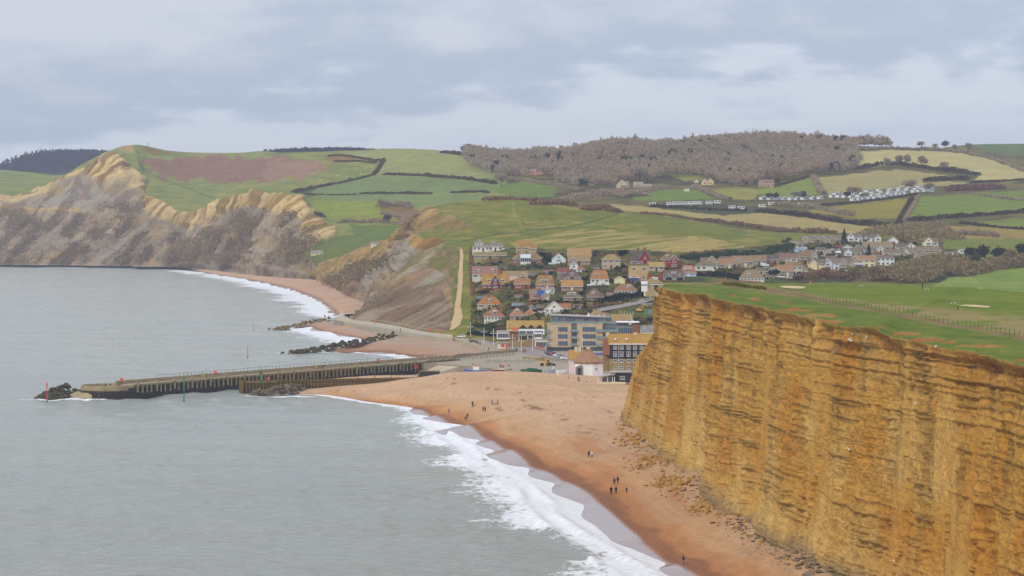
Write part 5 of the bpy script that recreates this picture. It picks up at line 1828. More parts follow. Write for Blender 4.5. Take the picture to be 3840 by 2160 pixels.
def window_meshes(w, h, mull, pane):
  k = (round(w, 1), round(h, 1), mull, pane.name)
  if k not in WIN:
    w, h = k[0], k[1]
    f = MB()
    t = .11
    f.box(-w / 2, -w / 2 + t, -.1, .0, 0, h).box(w / 2 - t, w / 2, -.1, 0, 0, h).box(-w / 2 + t, w / 2 - t, -.1, 0, 0, t).box(-w / 2 + t, w / 2 - t, -.1, 0, h - t, h)
    for i in range(1, mull + 1):
      x = -w / 2 + w * i / (mull + 1)
      f.box(x - .045, x + .045, -.095, 0, t, h - t)
    g = MB().box(-w / 2 + t, w / 2 - t, -.05, -.01, t, h - t)
    s = MB().box(-w / 2 - .08, w / 2 + .08, -.16, 0, -.08, -.002)
    WIN[k] = (f.mesh('window', M_white), g.mesh('pane', pane), s.mesh('sill', M_white))
  return WIN[k]

def window(parent, x, y, z, w, h, mull=1, pane=None, rz=0.0, sill=True):
  f, g, s = window_meshes(w, h, mull, pane or M_glass)
  o = link('window', f, parent)
  o.location = (x, y, z)
  o.rotation_euler = (0, 0, rz)
  link('pane', g, o)
  if sill:
    link('sill', s, o)
  return o

def roof_mesh(x0, x1, y0, y1, ze, zr, typ, ov=.35, th=.18):
  mb = MB()
  xm, ym = (x0 + x1) / 2, (y0 + y1) / 2
  if typ == 'gx':
    sl = (zr - ze) / max(.1, (ym - y0))
    zo = ze - ov * sl
    mb.prism([(y0 - ov, zo), (ym, zr), (y1 + ov, zo), (y1 + ov, zo + th), (ym, zr + th), (y0 - ov, zo + th)], 'x', x0 - ov * .6, x1 + ov * .6)
  elif typ == 'gy':
    sl = (zr - ze) / max(.1, (xm - x0))
    zo = ze - ov * sl
    mb.prism([(x0 - ov, zo), (xm, zr), (x1 + ov, zo), (x1 + ov, zo + th), (xm, zr + th), (x0 - ov, zo + th)], 'y', y0 - ov, y1 + ov * .6)
  elif typ in ('hip', 'pyr', 'man'):
    k = {'hip': .85, 'pyr': 10, 'man': .38}[typ]
    ins = min((y1 - y0) / 2 * k, (x1 - x0) / 2 - .05)
    insy = (y1 - y0) / 2 - .05
    rx0, rx1 = x0 + ins, x1 - ins
    zz = ze - .12
    if typ == 'man':
      rings = [[(x0 - ov, y0 - ov, zz), (x1 + ov, y0 - ov, zz), (x1 + ov, y1 + ov, zz), (x0 - ov, y1 + ov, zz)],
          [(x0 + ins * .35, y0 + insy * .4, ze + (zr - ze) * .6), (x1 - ins * .35, y0 + insy * .4, ze + (zr - ze) * .6), (x1 - ins * .35, y1 - insy * .4, ze + (zr - ze) * .6), (x0 + ins * .35, y1 - insy * .4, ze + (zr - ze) * .6)],
          [(rx0, ym - .05, zr), (rx1, ym - .05, zr), (rx1, ym + .05, zr), (rx0, ym + .05, zr)]]
    else:
      rings = [[(x0 - ov, y0 - ov, zz), (x1 + ov, y0 - ov, zz), (x1 + ov, y1 + ov, zz), (x0 - ov, y1 + ov, zz)],
          [(x0 - ov, y0 - ov, zz + .15), (x1 + ov, y0 - ov, zz + .15), (x1 + ov, y1 + ov, zz + .15), (x0 - ov, y1 + ov, zz + .15)],
          [(rx0, ym - .05, zr), (rx1, ym - .05, zr), (rx1, ym + .05, zr), (rx0, ym + .05, zr)]]
    mb.loftr(rings)
  else:
    mb.box(x0 - ov, x1 + ov, y0 - ov, y1 + ov, ze, max(zr, ze + .22))
  return mb

def house(label, blocks, wall, roof, chim=(), dorm=(), dep=8.0, yaw=0.0, group='houses on the hillside', name='house', extras=None, d=None):
  """blocks: (l, r, base, eave, ridge, type[, opts]) in photo pixels; opts: dict(dy, dep, wall, roof, win, rows, barge)."""
  l, r, b0 = blocks[0][:3]
  cx = (l + r) / 2
  O = Vector(P(cx, b0, d)) if d else hit(cx, b0)
  s = O.y / FPX
  root = empty(name, O, math.radians(yaw), label, 'house' if name in ('house', 'bungalow', 'cottage') else name.replace('_', ' '), group)
  for bl in blocks:
    l, r, b, e, g, typ = bl[:6]
    op = bl[6] if len(bl) > 6 else {}
    x0, x1, zb, ze, zr = (l - cx) * s, (r - cx) * s, (b0 - b) * s, (b0 - e) * s, (b0 - g) * s
    dp = op.get('dep', dep)
    y0 = op.get('dy', 0.0)
    y1 = y0 + dp
    wm = wallm(op['wall']) if 'wall' in op else wallm(wall)
    rm = roofm(*op['roof']) if 'roof' in op else roofm(*roof)
    xm, ym = (x0 + x1) / 2, (y0 + y1) / 2
    mb = MB()
    bot = zb - op.get('bot', 2.2)
    if typ == 'gx':
      mb.prism([(y0, bot), (y1, bot), (y1, ze), (ym, zr - .05), (y0, ze)], 'x', x0, x1)
    elif typ == 'gy':
      mb.prism([(x0, bot), (x1, bot), (x1, ze), (xm, zr - .05), (x0, ze)], 'y', y0, y1)
    else:
      mb.box(x0, x1, y0, y1, bot, ze)
    mb.build('wall', wm, root)
    rf = roof_mesh(x0, x1, y0, y1, ze, zr, typ, op.get('ov', .35)).build('roof', rm, root)
    if typ == 'gy' and op.get('barge', 1):
      for sg in (-1, 1):
        xe = xm + sg * ((x1 - x0) / 2 + .35)
        zo = ze - .35 * (zr - ze) / max(.1, (x1 - x0) / 2)
        bb = MB().add([(xm, y0 - .42, zr + .05), (xm, y0 - .42, zr + .32), (xe, y0 - .42, zo + .22), (xe, y0 - .42, zo - .05),
              (xm, y0 - .36, zr + .05), (xm, y0 - .36, zr + .32), (xe, y0 - .36, zo + .22), (xe, y0 - .36, zo - .05)],
              [(0, 1, 2, 3), (7, 6, 5, 4), (0, 4, 5, 1), (1, 5, 6, 2), (2, 6, 7, 3), (3, 7, 4, 0)])
        bb.build('bargeboard', M_white, rf)
    elif typ in ('gx', 'hip', 'man', 'pyr') and op.get('gut', 1):
      MB().box(x0 - .3, x1 + .3, y0 - .52, y0 - .37, ze - .34, ze - .16).build('gutter', M_white, rf)
    # windows
    nw = op.get('win', None)
    if nw is None:
      nw = max(1, int(round((x1 - x0) / 3.4)))
    hh = ze - max(zb, 0 if zb < 0 else zb)
    rows = op.get('rows', max(1, int(round(hh / 2.9))))
    if nw:
      cw = (x1 - x0) / nw
      for q in range(rows):
        z0 = zb + hh * (q + .33) / rows
        wh = min(1.5, hh / rows * .52)
        for i in range(nw):
          ww = min(cw * .58, 2.6 if (i + q) % 3 == 0 else 1.7)
          if rows >= 1 and q == 0 and i == nw // 2 and op.get('door', 1) and nw > 1:
            MB().box(x0 + cw * (i + .5) - .5, x0 + cw * (i + .5) + .5, y0 - .07, y0 - .005, zb - .1, zb + min(2.05, hh / rows * .8)).build('door', M_white if (int(l) % 2) else M_dark, root)
            continue
          window(root, x0 + cw * (i + .5), y0 - .004, z0, ww, wh, 2 if ww > 1.9 else 1)
    if typ == 'gy' and op.get('gwin', 1) and (zr - ze) > 1.6:
      window(root, xm, y0 - .004, ze + (zr - ze) * .12, min(1.2, (x1 - x0) * .3), min(1.1, (zr - ze) * .45), 1)
  # dormers sit on the first block's front slope
  l, r, b, e, g, typ = blocks[0][:6]
  op = blocks[0][6] if len(blocks[0]) > 6 else {}
  dp = op.get('dep', dep)
  y0 = op.get('dy', 0.0)
  ze, zr = (b0 - e) * s, (b0 - g) * s
  for (dl, dr, dt, db) in dorm:
    xa, xb, za, zt = (dl - cx) * s, (dr - cx) * s, (b0 - db) * s, (b0 - dt) * s
    yy = y0 + dp / 2 * np.clip((za - ze) / max(.2, zr - ze), 0, .8) - .25
    do = MB().box(xa, xb, yy, yy + dp * .3, za - .25, zt).box(xa - .15, xb + .15, yy - .2, yy + dp * .3, zt, zt + .15).build('dormer', M_white, root)
    window_o = window(do, (xa + xb) / 2, yy - .004, za + .02, (xb - xa) * .88, (zt - za) * .86, max(1, int((xb - xa) / 1.1)), sill=False)
  for (cpx, ct, cw) in chim:
    x = (cpx - cx) * s
    zt = (b0 - ct) * s
    c = MB().box(x - cw / 2, x + cw / 2, y0 + dp / 2 - .45, y0 + dp / 2 + .45, ze * .5, zt).box(x - cw / 2 - .1, x + cw / 2 + .1, y0 + dp / 2 - .55, y0 + dp / 2 + .55, zt - .35, zt - .15).build('chimney', M_brickred, root)
    for q in (-.25, .25):
      MB().cyl(x + q * cw, y0 + dp / 2, zt, zt + .5, .15, .12, 6).build('chimney_pot', M_rockt, c)
  return root, s, cx, b0

def conservatory(root, s, cx, b0, l, r, base, eave, ridge, dy=-2.6):
  x0, x1, z0, ze, zr = (l - cx) * s, (r - cx) * s, (b0 - base) * s, (b0 - eave) * s, (b0 - ridge) * s
  c = MB().box(x0, x1, dy, -.02, z0 - 1, z0 + .5).build('conservatory', M_white, root)
  n = max(3, int((x1 - x0) / 1.0))
  for i in range(n):
    a = x0 + (x1 - x0) * i / n
    MB().box(a + .08, a + (x1 - x0) / n - .04, dy - .03, dy + .03, z0 + .55, ze).build('pane', M_glass, c)
  for i in range(n + 1):
    a = x0 + (x1 - x0) * i / n
    MB().box(a - .06, a + .06, dy - .06, dy + .06, z0 + .5, ze + .02).build('glazing_bar', M_white, c)
  MB().prism([(dy - .2, ze), (-.03, zr), (-.03, zr + .1), (dy - .2, ze + .12)], 'x', x0 - .1, x1 + .1).build('glass_roof', mat('conservatory_roof', (.5, .56, .58), .25, .1, 1, spec=.6), c)

WH = (222, 218, 208)
# ---- west cliff village
house('white villa with square lookout tower at the hill track', [(1830, 1886, 943, 922, 906, 'hip', {'win': 3}), (1772, 1836, 943, 924, 916, 'hip', {'dep': 6, 'win': 4, 'dy': -1}), (1781, 1813, 924, 909, 897, 'pyr', {'dep': 4.5, 'dy': 0, 'win': 3, 'bot': .5, 'rows': 1, 'door': 0}), (1886, 1911, 943, 929, 927, 'flat', {'dep': 5, 'win': 1})],
  WH, ((158, 146, 134),), dorm=[(1844, 1856, 908, 915)])
house('tall house with orange lichened roof and skylight', [(1934, 1987, 952, 926, 903, 'gx', {'win': 2, 'rows': 2}), (1983, 2012, 952, 931, 912, 'gx', {'dy': -.6, 'win': 1, 'rows': 2})], (172, 152, 122), ((190, 142, 66), (176, 120, 60)))
house('long brown bungalow below the white villa', [(1776, 1900, 973, 957, 946, 'gx', {'win': 5})], (156, 146, 116), ((150, 134, 94), (160, 140, 80)), name='bungalow', dep=7)
r_ = house('red brick house with tall glazed porch', [(1922, 2031, 990, 968, 949, 'hip', {'win': 5}), (1990, 2031, 992, 968, 947, 'pyr', {'dep': 5, 'dy': -3, 'win': 1})], (146, 104, 96), ((158, 132, 82), (150, 120, 70)))
conservatory(*r_, 1952, 1990, 985, 968, 954)
house('pale blue gabled chalet beside the dark hedge', [(2069, 2121, 984, 971, 951, 'gy', {'win': 1, 'wall': (206, 226, 226)})], (206, 226, 226), ((130, 132, 138),), chim=[(2082, 946, 1.0)])
house('large cream house with broad orange brown roof', [(2128, 2217, 968, 957, 932, 'gx', {'win': 3})], (214, 202, 160), ((188, 150, 98), (196, 140, 80)))
house('stone house with front gable below the broad roof', [(2130, 2213, 996, 976, 958, 'gx', {'win': 3, 'rows': 1}), (2134, 2166, 996, 977, 966, 'gy', {'dy': -1.2, 'dep': 5, 'win': 1})], (168, 146, 128), ((160, 132, 90), (172, 140, 80)))
house('long house with pink tiled roof and roof windows', [(1771, 1866, 1046, 1028, 1000, 'gx', {'win': 4})], (198, 202, 190), ((176, 122, 114), (164, 112, 104)), dorm=[(1791, 1800, 1010, 1019), (1844, 1853, 1010, 1019)], chim=[(1876, 1010, 1.6)])
house('timbered orange roofed house with central gable', [(1808, 1906, 1084, 1064, 1028, 'gx', {'win': 5}), (1842, 1872, 1084, 1056, 1030, 'gy', {'dy': -1.6, 'dep': 5, 'win': 1, 'rows': 2, 'wall': (120, 66, 60)})], (150, 86, 72), ((204, 148, 54), (196, 130, 44)), dorm=[(1826, 1841, 1047, 1056), (1877, 1892, 1047, 1056)], chim=[(1872, 1012, 1.5)])
house('pink washed bungalow with a gable to the right', [(1885, 1980, 1050, 1031, 1017, 'gx', {'win': 3, 'wall': (222, 198, 196)}), (1942, 1980, 1050, 1032, 1024, 'gy', {'dy': -1.4, 'dep': 5, 'win': 1, 'wall': (180, 158, 130)})], (222, 198, 196), ((168, 140, 84), (160, 128, 70)), name='bungalow')
house('brick cottage with orange roof and white gable end', [(1928, 1988, 1084, 1064, 1046, 'gx', {'win': 2})], (168, 98, 76), ((196, 132, 72), (160, 110, 84)), name='cottage')
house('house with tall mansard roof and wide white dormer', [(2009, 2079, 1085, 1066, 1032, 'man', {'win': 4})], (190, 120, 112), ((182, 138, 82), (160, 116, 76)), dorm=[(2026, 2056, 1050, 1058)], chim=[(2042, 1030, 1.0)])
house('white flat roofed block below the mansard house', [(2031, 2080, 1101, 1084, 1083, 'flat', {'win': 3, 'dep': 5})], (226, 224, 220), ((206, 204, 200),))
house('small stone house with a white edged gable', [(2029, 2062, 1128, 1111, 1097, 'gy', {'win': 2})], (166, 144, 110), ((150, 120, 90),))
r_ = house('pink brick house under scaffolding with blue sheeting', [(1985, 2029, 1127, 1096, 1089, 'gx', {'win': 1, 'rows': 1})], (178, 130, 112), ((164, 140, 120),))
MB().box(2 - 1.0, 5.2, -1.0, -.9, 2.6, 5.4).build('tarpaulin', M_blue, r_[0])
house('white fronted house with orange hipped roof', [(2136, 2168, 1021, 996, 983, 'gy', {'win': 1, 'rows': 2}), (2166, 2192, 1022, 1008, 994, 'hip', {'win': 2})], (230, 228, 222), ((196, 120, 74),))
house('house with grey tile hung gable and red skirting roof', [(2112, 2180, 1051, 1036, 1007, 'gy', {'win': 5, 'wall': (128, 116, 118), 'barge': 0}), (2090, 2136, 1040, 1022, 1008, 'gx', {'dy': 3, 'roof': ((172, 92, 90),), 'win': 0})], (140, 128, 126), ((186, 100, 98),), dorm=[(2134, 2152, 1024, 1033)])
house('brown house with wide orange roof below red roofed gable', [(2105, 2186, 1092, 1073, 1051, 'gx', {'win': 3})], (158, 132, 104), ((206, 146, 72), (196, 134, 60)))
house('brick house with paired white windows above the hedge', [(2112, 2182, 1131, 1113, 1092, 'hip', {'win': 4})], (152, 124, 104), ((146, 122, 92),), dorm=[(2128, 2141, 1098, 1106), (2146, 2160, 1098, 1106)])
house('cream house with bright orange hipped roof by the track', [(1790, 1880, 1158, 1141, 1113, 'hip', {'win': 3})], (188, 178, 148), ((206, 124, 64), (190, 116, 60)), dorm=[(1831, 1843, 1122, 1131)], chim=[(1834, 1106, 1.2)])
house('white cottage with steep red pyramid roof and tall dormer', [(1815, 1892, 1206, 1185, 1152, 'pyr', {'win': 6, 'rows': 1, 'door': 0})], (226, 222, 210), ((192, 116, 86), (180, 104, 76)), dorm=[(1848, 1862, 1166, 1180)], chim=[(1876, 1148, 1.2)], dep=9, name='cottage')
house('brick bungalow with two joined red hipped roofs', [(1912, 1966, 1204, 1182, 1153, 'hip', {'win': 3}), (1960, 2015, 1204, 1182, 1161, 'hip', {'dy': 1, 'win': 3})], (172, 142, 116), ((194, 124, 88), (184, 128, 80)), dorm=[(1932, 1946, 1163, 1172)], name='bungalow')
house('white house with green tile hung gable', [(2043, 2113, 1174, 1158, 1130, 'gy', {'win': 4, 'wall': (220, 220, 212)}), (2095, 2142, 1172, 1155, 1139, 'gx', {'dy': 2, 'roof': ((198, 116, 70),), 'win': 3})], (160, 172, 152), ((200, 126, 86),), dorm=[(2066, 2090, 1138, 1144)])
house('dark shed with curved grey roof', [(1920, 1964, 1154, 1147, 1136, 'gx', {'win': 0, 'dep': 5, 'gut': 0})], (60, 64, 72), ((128, 142, 154),), name='shed')
house('grey roofed shed above the orange hipped house', [(1787, 1828, 1126, 1120, 1112, 'gx', {'win': 0, 'dep': 4, 'gut': 0})], (70, 80, 92), ((132, 142, 152),), name='shed')
house('tan house with ochre hipped roof and deep balcony', [(2258, 2326, 1008, 973, 953, 'hip', {'win': 3, 'rows': 2})], (188, 168, 142), ((184, 150, 78), (160, 132, 84)), chim=[(2310, 945, 1.0)])
house('dark roofed house with red arched gable', [(2365, 2438, 991, 979, 939, 'gx', {'win': 3}), (2400, 2436, 991, 975, 943, 'gy', {'dy': -1.4, 'dep': 6, 'wall': (156, 72, 70), 'win': 3, 'barge': 0, 'roof': ((124, 106, 104),)})], (176, 160, 146), ((124, 108, 106),), chim=[(2418, 929, 1.6), (2394, 930, 1.0)])
house('tall red brick house with white edged front gable', [(2478, 2547, 1004, 973, 950, 'hip', {'win': 3, 'rows': 2}), (2512, 2542, 1004, 973, 957, 'gy', {'dy': -1.2, 'dep': 5, 'win': 1, 'rows': 2})], (150, 78, 76), ((160, 130, 84),), dorm=[(2497, 2507, 957, 966)], chim=[(2516, 942, 1.1)])
r_ = house('tall stone house with a flat roof and blue garage', [(2359, 2432, 1056, 993, 990, 'flat', {'win': 2, 'rows': 2, 'door': 0, 'dep': 9})], (182, 158, 122), ((150, 140, 120),))
MB().box(-5.0, .0, -.4, .2, .1, 1.9).build('garage_door', M_blue, r_[0])
MB().box(-5.4, .3, -1.2, .0, 2.0, 2.25).build('balcony', M_white, r_[0])
house('tan house with yellow ochre roof and white balcony rail', [(2432, 2491, 1018, 998, 984, 'gx', {'win': 3})], (186, 166, 138), ((198, 158, 76), (190, 146, 60)))
house('white house with orange mansard and wide dormer', [(2215, 2283, 1063, 1046, 1014, 'man', {'win': 4})], (228, 226, 218), ((202, 132, 78), (186, 118, 70)), dorm=[(2228, 2249, 1028, 1036)])
house('cream gabled garage among the bushes', [(2305, 2344, 1065, 1048, 1037, 'gy', {'win': 0, 'gwin': 0})], (224, 216, 168), ((176, 164, 120),), name='garage')
house('white bungalow with long bay and orange brown roof', [(2306, 2392, 1104, 1090, 1064, 'hip', {'win': 7, 'rows': 1, 'door': 0})], (222, 214, 206), ((172, 118, 84), (160, 120, 78)), dorm=[(2352, 2366, 1071, 1080)], name='bungalow')
r_ = house('cream chimneyed house touching the cliff outline', [(2420, 2485, 1080, 1064, 1034, 'hip', {'win': 4})], (226, 216, 182), ((150, 138, 110), (172, 144, 80)), dorm=[(2450, 2468, 1043, 1050)], chim=[(2440, 1029, 1.4), (2476, 1028, 1.4)])
conservatory(*r_, 2405, 2426, 1078, 1066, 1056)
house('brown roofed house with two dark gables behind the cliff', [(2489, 2566, 1050, 1041, 1014, 'gx', {'win': 5}), (2496, 2519, 1050, 1041, 1027, 'gy', {'dy': -1, 'dep': 5, 'wall': (62, 60, 72), 'win': 0}), (2538, 2561, 1050, 1041, 1027, 'gy', {'dy': -1, 'dep': 5, 'wall': (62, 60, 72), 'win': 0})], (206, 196, 170), ((140, 114, 104),), dorm=[(2519, 2536, 1021, 1028)])
house('salmon roofed house with blue and white ground floor', [(2555, 2611, 1037, 1022, 995, 'man', {'win': 5, 'wall': (176, 196, 224)})], (176, 196, 224), ((204, 126, 110),), dorm=[(2568, 2595, 1007, 1015)], chim=[(2599, 990, 1.1)])
house('dark brown roofed house amid shrubs', [(2200, 2262, 1128, 1112, 1082, 'hip', {'win': 2})], (134, 106, 98), ((128, 100, 94), (146, 118, 84)), dorm=[(2219, 2230, 1096, 1103)])
house('grey roofed house low in the village by the road', [(2205, 2275, 1208, 1190, 1162, 'hip', {'win': 3})], (196, 176, 146), ((186, 148, 96), (172, 130, 84)), chim=[(2237, 1160, .9)])
house('ochre roofed house with tall gable behind the flats', [(2295, 2372, 1225, 1207, 1180, 'gx', {'win': 2}), (2340, 2382, 1225, 1208, 1192, 'gy', {'dy': -2, 'dep': 6, 'win': 0, 'wall': (214, 194, 158)})], (206, 186, 154), ((190, 150, 86), (176, 138, 84)))
house('white barn with grey corrugated roof above the terrace', [(2404, 2460, 1254, 1238, 1222, 'gx', {'win': 0})], (196, 196, 196), ((150, 152, 150),), name='barn')
for l, r, b, e, g, typ, wl, rf, lb in (
  (1876, 1902, 1012, 1003, 1000, 'flat', (150, 140, 128), (146, 138, 128), 'concrete garage right of the pink tiled roof'), (1984, 2008, 1036, 1026, 1020, 'gx', (128, 104, 96), (140, 118, 104), 'brown shed behind the brick cottage'),
  (2036, 2076, 1026, 1018, 1013, 'gx', (130, 86, 84), (168, 104, 100), 'low red roofed shed above the mansard house'), (1776, 1796, 970, 962, 956, 'flat', (70, 74, 86), (90, 94, 104), 'dark carport at the end of the brown bungalow'),
  (2222, 2252, 1010, 1000, 994, 'flat', (150, 132, 116), (150, 140, 128), 'flat roofed annexe left of the ochre hipped house'), (2276, 2300, 1110, 1102, 1097, 'gx', (150, 128, 108), (146, 116, 96), 'small shed above the village road'),
  (1985, 2012, 1160, 1152, 1148, 'flat', (176, 184, 180), (190, 196, 194), 'pale greenhouse row above the joined hipped roofs'), (2012, 2040, 1160, 1150, 1144, 'gx', (120, 108, 100), (130, 116, 108), 'dark roofed store left of the green gabled house'),
  (2150, 2186, 1160, 1150, 1143, 'gx', (150, 124, 106), (164, 124, 100), 'brown outhouse below the hedge'), (2330, 2356, 1088, 1080, 1074, 'gx', (176, 160, 130), (150, 120, 92), 'small hut behind the white bay bungalow'),
  (1930, 1962, 1120, 1112, 1106, 'gx', (140, 112, 100), (150, 122, 104), 'garden hut below the brick cottage'), (2240, 2290, 1190, 1180, 1172, 'hip', (190, 172, 144), (172, 134, 98), 'low hipped house beside the village lane')):
  house(lb, [(l, r, b, e, g, typ, {'win': 1, 'dep': 5, 'rows': 1})], wl, (rf,), name='shed' if 'house' not in lb else 'house', group='sheds and stores in the village')
# ---- the estate to the right
E_ = 'houses of the estate behind the golf links'
house('white rendered house with hipped brown roof beside the salmon roof', [(2609, 2691, 1016, 996, 979, 'hip', {'win': 4, 'rows': 1})], (224, 222, 210), ((142, 130, 108),), group=E_)
house('stone house with a plain tall gable above the white house', [(2645, 2695, 1004, 984, 961, 'gy', {'win': 0})], (164, 152, 124), ((156, 118, 94),), group=E_)
house('orange brown roofed house beside the plain stone gable', [(2695, 2748, 1006, 990, 969, 'gx', {'win': 2})], (176, 160, 134), ((180, 130, 92), (166, 122, 84)), group=E_)
house('house with two stone gables facing the links', [(2745, 2826, 1001, 980, 960, 'gx', {'win': 4}), (2748, 2780, 1003, 984, 968, 'gy', {'dy': -1.5, 'dep': 5, 'win': 2})], (168, 152, 128), ((154, 124, 96), (168, 130, 84)), group=E_)
house('stone house with orange roof and garage beneath', [(2818, 2874, 995, 974, 958, 'gx', {'win': 3, 'rows': 1})], (172, 156, 128), ((172, 134, 98),), group=E_)
house('house with dark slate roof behind the parked van', [(2864, 2921, 992, 972, 955, 'gx', {'win': 2})], (158, 140, 118), ((118, 108, 106),), group=E_)
house('long red brown roofed house with white end wing', [(2909, 2995, 983, 970, 951, 'gx', {'win': 3}), (2962, 2990, 984, 968, 962, 'gx', {'dy': -1, 'dep': 4, 'wall': WH, 'win': 1})], (176, 162, 146), ((152, 112, 96), (140, 104, 92)), group=E_)
r_ = house('white bungalow with brown hipped roof and long glazed front', [(2776, 2866, 1056, 1043, 1011, 'hip', {'win': 7, 'door': 0})], (220, 220, 214), ((148, 128, 110), (160, 134, 100)), dorm=[(2803, 2816, 1026, 1034)], group=E_, name='bungalow')
house('stone house with orange roof and white sun room', [(2915, 2977, 1036, 1015, 994, 'gx', {'win': 4}), (2878, 2930, 1036, 1017, 1001, 'gy', {'dy': -1.4, 'dep': 6, 'win': 1})], (164, 146, 122), ((184, 132, 86), (170, 120, 78)), group=E_)
house('tall stone house with white upper panel', [(2948, 3010, 1031, 998, 982, 'gx', {'win': 3, 'rows': 2})], (206, 196, 178), ((168, 132, 94),), group=E_)
house('light blue boarded bungalow with a low gable', [(2981, 3024, 948, 935, 926, 'gy', {'win': 1, 'gwin': 0})], (160, 194, 214), ((150, 134, 120),), group=E_, name='bungalow')
for i, (l, r, b, e, g) in enumerate(((2962, 3014, 926, 915, 904), (3007, 3054, 913, 898, 886), (3040, 3078, 912, 896, 883), (3073, 3122, 913, 898, 884), (3104, 3155, 913, 899, 884))):
  house('stone bungalow with white verge boards, %s in the stepped terrace' % ('lowest and first', 'second', 'third', 'fourth', 'fifth and last')[i],
    [(l, r, b, e, g, 'gx', {'win': 2}), (l, l + (r - l) * .62, b, e, g + 2, 'gy', {'dy': -1.2, 'dep': 6, 'win': 0, 'gwin': 0})], (164, 150, 134), ((146, 130, 118),), group='stepped terrace of bungalows', name='bungalow')
house('white gabled house at the top of the estate', [(3176, 3206, 908, 890, 876, 'gy', {'win': 1}), (3204, 3234, 908, 889, 880, 'gx', {'win': 2})], (228, 228, 226), ((132, 124, 124),), group=E_)
house('twin white house with dark garages beside the hedge', [(3248, 3302, 907, 891, 882, 'gx', {'win': 3}), (3280, 3303, 907, 892, 881, 'gy', {'dy': -1, 'dep': 5, 'win': 1})], (224, 224, 222), ((132, 122, 118),), group=E_)
house('white gabled bungalow nearest the bare thicket', [(3330, 3368, 916, 903, 889, 'gy', {'win': 1, 'gwin': 0})], (228, 228, 224), ((142, 126, 114),), group=E_, name='bungalow')
house('long bungalow with olive brown roof', [(3238, 3348, 932, 924, 907, 'gx', {'win': 5})], (196, 180, 148), ((160, 138, 98), (150, 130, 90)), group=E_, name='bungalow')
r_ = house('bungalow with a tall white triangular gable', [(3168, 3232, 961, 947, 931, 'gx', {'win': 3}), (3166, 3194, 961, 948, 932, 'gy', {'dy': -1.2, 'dep': 6, 'wall': (230, 230, 228), 'win': 1, 'gwin': 0})], (206, 196, 170), ((136, 126, 104),), group=E_, name='bungalow')
conservatory(*r_, 3132, 3152, 958, 948, 942)
house('small white gabled bungalow behind the triangular gable', [(3160, 3198, 937, 928, 920, 'gy', {'win': 1, 'gwin': 0})], (226, 226, 222), ((142, 130, 110),), group=E_, name='bungalow')
house('low dark roofed bungalow with white garage door', [(3206, 3234, 940, 931, 918, 'gy', {'win': 1, 'gwin': 0})], (150, 134, 118), ((138, 126, 112),), group=E_, name='bungalow')
house('cream bungalow with grey brown roof beside the yellow shrub', [(3315, 3392, 958, 949, 935, 'gx', {'win': 4})], (220, 206, 172), ((146, 130, 112),), group=E_, name='bungalow')
house('cream gabled bungalow with grey wing', [(3384, 3440, 958, 947, 932, 'gx', {'win': 2}), (3384, 3408, 959, 947, 934, 'gy', {'dy': -1, 'dep': 5, 'win': 1, 'gwin': 0})], (218, 208, 176), ((144, 132, 114),), group=E_, name='bungalow')
house('stone house with white balcony front and brown roof', [(2998, 3064, 979, 962, 944, 'gx', {'win': 3}), (3040, 3066, 980, 962, 943, 'gy', {'dy': -1, 'dep': 6, 'win': 1})], (178, 166, 142), ((164, 130, 98),), group=E_)
house('peach coloured house above the links', [(3032, 3096, 1012, 988, 972, 'gx', {'win': 3, 'rows': 2}), (3034, 3064, 1012, 988, 973, 'gy', {'dy': -1, 'dep': 6, 'win': 0, 'gwin': 0})], (228, 200, 166), ((134, 116, 110),), group=E_)
house('bluish white house between the peach and stone houses', [(3110, 3147, 1011, 985, 969, 'gx', {'win': 2, 'rows': 2}), (3089, 3120, 1011, 986, 970, 'gy', {'dy': -.8, 'dep': 6, 'win': 1, 'rows': 2})], (210, 214, 230), ((142, 124, 116),), group=E_)
house('stone chalet with gabled porch beside the blue white house', [(3147, 3200, 1006, 990, 970, 'gx', {'win': 2}), (3147, 3174, 1006, 990, 972, 'gy', {'dy': -1, 'dep': 6, 'win': 1}), (3184, 3204, 1008, 993, 982, 'gy', {'dy': -2, 'dep': 5, 'win': 1})], (176, 164, 136), ((146, 122, 104),), group=E_)
r_ = house('cream house with orange roof, blue garage and white summerhouse', [(3196, 3282, 1001, 974, 959, 'gx', {'win': 4, 'rows': 2}), (3188, 3224, 1001, 976, 961, 'gy', {'dy': -.8, 'dep': 6, 'win': 0, 'gwin': 0, 'wall': (160, 146, 128)})], (220, 208, 178), ((184, 134, 90), (174, 122, 80)), group=E_)
conservatory(*r_, 3198, 3232, 1002, 992, 986, -5)
r_ = house('pale blue house with full width balcony above the links', [(3270, 3354, 996, 967, 956, 'gx', {'win': 5, 'rows': 2}), (3258, 3290, 996, 969, 957, 'gy', {'dy': -.8, 'dep': 6, 'win': 0, 'gwin': 0, 'wall': (160, 146, 128)})], (214, 226, 226), ((138, 118, 116),), group=E_)
house('broad grey fronted house with big white windows', [(3432, 3540, 986, 958, 944, 'hip', {'win': 5, 'rows': 1})], (196, 192, 176), ((160, 138, 114),), group=E_)
house('white gabled cottage with red door under the thicket', [(3465, 3500, 923, 908, 890, 'gy', {'win': 1}), (3496, 3518, 923, 908, 895, 'gx', {'win': 1})], (226, 222, 210), ((158, 120, 104),), chim=[(3485, 884, 1.2)], group=E_, name='cottage')
house('brown roofed bungalow behind the broad grey house', [(3440, 3530, 948, 938, 927, 'gx', {'win': 4})], (190, 176, 150), ((148, 130, 112),), group=E_, name='bungalow')
house('white flat roofed bungalow by the dark pines', [(3597, 3637, 951, 937, 934, 'flat', {'win': 2, 'dep': 6})], (226, 226, 220), ((196, 196, 190),), group=E_, name='bungalow')
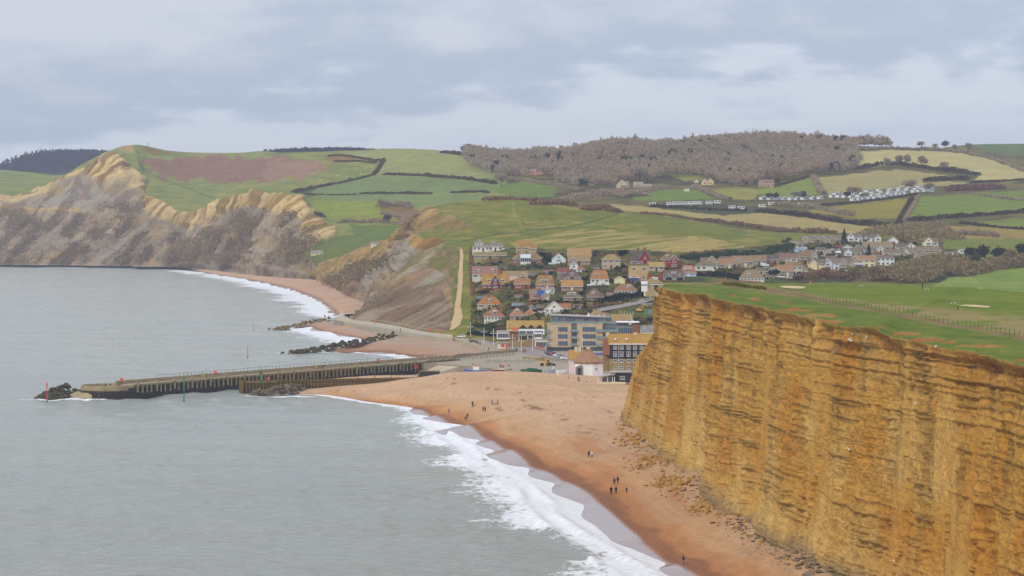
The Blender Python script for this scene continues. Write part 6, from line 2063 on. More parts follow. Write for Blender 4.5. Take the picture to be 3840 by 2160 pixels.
house('pale flat roofed garage beside the dark pines', [(3545, 3578, 957, 946, 944, 'flat', {'win': 1, 'dep': 5})], (198, 200, 196), ((180, 180, 176),), group=E_, name='garage')
for l, r, b, e, g, typ, wl, rf, lb in (
  (2628, 2668, 990, 980, 966, 'gx', (200, 188, 168), (140, 118, 104), 'brown roofed house behind the plain stone gable'), (2700, 2740, 984, 974, 962, 'gx', (180, 164, 140), (128, 112, 104), 'dark roofed bungalow above the orange brown house'),
  (2836, 2872, 1030, 1016, 1004, 'gx', (222, 218, 206), (136, 120, 108), 'white walled house between the van and glazed bungalow'), (3020, 3052, 960, 950, 938, 'gx', (214, 206, 190), (138, 124, 112), 'pale house below the light blue bungalow'),
  (3062, 3100, 948, 938, 928, 'gx', (206, 196, 176), (132, 120, 110), 'bungalow on the bend of the estate road'), (3100, 3140, 985, 972, 960, 'gx', (226, 222, 214), (140, 112, 100), 'white house above the peach house'),
  (3240, 3276, 948, 938, 926, 'gx', (214, 208, 196), (134, 122, 114), 'grey roofed bungalow above the yellow shrub'), (3286, 3318, 946, 936, 924, 'gy', (226, 224, 218), (140, 128, 118), 'white gabled bungalow beside the long olive roof'),
  (3360, 3396, 936, 926, 914, 'gx', (200, 190, 170), (136, 122, 108), 'brown roofed bungalow under the bare thicket'), (3400, 3434, 934, 924, 913, 'gy', (224, 222, 214), (138, 124, 112), 'small white gabled bungalow under the bare thicket'),
  (2872, 2906, 1046, 1036, 1026, 'gx', (198, 186, 164), (142, 116, 98), 'low stone house beside the spreading evergreen'), (3150, 3186, 990, 978, 966, 'gx', (220, 214, 200), (132, 112, 106), 'cream house behind the stone chalet'),
  (3206, 3246, 976, 968, 956, 'gx', (224, 220, 212), (128, 112, 108), 'white walled house behind the orange roofed cream house'), (2990, 3030, 1020, 1006, 994, 'gx', (206, 192, 170), (150, 118, 96), 'stone house left of the peach house')):
  house(lb, [(l, r, b, e, g, typ, {'win': 3, 'dep': 7})], wl, (rf,), group=E_)
random.seed(17)
HS = [o for o in bpy.data.objects if o.get('category') == 'house']
for k, o in enumerate(HS[::2]):
  m = (M_stone, M_concp, M_brickred, M_white, M_wood)[k % 5]
  w = ('stone', 'pale rendered', 'brick', 'white', 'timber')[k % 5]
  base = o.location + Vector((random.uniform(-3, 3), -random.uniform(5, 9), 0))
  wr = empty('garden_wall', base, 0, '%s garden boundary below the %s' % (w, o['label'] if len(o['label'].split()) < 12 else o['label'].split(' with ')[0]), 'wall')
  n = random.randint(3, 6)
  for i in range(n):
    xx, L_ = -n * 1.1 + i * 2.2, 2.15
    z0 = ground_z(base.x + xx + 1, base.y) - base.z
    MB().box(xx, xx + L_, -.12, .12, z0 - .8, z0 + .9).build('wall_section', m, wr)
# ---- far cottages
F_ = 'scattered cottages on the far slopes'
A = A_far
house('cream bungalow alone at the valley mouth', [(1166, 1212, 957, 949, 940, 'gx', {'win': 3})], (222, 210, 176), ((172, 160, 140),), group=F_, name='bungalow')
house('low grey holiday chalet in the valley', [(1391, 1436, 919, 913, 908, 'gx', {'win': 4})], (206, 212, 218), ((150, 158, 168),), group=F_, name='bungalow')
house('salmon pink farmhouse at the edge of the wood', [(1981, 2045, 655, 642, 634, 'gx', {'win': 5, 'rows': 1}), (2000, 2012, 655, 640, 629, 'gy', {'dy': -2, 'dep': 5, 'win': 1, 'gwin': 0, 'barge': 0}), (2046, 2076, 656, 645, 637, 'gx', {'dy': 4, 'win': 2})], (222, 160, 140), ((158, 158, 158),), chim=[(2008, 626, 1.2)], group=F_, name='farmhouse')
house('steep grey roofed cottage below the wood', [(2312, 2352, 704, 693, 673, 'gy', {'win': 1}), (2330, 2358, 706, 695, 680, 'gx', {'win': 1})], (198, 184, 152), ((160, 150, 136),), group=F_, name='cottage')
house('tan roofed barn beside the steep grey cottage', [(2376, 2412, 703, 694, 682, 'gx', {'win': 1})], (184, 160, 134), ((186, 164, 140),), group=F_, name='barn')
house('low long barn right of the tan roofed barn', [(2414, 2446, 706, 699, 690, 'gx', {'win': 0})], (164, 146, 126), ((172, 160, 146),), group=F_, name='barn')
house('yellow cream house with twin gables in the trees', [(2632, 2654, 694, 681, 669, 'gy', {'win': 1}), (2652, 2676, 694, 681, 668, 'gy', {'win': 1})], (216, 196, 142), ((180, 164, 134),), group=F_, name='cottage')
house('small white cottage left of the twin gabled house', [(2604, 2620, 686, 680, 673, 'gy', {'win': 1, 'gwin': 0})], (220, 216, 200), ((170, 160, 146),), group=F_, name='cottage')
house('white field shed below the twin gabled house', [(2566, 2585, 717, 708, 706, 'flat', {'win': 0, 'dep': 4})], (216, 216, 214), ((200, 200, 198),), group=F_, name='shed')
house('red stone farmhouse with three chimneys', [(2846, 2902, 702, 687, 674, 'gx', {'win': 4}), (2846, 2866, 702, 690, 680, 'gy', {'dy': -2, 'dep': 5, 'win': 1})], (176, 148, 126), ((170, 128, 108),), chim=[(2850, 669, 1.2), (2874, 669, 1.2), (2898, 669, 1.2)], group=F_, name='farmhouse')
house('pink roofed house high in the thicket', [(3432, 3462, 864, 854, 844, 'gx', {'win': 1})], (196, 172, 152), ((206, 176, 158),), group=F_)
house('small red hut with white roof in the thicket', [(3410, 3430, 892, 881, 879, 'flat', {'win': 1, 'dep': 4})], (140, 60, 62), ((206, 206, 206),), group=F_, name='hut')
A = A_mid
# ------------------------------------------------------------------ large harbour buildings
class Facade:
  """A building described on its front plane in photo pixels at distance d."""
  def __init__(self, name, label, cat, pxc, pyb, d, yaw=0, group=None):
    self.c, self.b, self.s = pxc, pyb, d / FPX
    self.root = empty(name, Vector(P(pxc, pyb, d)), math.radians(yaw), label, cat, group)

  def X(self, px):
    return (px - self.c) * self.s

  def Z(self, py):
    return (self.b - py) * self.s

  def box(self, name, l, r, t, b, y0, y1, m, parent=None):
    return MB().box(self.X(l), self.X(r), y0, y1, self.Z(b), self.Z(t)).build(name, m, parent or self.root)

  def win(self, l, r, t, b, mull=1, y=-.004, pane=None, parent=None, sill=True):
    return window(parent or self.root, self.X((l + r) / 2), y, self.Z(b), (r - l) * self.s, (b - t) * self.s, mull, pane, sill=sill)

  def glazing(self, l, r, t, b, n, y, frame, pane, parent=None, rail=None):
    """A run of separate panes with mullions between them."""
    f = self.box('window', l, r, t, b, y, y + .05, frame, parent)
    w = (r - l) / n
    for i in range(n):
      self.box('pane', l + i * w + w * .07, l + (i + 1) * w - w * .07, t + .6, b - .6, y - .03, y - .002, pane, f)
    return f

M_buff = mat('buff_stone', 1.2 * A(192, 174, 148), .9, .14, .5)
M_grayroof = mat('pale_roof_edge', A(176, 172, 176), .7, .08, .4)
M_bglass = mat('balcony_glass', (.20, .28, .27), .12, .12, .6, spec=.6)
M_greyp = mat('grey_cladding', A(140, 142, 146), .7, .08, .5)
M_slate = mat('slate_hanging', A(74, 74, 84), .8, .15, .8)
M_thatch = mat('thatch', A(164, 132, 112), .98, .25, 1.2, .8, .25, stretch=(1, 1, .25))
M_pinkw = mat('pink_wash', (.8, .62, .65), .9, .06, .6)
M_limew = mat('limewash', (.82, .81, .76), .9, .06, .5)

def build_flats():
  F = Facade('apartment_block', 'five storey buff stone flats with glass balconies and curved roof', 'apartment block', 2184, 1323, 1276)
  R = F.root
  # gently bowed front in five facets of wall
  F.box('ground_floor', 2052, 2262, 1302, 1345, .8, 16, M_slate)
  F.glazing(2054, 2260, 1304, 1321, 16, .72, M_dark, M_glassb)
  F.box('fascia', 2048, 2264, 1300.5, 1302.5, -.1, .8, M_concp)
  xs = [2052, 2104, 2143, 2164, 2184, 2236, 2262, 2310]
  ys = [.9, .25, .25, .9, 0.0, 0.0, 0.25, .9]
  F.box('wall', 2054, 2143, 1215, 1300.5, .25, 16, M_buff)
  F.box('wall', 2143, 2164, 1215, 1300.5, 1.0, 16, M_greyp)
  F.box('wall', 2164, 2260, 1215, 1300.5, .1, 16, M_buff)
  F.box('wall', 2260, 2314, 1216, 1318, 1.4, 15, M_greyp)
  F.box('parapet', 2050, 2143, 1213, 1216.5, .1, 1.5, M_buff)
  F.box('parapet', 2164, 2262, 1213, 1216.5, -.05, 1.5, M_buff)
  for t, b in ((1226, 1244), (1252.5, 1270), (1279, 1297)):
    F.glazing(2092.5, 2128.5, t, b, 6, .18, M_steel, M_glassb)
    F.glazing(2184, 2234, t, b, 8, .03, M_steel, M_glassb)
    F.glazing(2145, 2162, t, b, 3, .93, M_steel, M_glassb)
    F.glazing(2259.5, 2280, t, b, 4, 1.32, M_steel, M_glassb)
    F.glazing(2284, 2306, t, b, 4, 1.32, M_steel, M_glassb)
    F.win(2064, 2069.5, t, b - 9, 1, .24)
    k = F.box('balcony', 2139, 2165, b - 1.5, b + .5, -.9, 1.0, M_concp)
    F.box('balustrade', 2139, 2165, b - 10, b - 1.5, -.92, -.86, M_bglass, k)
    k = F.box('balcony', 2236, 2316, b - .5, b + 1.5, -.6, 1.4, M_concp)
    F.box('balustrade', 2236, 2316, b - 9.5, b - .5, -.62, -.56, M_bglass, k)
    k = F.box('balcony', 2046, 2062, b - .5, b + 1.5, -.9, .25, M_concp)
    F.box('balustrade', 2046, 2062, b - 9.5, b - .5, -.92, -.86, M_bglass, k)
  F.box('penthouse', 2066, 2292, 1188, 1214, 2.2, 14, M_greyp)
  for l, r, n in ((2070, 2084, 2), (2088, 2110, 3), (2118, 2156, 5), (2190, 2208, 3), (2230, 2246, 3), (2272, 2291, 4)):
    F.glazing(l, r, 1189.5, 1212, n, 2.1, M_steel, M_glassb)
  k = F.box('terrace_rail', 2064, 2312, 1206, 1213, .35, .42, M_bglass)
  F.box('hand_rail', 2064, 2312, 1205.4, 1206.2, .3, .47, M_steel, k)
  # sweeping roof edge
  mb = MB()
  n = 12
  ring = []
  for i in range(n + 1):
    t = i / n
    px = 2062 + t * (2292 - 2062)
    top = 1181.5 + 8.5 * t ** 1.3
    ring.append([(F.X(px), .9 + 1.2 * (2 * t - 1) ** 2, F.Z(top + 3)), (F.X(px), .9 + 1.2 * (2 * t - 1) ** 2, F.Z(top)), (F.X(px), 15, F.Z(top - .5)), (F.X(px), 15, F.Z(top + 3))])
  mb.loftr(ring)
  rf = mb.build('roof', M_grayroof, R)
  MB().cyl(F.X(2208), 4, F.Z(1186), F.Z(1173), .75, .05, 4).build('skylight', M_white, rf)
  for px in (2165, 2247, 2268):
    MB().cyl(F.X(px), 6, F.Z(1188), F.Z(1182), .3, .3, 8).build('vent', M_white, rf)

build_flats()

def build_annexe():
  F = Facade('apartment_block', 'dark glazed modern wing with brick end behind the flats', 'building', 2352, 1256, 1330)
  F.box('wall', 2316, 2372, 1222, 1262, 0, 12, M_greyp)
  F.box('end_wall', 2372, 2398, 1216, 1262, .2, 12, M_brickred)
  F.glazing(2318, 2355, 1211, 1221, 7, 1.0, M_steel, M_glassb)
  F.box('upper_floor', 2316, 2358, 1210, 1222, 1.1, 11, M_dark)
  F.glazing(2320, 2370, 1228, 1250, 6, -.06, M_steel, M_glassb)
  F.box('roof', 2312, 2398, 1207.5, 1210, -.5, 12, M_white)

build_annexe()

def build_restaurant():
  F = Facade('restaurant', 'seafront restaurant with yellow roof and white glazed fronts', 'restaurant', 1960, 1290, 1318)
  R = F.root
  yr = roofm((200, 154, 74), (190, 140, 60))
  zr, ze = F.Z(1206), F.Z(1231)
  MB().prism([(6, -3), (16, -3), (16, ze), (11, zr), (6, ze)], 'x', F.X(1900), F.X(2040)).build('wall', wallm((196, 172, 130)), R)
  roof_mesh(F.X(1904), F.X(2040), 6, 16, ze, zr, 'gx').build('roof', yr, R)
  for l, r in ((1946, 1976), (1978, 2006), (2010, 2038)):
    roof_mesh(F.X(l), F.X(r), 4, 10, F.Z(1233), F.Z(1221), 'gy', .2).build('roof_gable', roofm((120, 98, 92)), R)
  F.box('sign_panel', 1921, 1942, 1231, 1241, 4.6, 5, M_orange)
  k = F.box('sun_room', 1863, 1910, 1243, 1272, .6, 8, M_white)
  F.glazing(1866, 1908, 1250, 1267, 7, .55, M_white, M_glass, k)
  F.box('flat_roof', 1861, 1944, 1241.5, 1243.5, .2, 9, M_concp)
  F.box('brick_wall', 1910, 1946, 1244, 1296, 1.0, 8, M_brickred)
  k = F.box('first_floor', 1944, 2042, 1235, 1256, 1.2, 8, M_white)
  F.glazing(1948, 1972, 1241, 1253, 5, 1.15, M_white, M_glass, k)
  F.glazing(1975, 2000, 1241, 1253, 5, 1.15, M_white, M_glass, k)
  F.glazing(2004, 2036, 1241, 1253, 6, 1.15, M_white, M_glass, k)
  b = F.box('balcony', 1943, 2004, 1256, 1258.5, -.8, 1.2, M_concp)
  F.box('balustrade', 1943, 2004, 1250.5, 1256, -.82, -.76, M_bglass, b)
  F.box('porch_back', 1946, 2010, 1258.5, 1296, 3, 8, M_stone)
  for px in (1946, 1979, 2003):
    F.box('column', px - 2, px + 2, 1258.5, 1276, -.6, -.1, M_cream)
  F.box('terrace', 1910, 2012, 1276, 1300, -1.2, 3, M_stone)
  k = F.box('sun_room', 2004, 2033, 1247, 1276, -.2, 6, M_white)
  F.glazing(2006, 2031, 1252, 1265, 4, -.25, M_white, M_glass, k)
  k = F.box('sun_room', 2006, 2054, 1273, 1303, -2.2, 3, M_white)
  F.glazing(2010, 2052, 1281, 1299, 6, -2.25, M_white, M_glass, k)
  F.box('flat_roof', 2004, 2056, 1271, 1273, -2.6, 3.4, M_concp)

build_restaurant()

def build_terrace():
  F = Facade('terrace_house', 'tall slate hung terrace with orange roof and brick gable', 'terrace', 2325, 1392, 1110)
  R = F.root
  ze, zr = F.Z(1290), F.Z(1254)
  zs = F.Z(1346)
  MB().box(F.X(2286), F.X(2470), 0, 9, zs, ze).build('slate_wall', M_slate, R)
  MB().box(F.X(2286), F.X(2470), -.08, 9.1, -3, zs).build('stone_wall', M_stone, R)
  MB().prism([(-.1, F.Z(1332)), (9.1, F.Z(1332)), (9.1, ze), (4.5, zr), (-.1, ze)], 'x', F.X(2284), F.X(2286)).build('gable_wall', M_brickred, R)
  # the gable end turned a little to the camera
  MB().add([(F.X(2262), 3.5, F.Z(1332)), (F.X(2286), -.1, F.Z(1332)), (F.X(2286), -.1, ze), (F.X(2272), 2.0, F.Z(1262)), (F.X(2262), 3.5, F.Z(1288)),
      (F.X(2262), 9, F.Z(1332)), (F.X(2286), 9, F.Z(1332)), (F.X(2286), 9, ze), (F.X(2272), 9, F.Z(1262)), (F.X(2262), 9, F.Z(1288))],
      [(0, 1, 2, 3, 4), (9, 8, 7, 6, 5), (0, 5, 6, 1), (1, 6, 7, 2), (2, 7, 8, 3), (3, 8, 9, 4), (4, 9, 5, 0)]).build('brick_end', M_brickred, R)
  MB().box(F.X(2262), F.X(2286), 3.6, 9, -3, F.Z(1332)).build('yard_wall', M_stone, R)
  rf = roof_mesh(F.X(2283), F.X(2470), 0, 9, ze, zr, 'gx', .4).build('roof', roofm((208, 152, 62), (196, 138, 54)), R)
  F.box('fascia', 2284, 2470, 1288.5, 1291.5, -.45, -.02, M_white)
  for px in (2304, 2346):
    MB().box(F.X(px), F.X(px) + .8, 1.2, 1.6, F.Z(1274), F.Z(1270) + .2).build('roof_light', M_white, rf)
  for px, n in ((2280, 2), (2384, 3)):
    c = MB().box(F.X(px) - .75, F.X(px) + .75, 4, 5, ze + 1, F.Z(1249)).build('chimney', M_cream, R)
    for i in range(n):
      MB().cyl(F.X(px) - .45 + i * .45, 4.5, F.Z(1249), F.Z(1249) + .5, .16, .13, 6).build('chimney_pot', M_brickred, c)
  for l in (2300, 2324, 2350, 2374.5, 2399, 2424):
    for t, b in ((1292.5, 1309), (1318, 1336)):
      w = F.win(l, l + 14, t, b, 1)
      MB().box(-.7, .7, -.1, 0, .78, .9).build('transom', M_white, w)
    for t, b in ((1346.5, 1359), (1374, 1384)):
      F.win(l + .5, l + 13.5, t, b, 1, -.084)
  MB().tube((F.X(2320), -.12, 0), (F.X(2320), -.12, ze), .07).build('drainpipe', M_white, R)
  F2 = Facade('shop', 'low pale shop with blue fascia behind the thatched house', 'shop', 2250, 1350, 1200)
  F2.box('wall', 2212, 2284, 1328, 1372, 0, 6, M_concp)
  F2.box('fascia', 2228, 2264, 1323, 1329, -.3, .1, M_blue)
  F2.box('flat_roof', 2210, 2286, 1321, 1323, -.2, 6, M_concp)

build_terrace()

def build_thatched():
  F = Facade('thatched_house', 'white limewashed house under a thick brown thatched roof', 'house', 2210, 1407, 1073)
  R = F.root
  # three-sided front: the faces turn away to each side
  P0, P1, P2, P3 = (F.X(2157), 2.6), (F.X(2188), 0.0), (F.X(2222), -.2), (F.X(2262), 2.4)
  B = [(F.X(2262), 9), (F.X(2157), 9)]
  plan = [P0, P1, P2, P3] + B
  zw = F.Z(1360)
  MB().prism(plan, 'z', -3, zw).build('wall', M_limew, R)
  def ring(sc, z, ox=0, oy=0):
    cx, cy = sum(p[0] for p in plan) / 6, 4.8
    return [(cx + (p[0] - cx) * sc + ox, cy + (p[1] - cy) * sc + oy, z) for p in plan]
  def ridge(kx, ky, z):
    cx, cy = sum(p[0] for p in plan) / 6, 4.8
    return [(cx + (p[0] - cx) * kx - .4, cy + (p[1] - cy) * ky, z) for p in plan]
  MB().loftr([ring(1.08, zw - .35), ring(1.12, zw + .1), ridge(.88, .74, F.Z(1346)), ridge(.50, .34, F.Z(1327)), ridge(.24, .06, F.Z(1314)), ridge(.22, .01, F.Z(1313))]).build('thatch_roof', M_thatch, R)
  MB().box(-2.4, 1.6, 4.5, 5.1, F.Z(1315), F.Z(1311)).build('ridge_cap', M_thatch, R)
  for l, t in ((2199, 1360), ):
    F.win(l, l + 10, t - 1, t + 7, 1, -.15)
  for px, t, y in ((2236, 1357, .7), (2236, 1379, .7)):
    w = F.win(px - 5, px + 5, t, t + 10, 1, y - .05)
    w.rotation_euler = (0, 0, math.radians(33))
  MB().prism([(F.X(2158), -.1), (F.X(2180), -.1), (F.X(2180), F.Z(1368)), (F.X(2158), F.Z(1378))], 'y', -.8, 2).build('porch', M_greyp, R)
  MB().box(F.X(2166), F.X(2178), -.85, -.78, 0, F.Z(1380)).build('door', M_dark, R)
  F3 = Facade('cottage', 'pink washed cottage with orange roof behind the thatched house', 'house', 2150, 1386, 1086)
  R = F3.root
  ze = F3.Z(1348)
  MB().prism([(2, -4), (10, -4), (10, ze), (6, F3.Z(1316)), (2, ze)], 'x', F3.X(2135), F3.X(2186)).build('wall', M_pinkw, R)
  roof_mesh(F3.X(2135), F3.X(2186), 2, 10, ze, F3.Z(1316), 'gx').build('roof', roofm((212, 152, 70), (204, 140, 56)), R)
  F3.win(2137, 2142, 1353, 1360, 1, 1.99)
  F3.win(2147, 2152, 1353, 1360, 1, 1.99)
  for l, r, t in ((2156, 2167, 1304), (2170, 2180, 1304), (2201, 2214, 1305)):
    F3.box('chimney', l, r, t, 1330, 5, 6.4, M_cream)
  F4 = Facade('beach_cafe', 'dark timber beach cafe with a pale sloping roof at the cliff', 'cafe', 2300, 1434, 1012)
  R = F4.root
  k = F4.box('wall', 2306, 2370, 1398, 1436, 1, 8, M_dark)
  F4.win(2325, 2343, 1411, 1424, 2, .99)
  F4.box('flat_roof', 2290, 2372, 1394, 1398, .2, 8.4, M_grayroof)
  MB().prism([(F4.X(2240), F4.Z(1413)), (F4.X(2306), F4.Z(1400)), (F4.X(2306), F4.Z(1403)), (F4.X(2240), F4.Z(1416))], 'y', -2, 5).build('canopy', M_grayroof, R)
  F4.box('back_wall', 2254, 2306, 1410, 1432, 4, 4.3, M_cream)
  for px in (2242, 2256, 2278, 2296, 2304):
    F4.box('post', px - 1, px + 1, 1412, 1436, -1.8, -1.5, M_white)
  F4.box('deck_screen', 2255, 2294, 1420, 1432, -1.6, -1.5, M_glass)
  F4.box('low_wall', 2238, 2345, 1431, 1440, -2.2, -1.8, M_cream)
  F5 = Facade('kiosk', 'cream kiosk with red hatch and red door on the esplanade', 'kiosk', 1886, 1310, 1289)
  F5.box('wall', 1866, 1906, 1287, 1310, 0, 4, M_cream)
  F5.box('roof', 1861, 1910, 1283, 1287, -.5, 4.5, M_concp)
  F5.box('hatch', 1880, 1891, 1291, 1301, -.06, -.004, M_red)
  F5.box('door', 1897, 1904, 1291, 1308, -.06, -.004, M_red)
  for px in (1869, 1873):
    F5.box('panel', px - 1.4, px + 1.4, 1290, 1308, -.05, -.004, M_white)
  F6 = Facade('boat_shed', 'long dark timber shed behind the beach crest', 'shed', 1612, 1412, 1088)
  F6.box('wall', 1574, 1648, 1395, 1416, 0, 4, M_dark)
  F6.box('roof', 1572, 1650, 1391.5, 1395, -.3, 4.4, M_wood)
  F6.box('end_wall', 1566, 1574, 1399, 1416, .3, 4, M_wood)
  F7 = Facade('site_hut', 'grey site cabin with a green panel on the building plot', 'cabin', 2430, 1178, 1395)
  F7.box('wall', 2424, 2446, 1162, 1180, 0, 5, M_greyp)
  F7.box('door', 2421, 2429, 1161, 1177, -.2, -.05, mat('bright_green_paint', A(40, 170, 110), .6, .08, 1))
  F8 = Facade('site_hut', 'long low grey shed roof above the building plot', 'shed', 2420, 1152, 1440)
  F8.box('wall', 2405, 2450, 1146, 1156, 0, 8, M_brickred)
  F8.box('roof', 2402, 2454, 1138, 1146, -.3, 8.4, M_greyp)

build_thatched()

# ------------------------------------------------------------------ boats and harbour clutter
def boat(label, px, py, z, L, hull, cab, rz, open_=False, trim=None):
  p = Vector(PZ(px, py, z))
  root = empty('fishing_boat', p, rz, label, 'boat')
  rings = []
  for t in np.linspace(0, 1, 9):
    x = (t - .5) * L
    w = L * .16 * (1 - max(0, (t - .55) / .45) ** 2.2) * (0.86 + .14 * min(1, t * 5))
    sheer = 1.25 + .75 * max(0, t - .5) ** 1.6 * 2
    rings.append([(x, 0, -.35 + .25 * max(0, t - .75) * 4), (x, -w * .75, .1), (x, -w - .02, sheer), (x, -w * .9, sheer), (x, 0, .85), (x, w * .9, sheer), (x, w + .02, sheer), (x, w * .75, .1)])
  MB().loftr(rings).build('hull', hull, root)
  if trim:
    MB().loftr([[(r[2][0], r[2][1] - .04, r[2][2] - .02), (r[2][0], r[2][1] - .04, r[2][2] + .12), (r[3][0], r[3][1], r[3][2] + .12), (r[3][0], r[3][1], r[3][2] - .02)] for r in rings[:-1]]).build('gunwale', trim, root)
  if cab:
    c = MB().box(-L * .18, L * .1, -.95, .95, .8, 2.9).build('wheelhouse', cab, root)
    MB().box(-L * .2, L * .13, -1.1, 1.1, 2.9, 3.05).build('cabin_roof', M_red, c)
    for i in range(3):
      MB().box(-L * .15 + i * L * .085, -L * .15 + i * L * .085 + .5, -.99, -.955, 2.05, 2.65).build('pane', M_glass, c)
  MB().cyl(-L * .3, 0, .8, 4.6, .06, .04, 6).build('mast', M_steel, root)
  return root

boat('small blue fishing boat with white wheelhouse behind the beach crest', 1782, 1400, 2.9, 8.5, M_blue, M_white, math.pi, trim=M_white)
boat('red fishing boat with orange floats behind the beach crest', 1884, 1398, 2.9, 7.5, mat('maroon_paint', A(150, 50, 70), .5, .1, 1), M_cream, 0.0, trim=M_white)
boat('white open boat on a trailer by the thatched house', 2108, 1401, 4.4, 4.5, M_white, None, 0.2)
boat('small pale blue dinghy beside the white trailer boat', 2066, 1399, 4.4, 3.2, mat('pale_blue_paint', A(170, 194, 222), .5, .08, 1), None, 0.3)
boat('small upturned grey dinghy near the dark green cover', 2047, 1398, 4.4, 2.6, M_steel, None, -.2)

def tarp_boat():
  p = Vector(PZ(1992, 1397, 4.3))
  root = empty('covered_boat', p, 0.05, 'boat under a dark green tarpaulin on the quay', 'boat')
  rings = []
  for t in np.linspace(0, 1, 13):
    x = (t - .5) * 8.2
    w = 1.5 * (1 - abs(2 * t - 1) ** 2.5 * .8)
    h = 1.1 + .75 * (1 - abs(2 * t - 1)) + .12 * math.sin(t * 20)
    rings.append([(x, -w, -.3), (x, -w * 1.02, .55), (x, -w * .5, h * .86), (x, 0, h), (x, w * .5, h * .86), (x, w * 1.02, .55), (x, w, -.3)])
  MB().loftr(rings).build('tarpaulin', M_tarp, root, True)
  MB().box(-4.0, 3.4, -.5, .5, -.6, -.1).build('keel', M_dark, root)

tarp_boat()

# lobster pots: grey and white mesh crates stacked in blocks, each crate its own piece
def pot_stack(label, l, r, seed):
  random.seed(seed)
  d = 1178
  s = d / FPX
  w = (r - l) * s
  O = Vector(P((l + r) / 2, 1362, d))
  O.z = 4.12
  root = empty('crate_stack', O, math.radians(-1), label, 'crates', 'stacks of pale crates on the quay')
  n = max(3, int(w / .62))
  for row in range(3):
    for i in range(n):
      for k in range(1):
        o = link('crate', CRATES[(row + i) % 2], root)
        o.location = (-w / 2 + (i + .5) * w / n, random.uniform(-.06, .06), row * .5)

def crate_mesh(m):
  mb = MB()
  w, h, t = .27, .44, .05
  mb.box(-w, w, -.4, -.34, 0, t + .06).box(-w, w, -.4, -.34, h - .12, h).box(-w, -w + t, -.4, -.34, .11, h - .12).box(w - t, w, -.4, -.34, .11, h - .12)
  mb.box(-w, w, .34, .4, 0, h).box(-w, -w + t, -.33, .33, 0, h).box(w - t, w, -.33, .33, 0, h).box(-w + .06, w - .06, -.3, .3, .02, h * .55)
  return mb.mesh('crate', m)

CRATES = [crate_mesh(mat('pale_crate', A(206, 210, 204), .7, .1, 2)), crate_mesh(mat('grey_crate', A(176, 186, 176), .7, .12, 2))]
for i, (l, r, lb) in enumerate(((1815, 1848, 'block of pale crates nearest the slipway'), (1851, 1886, 'block of pale crates, second from the slipway'), (1889, 1921, 'middle block of pale crates on the quay'),
                (1924, 1958, 'block of pale crates, second from the yellow loader'), (1961, 2006, 'block of pale crates nearest the yellow loader'))):
  pot_stack(lb, l, r, i)

def loader():
  p = Vector(PZ(2046, 1372, 4.12))
  root = empty('tractor_loader', p, math.radians(8), 'yellow and black wheeled loader on the quay', 'loader')
  MB().prism([(-2.2, .7), (1.0, .7), (1.0, 1.3), (.2, 1.5), (-2.2, 1.7)], 'y', -.7, .7).build('bonnet', M_yellow, root)
  c = MB().box(.2, 1.5, -.75, .75, 1.2, 2.7).build('cab', M_yellow, root)
  MB().box(.35, 1.35, -.78, -.755, 1.7, 2.5).build('window', M_glass, c)
  for x, r in ((-1.5, .62), (1.1, .8)):
    for y in (-.95, .95):
      w = MB().loftr([[(math.cos(t) * r, yy, math.sin(t) * r) for t in [2 * math.pi * i / 14 for i in range(14)]] for yy in (-.22, .22)]).build('wheel', M_tyre, root)
      w.location = (x, y, r)
  MB().tube((1.0, -.8, 1.3), (3.2, -.8, .6), .14).tube((1.0, .8, 1.3), (3.2, .8, .6), .14).build('loader_arm', M_dark, root)
  MB().prism([(3.0, .1), (4.1, .15), (3.4, 1.1), (3.0, .9)], 'y', -1.2, 1.2).build('bucket', M_dark, root)

loader()

def excavator():
  p = Vector(P(2400, 1172, 1395))
  root = empty('excavator', p, 0, 'yellow tracked excavator on the red soil building plot', 'excavator')
  for y in (-.9, .9):
    MB().prism([(-1.6, 0), (1.6, 0), (1.9, .4), (1.6, .8), (-1.6, .8), (-1.9, .4)], 'y', y - .25, y + .25).build('track', M_dark, root)
  MB().box(-1.8, .8, -1.1, 1.1, .9, 1.9).build('body', M_yellow, root)
  c = MB().box(-.2, 1.1, -1.05, .1, 1.2, 2.9).build('cab', M_yellow, root)
  MB().box(0, 1.0, -1.09, -1.055, 1.8, 2.7).build('window', M_glass, c)
  MB().tube((.6, .4, 1.6), (2.2, .4, 4.2), .24, .2).build('boom', M_yellow, root)
  MB().tube((2.2, .4, 4.2), (3.9, .4, 2.6), .2, .14).build('dipper', M_yellow, root)
  MB().prism([(3.5, 1.5), (4.2, 1.7), (4.0, 2.6), (3.6, 2.6)], 'y', 0, .8).build('bucket', M_dark, root)

excavator()
for i, (px, py) in enumerate(((2326, 1168), (2334, 1170), (2343, 1170), (2354, 1171), (2364, 1170), (2374, 1171))):
  root = empty('barrier_post', Vector(P(px, py + 3, 1390)), 0, 'short red and white barrier post on the building plot', 'post', 'barrier posts round the building plot')
  MB().cyl(0, 0, -.5, .9, .12, .1, 6).build('post', M_white, root)
  MB().cyl(0, 0, .35, .6, .13, .13, 6).build('band', M_red, root)

# flags and small posts by the beach
def flag(label, px, yt, yb, z, m, w=.8, h=.9, pole=M_white):
  p = Vector(PZ(px, yb, z))
  H = (yb - yt) * p.y / FPX
  root = empty('flag', p, 0, label, 'flag')
  MB().cyl(0, 0, -.4, H, .05, .04, 6).build('pole', pole, root)
  n = 6
  rings = [[(.04 + w * i / n, .08 * math.sin(i * 1.2), H - h), (.04 + w * i / n, .08 * math.sin(i * 1.2) + .015, H - h), (.04 + w * i / n, .08 * math.sin(i * 1.2) + .015, H), (.04 + w * i / n, .08 * math.sin(i * 1.2), H)] for i in range(n + 1)]
  MB().loftr(rings).build('cloth', m, root)

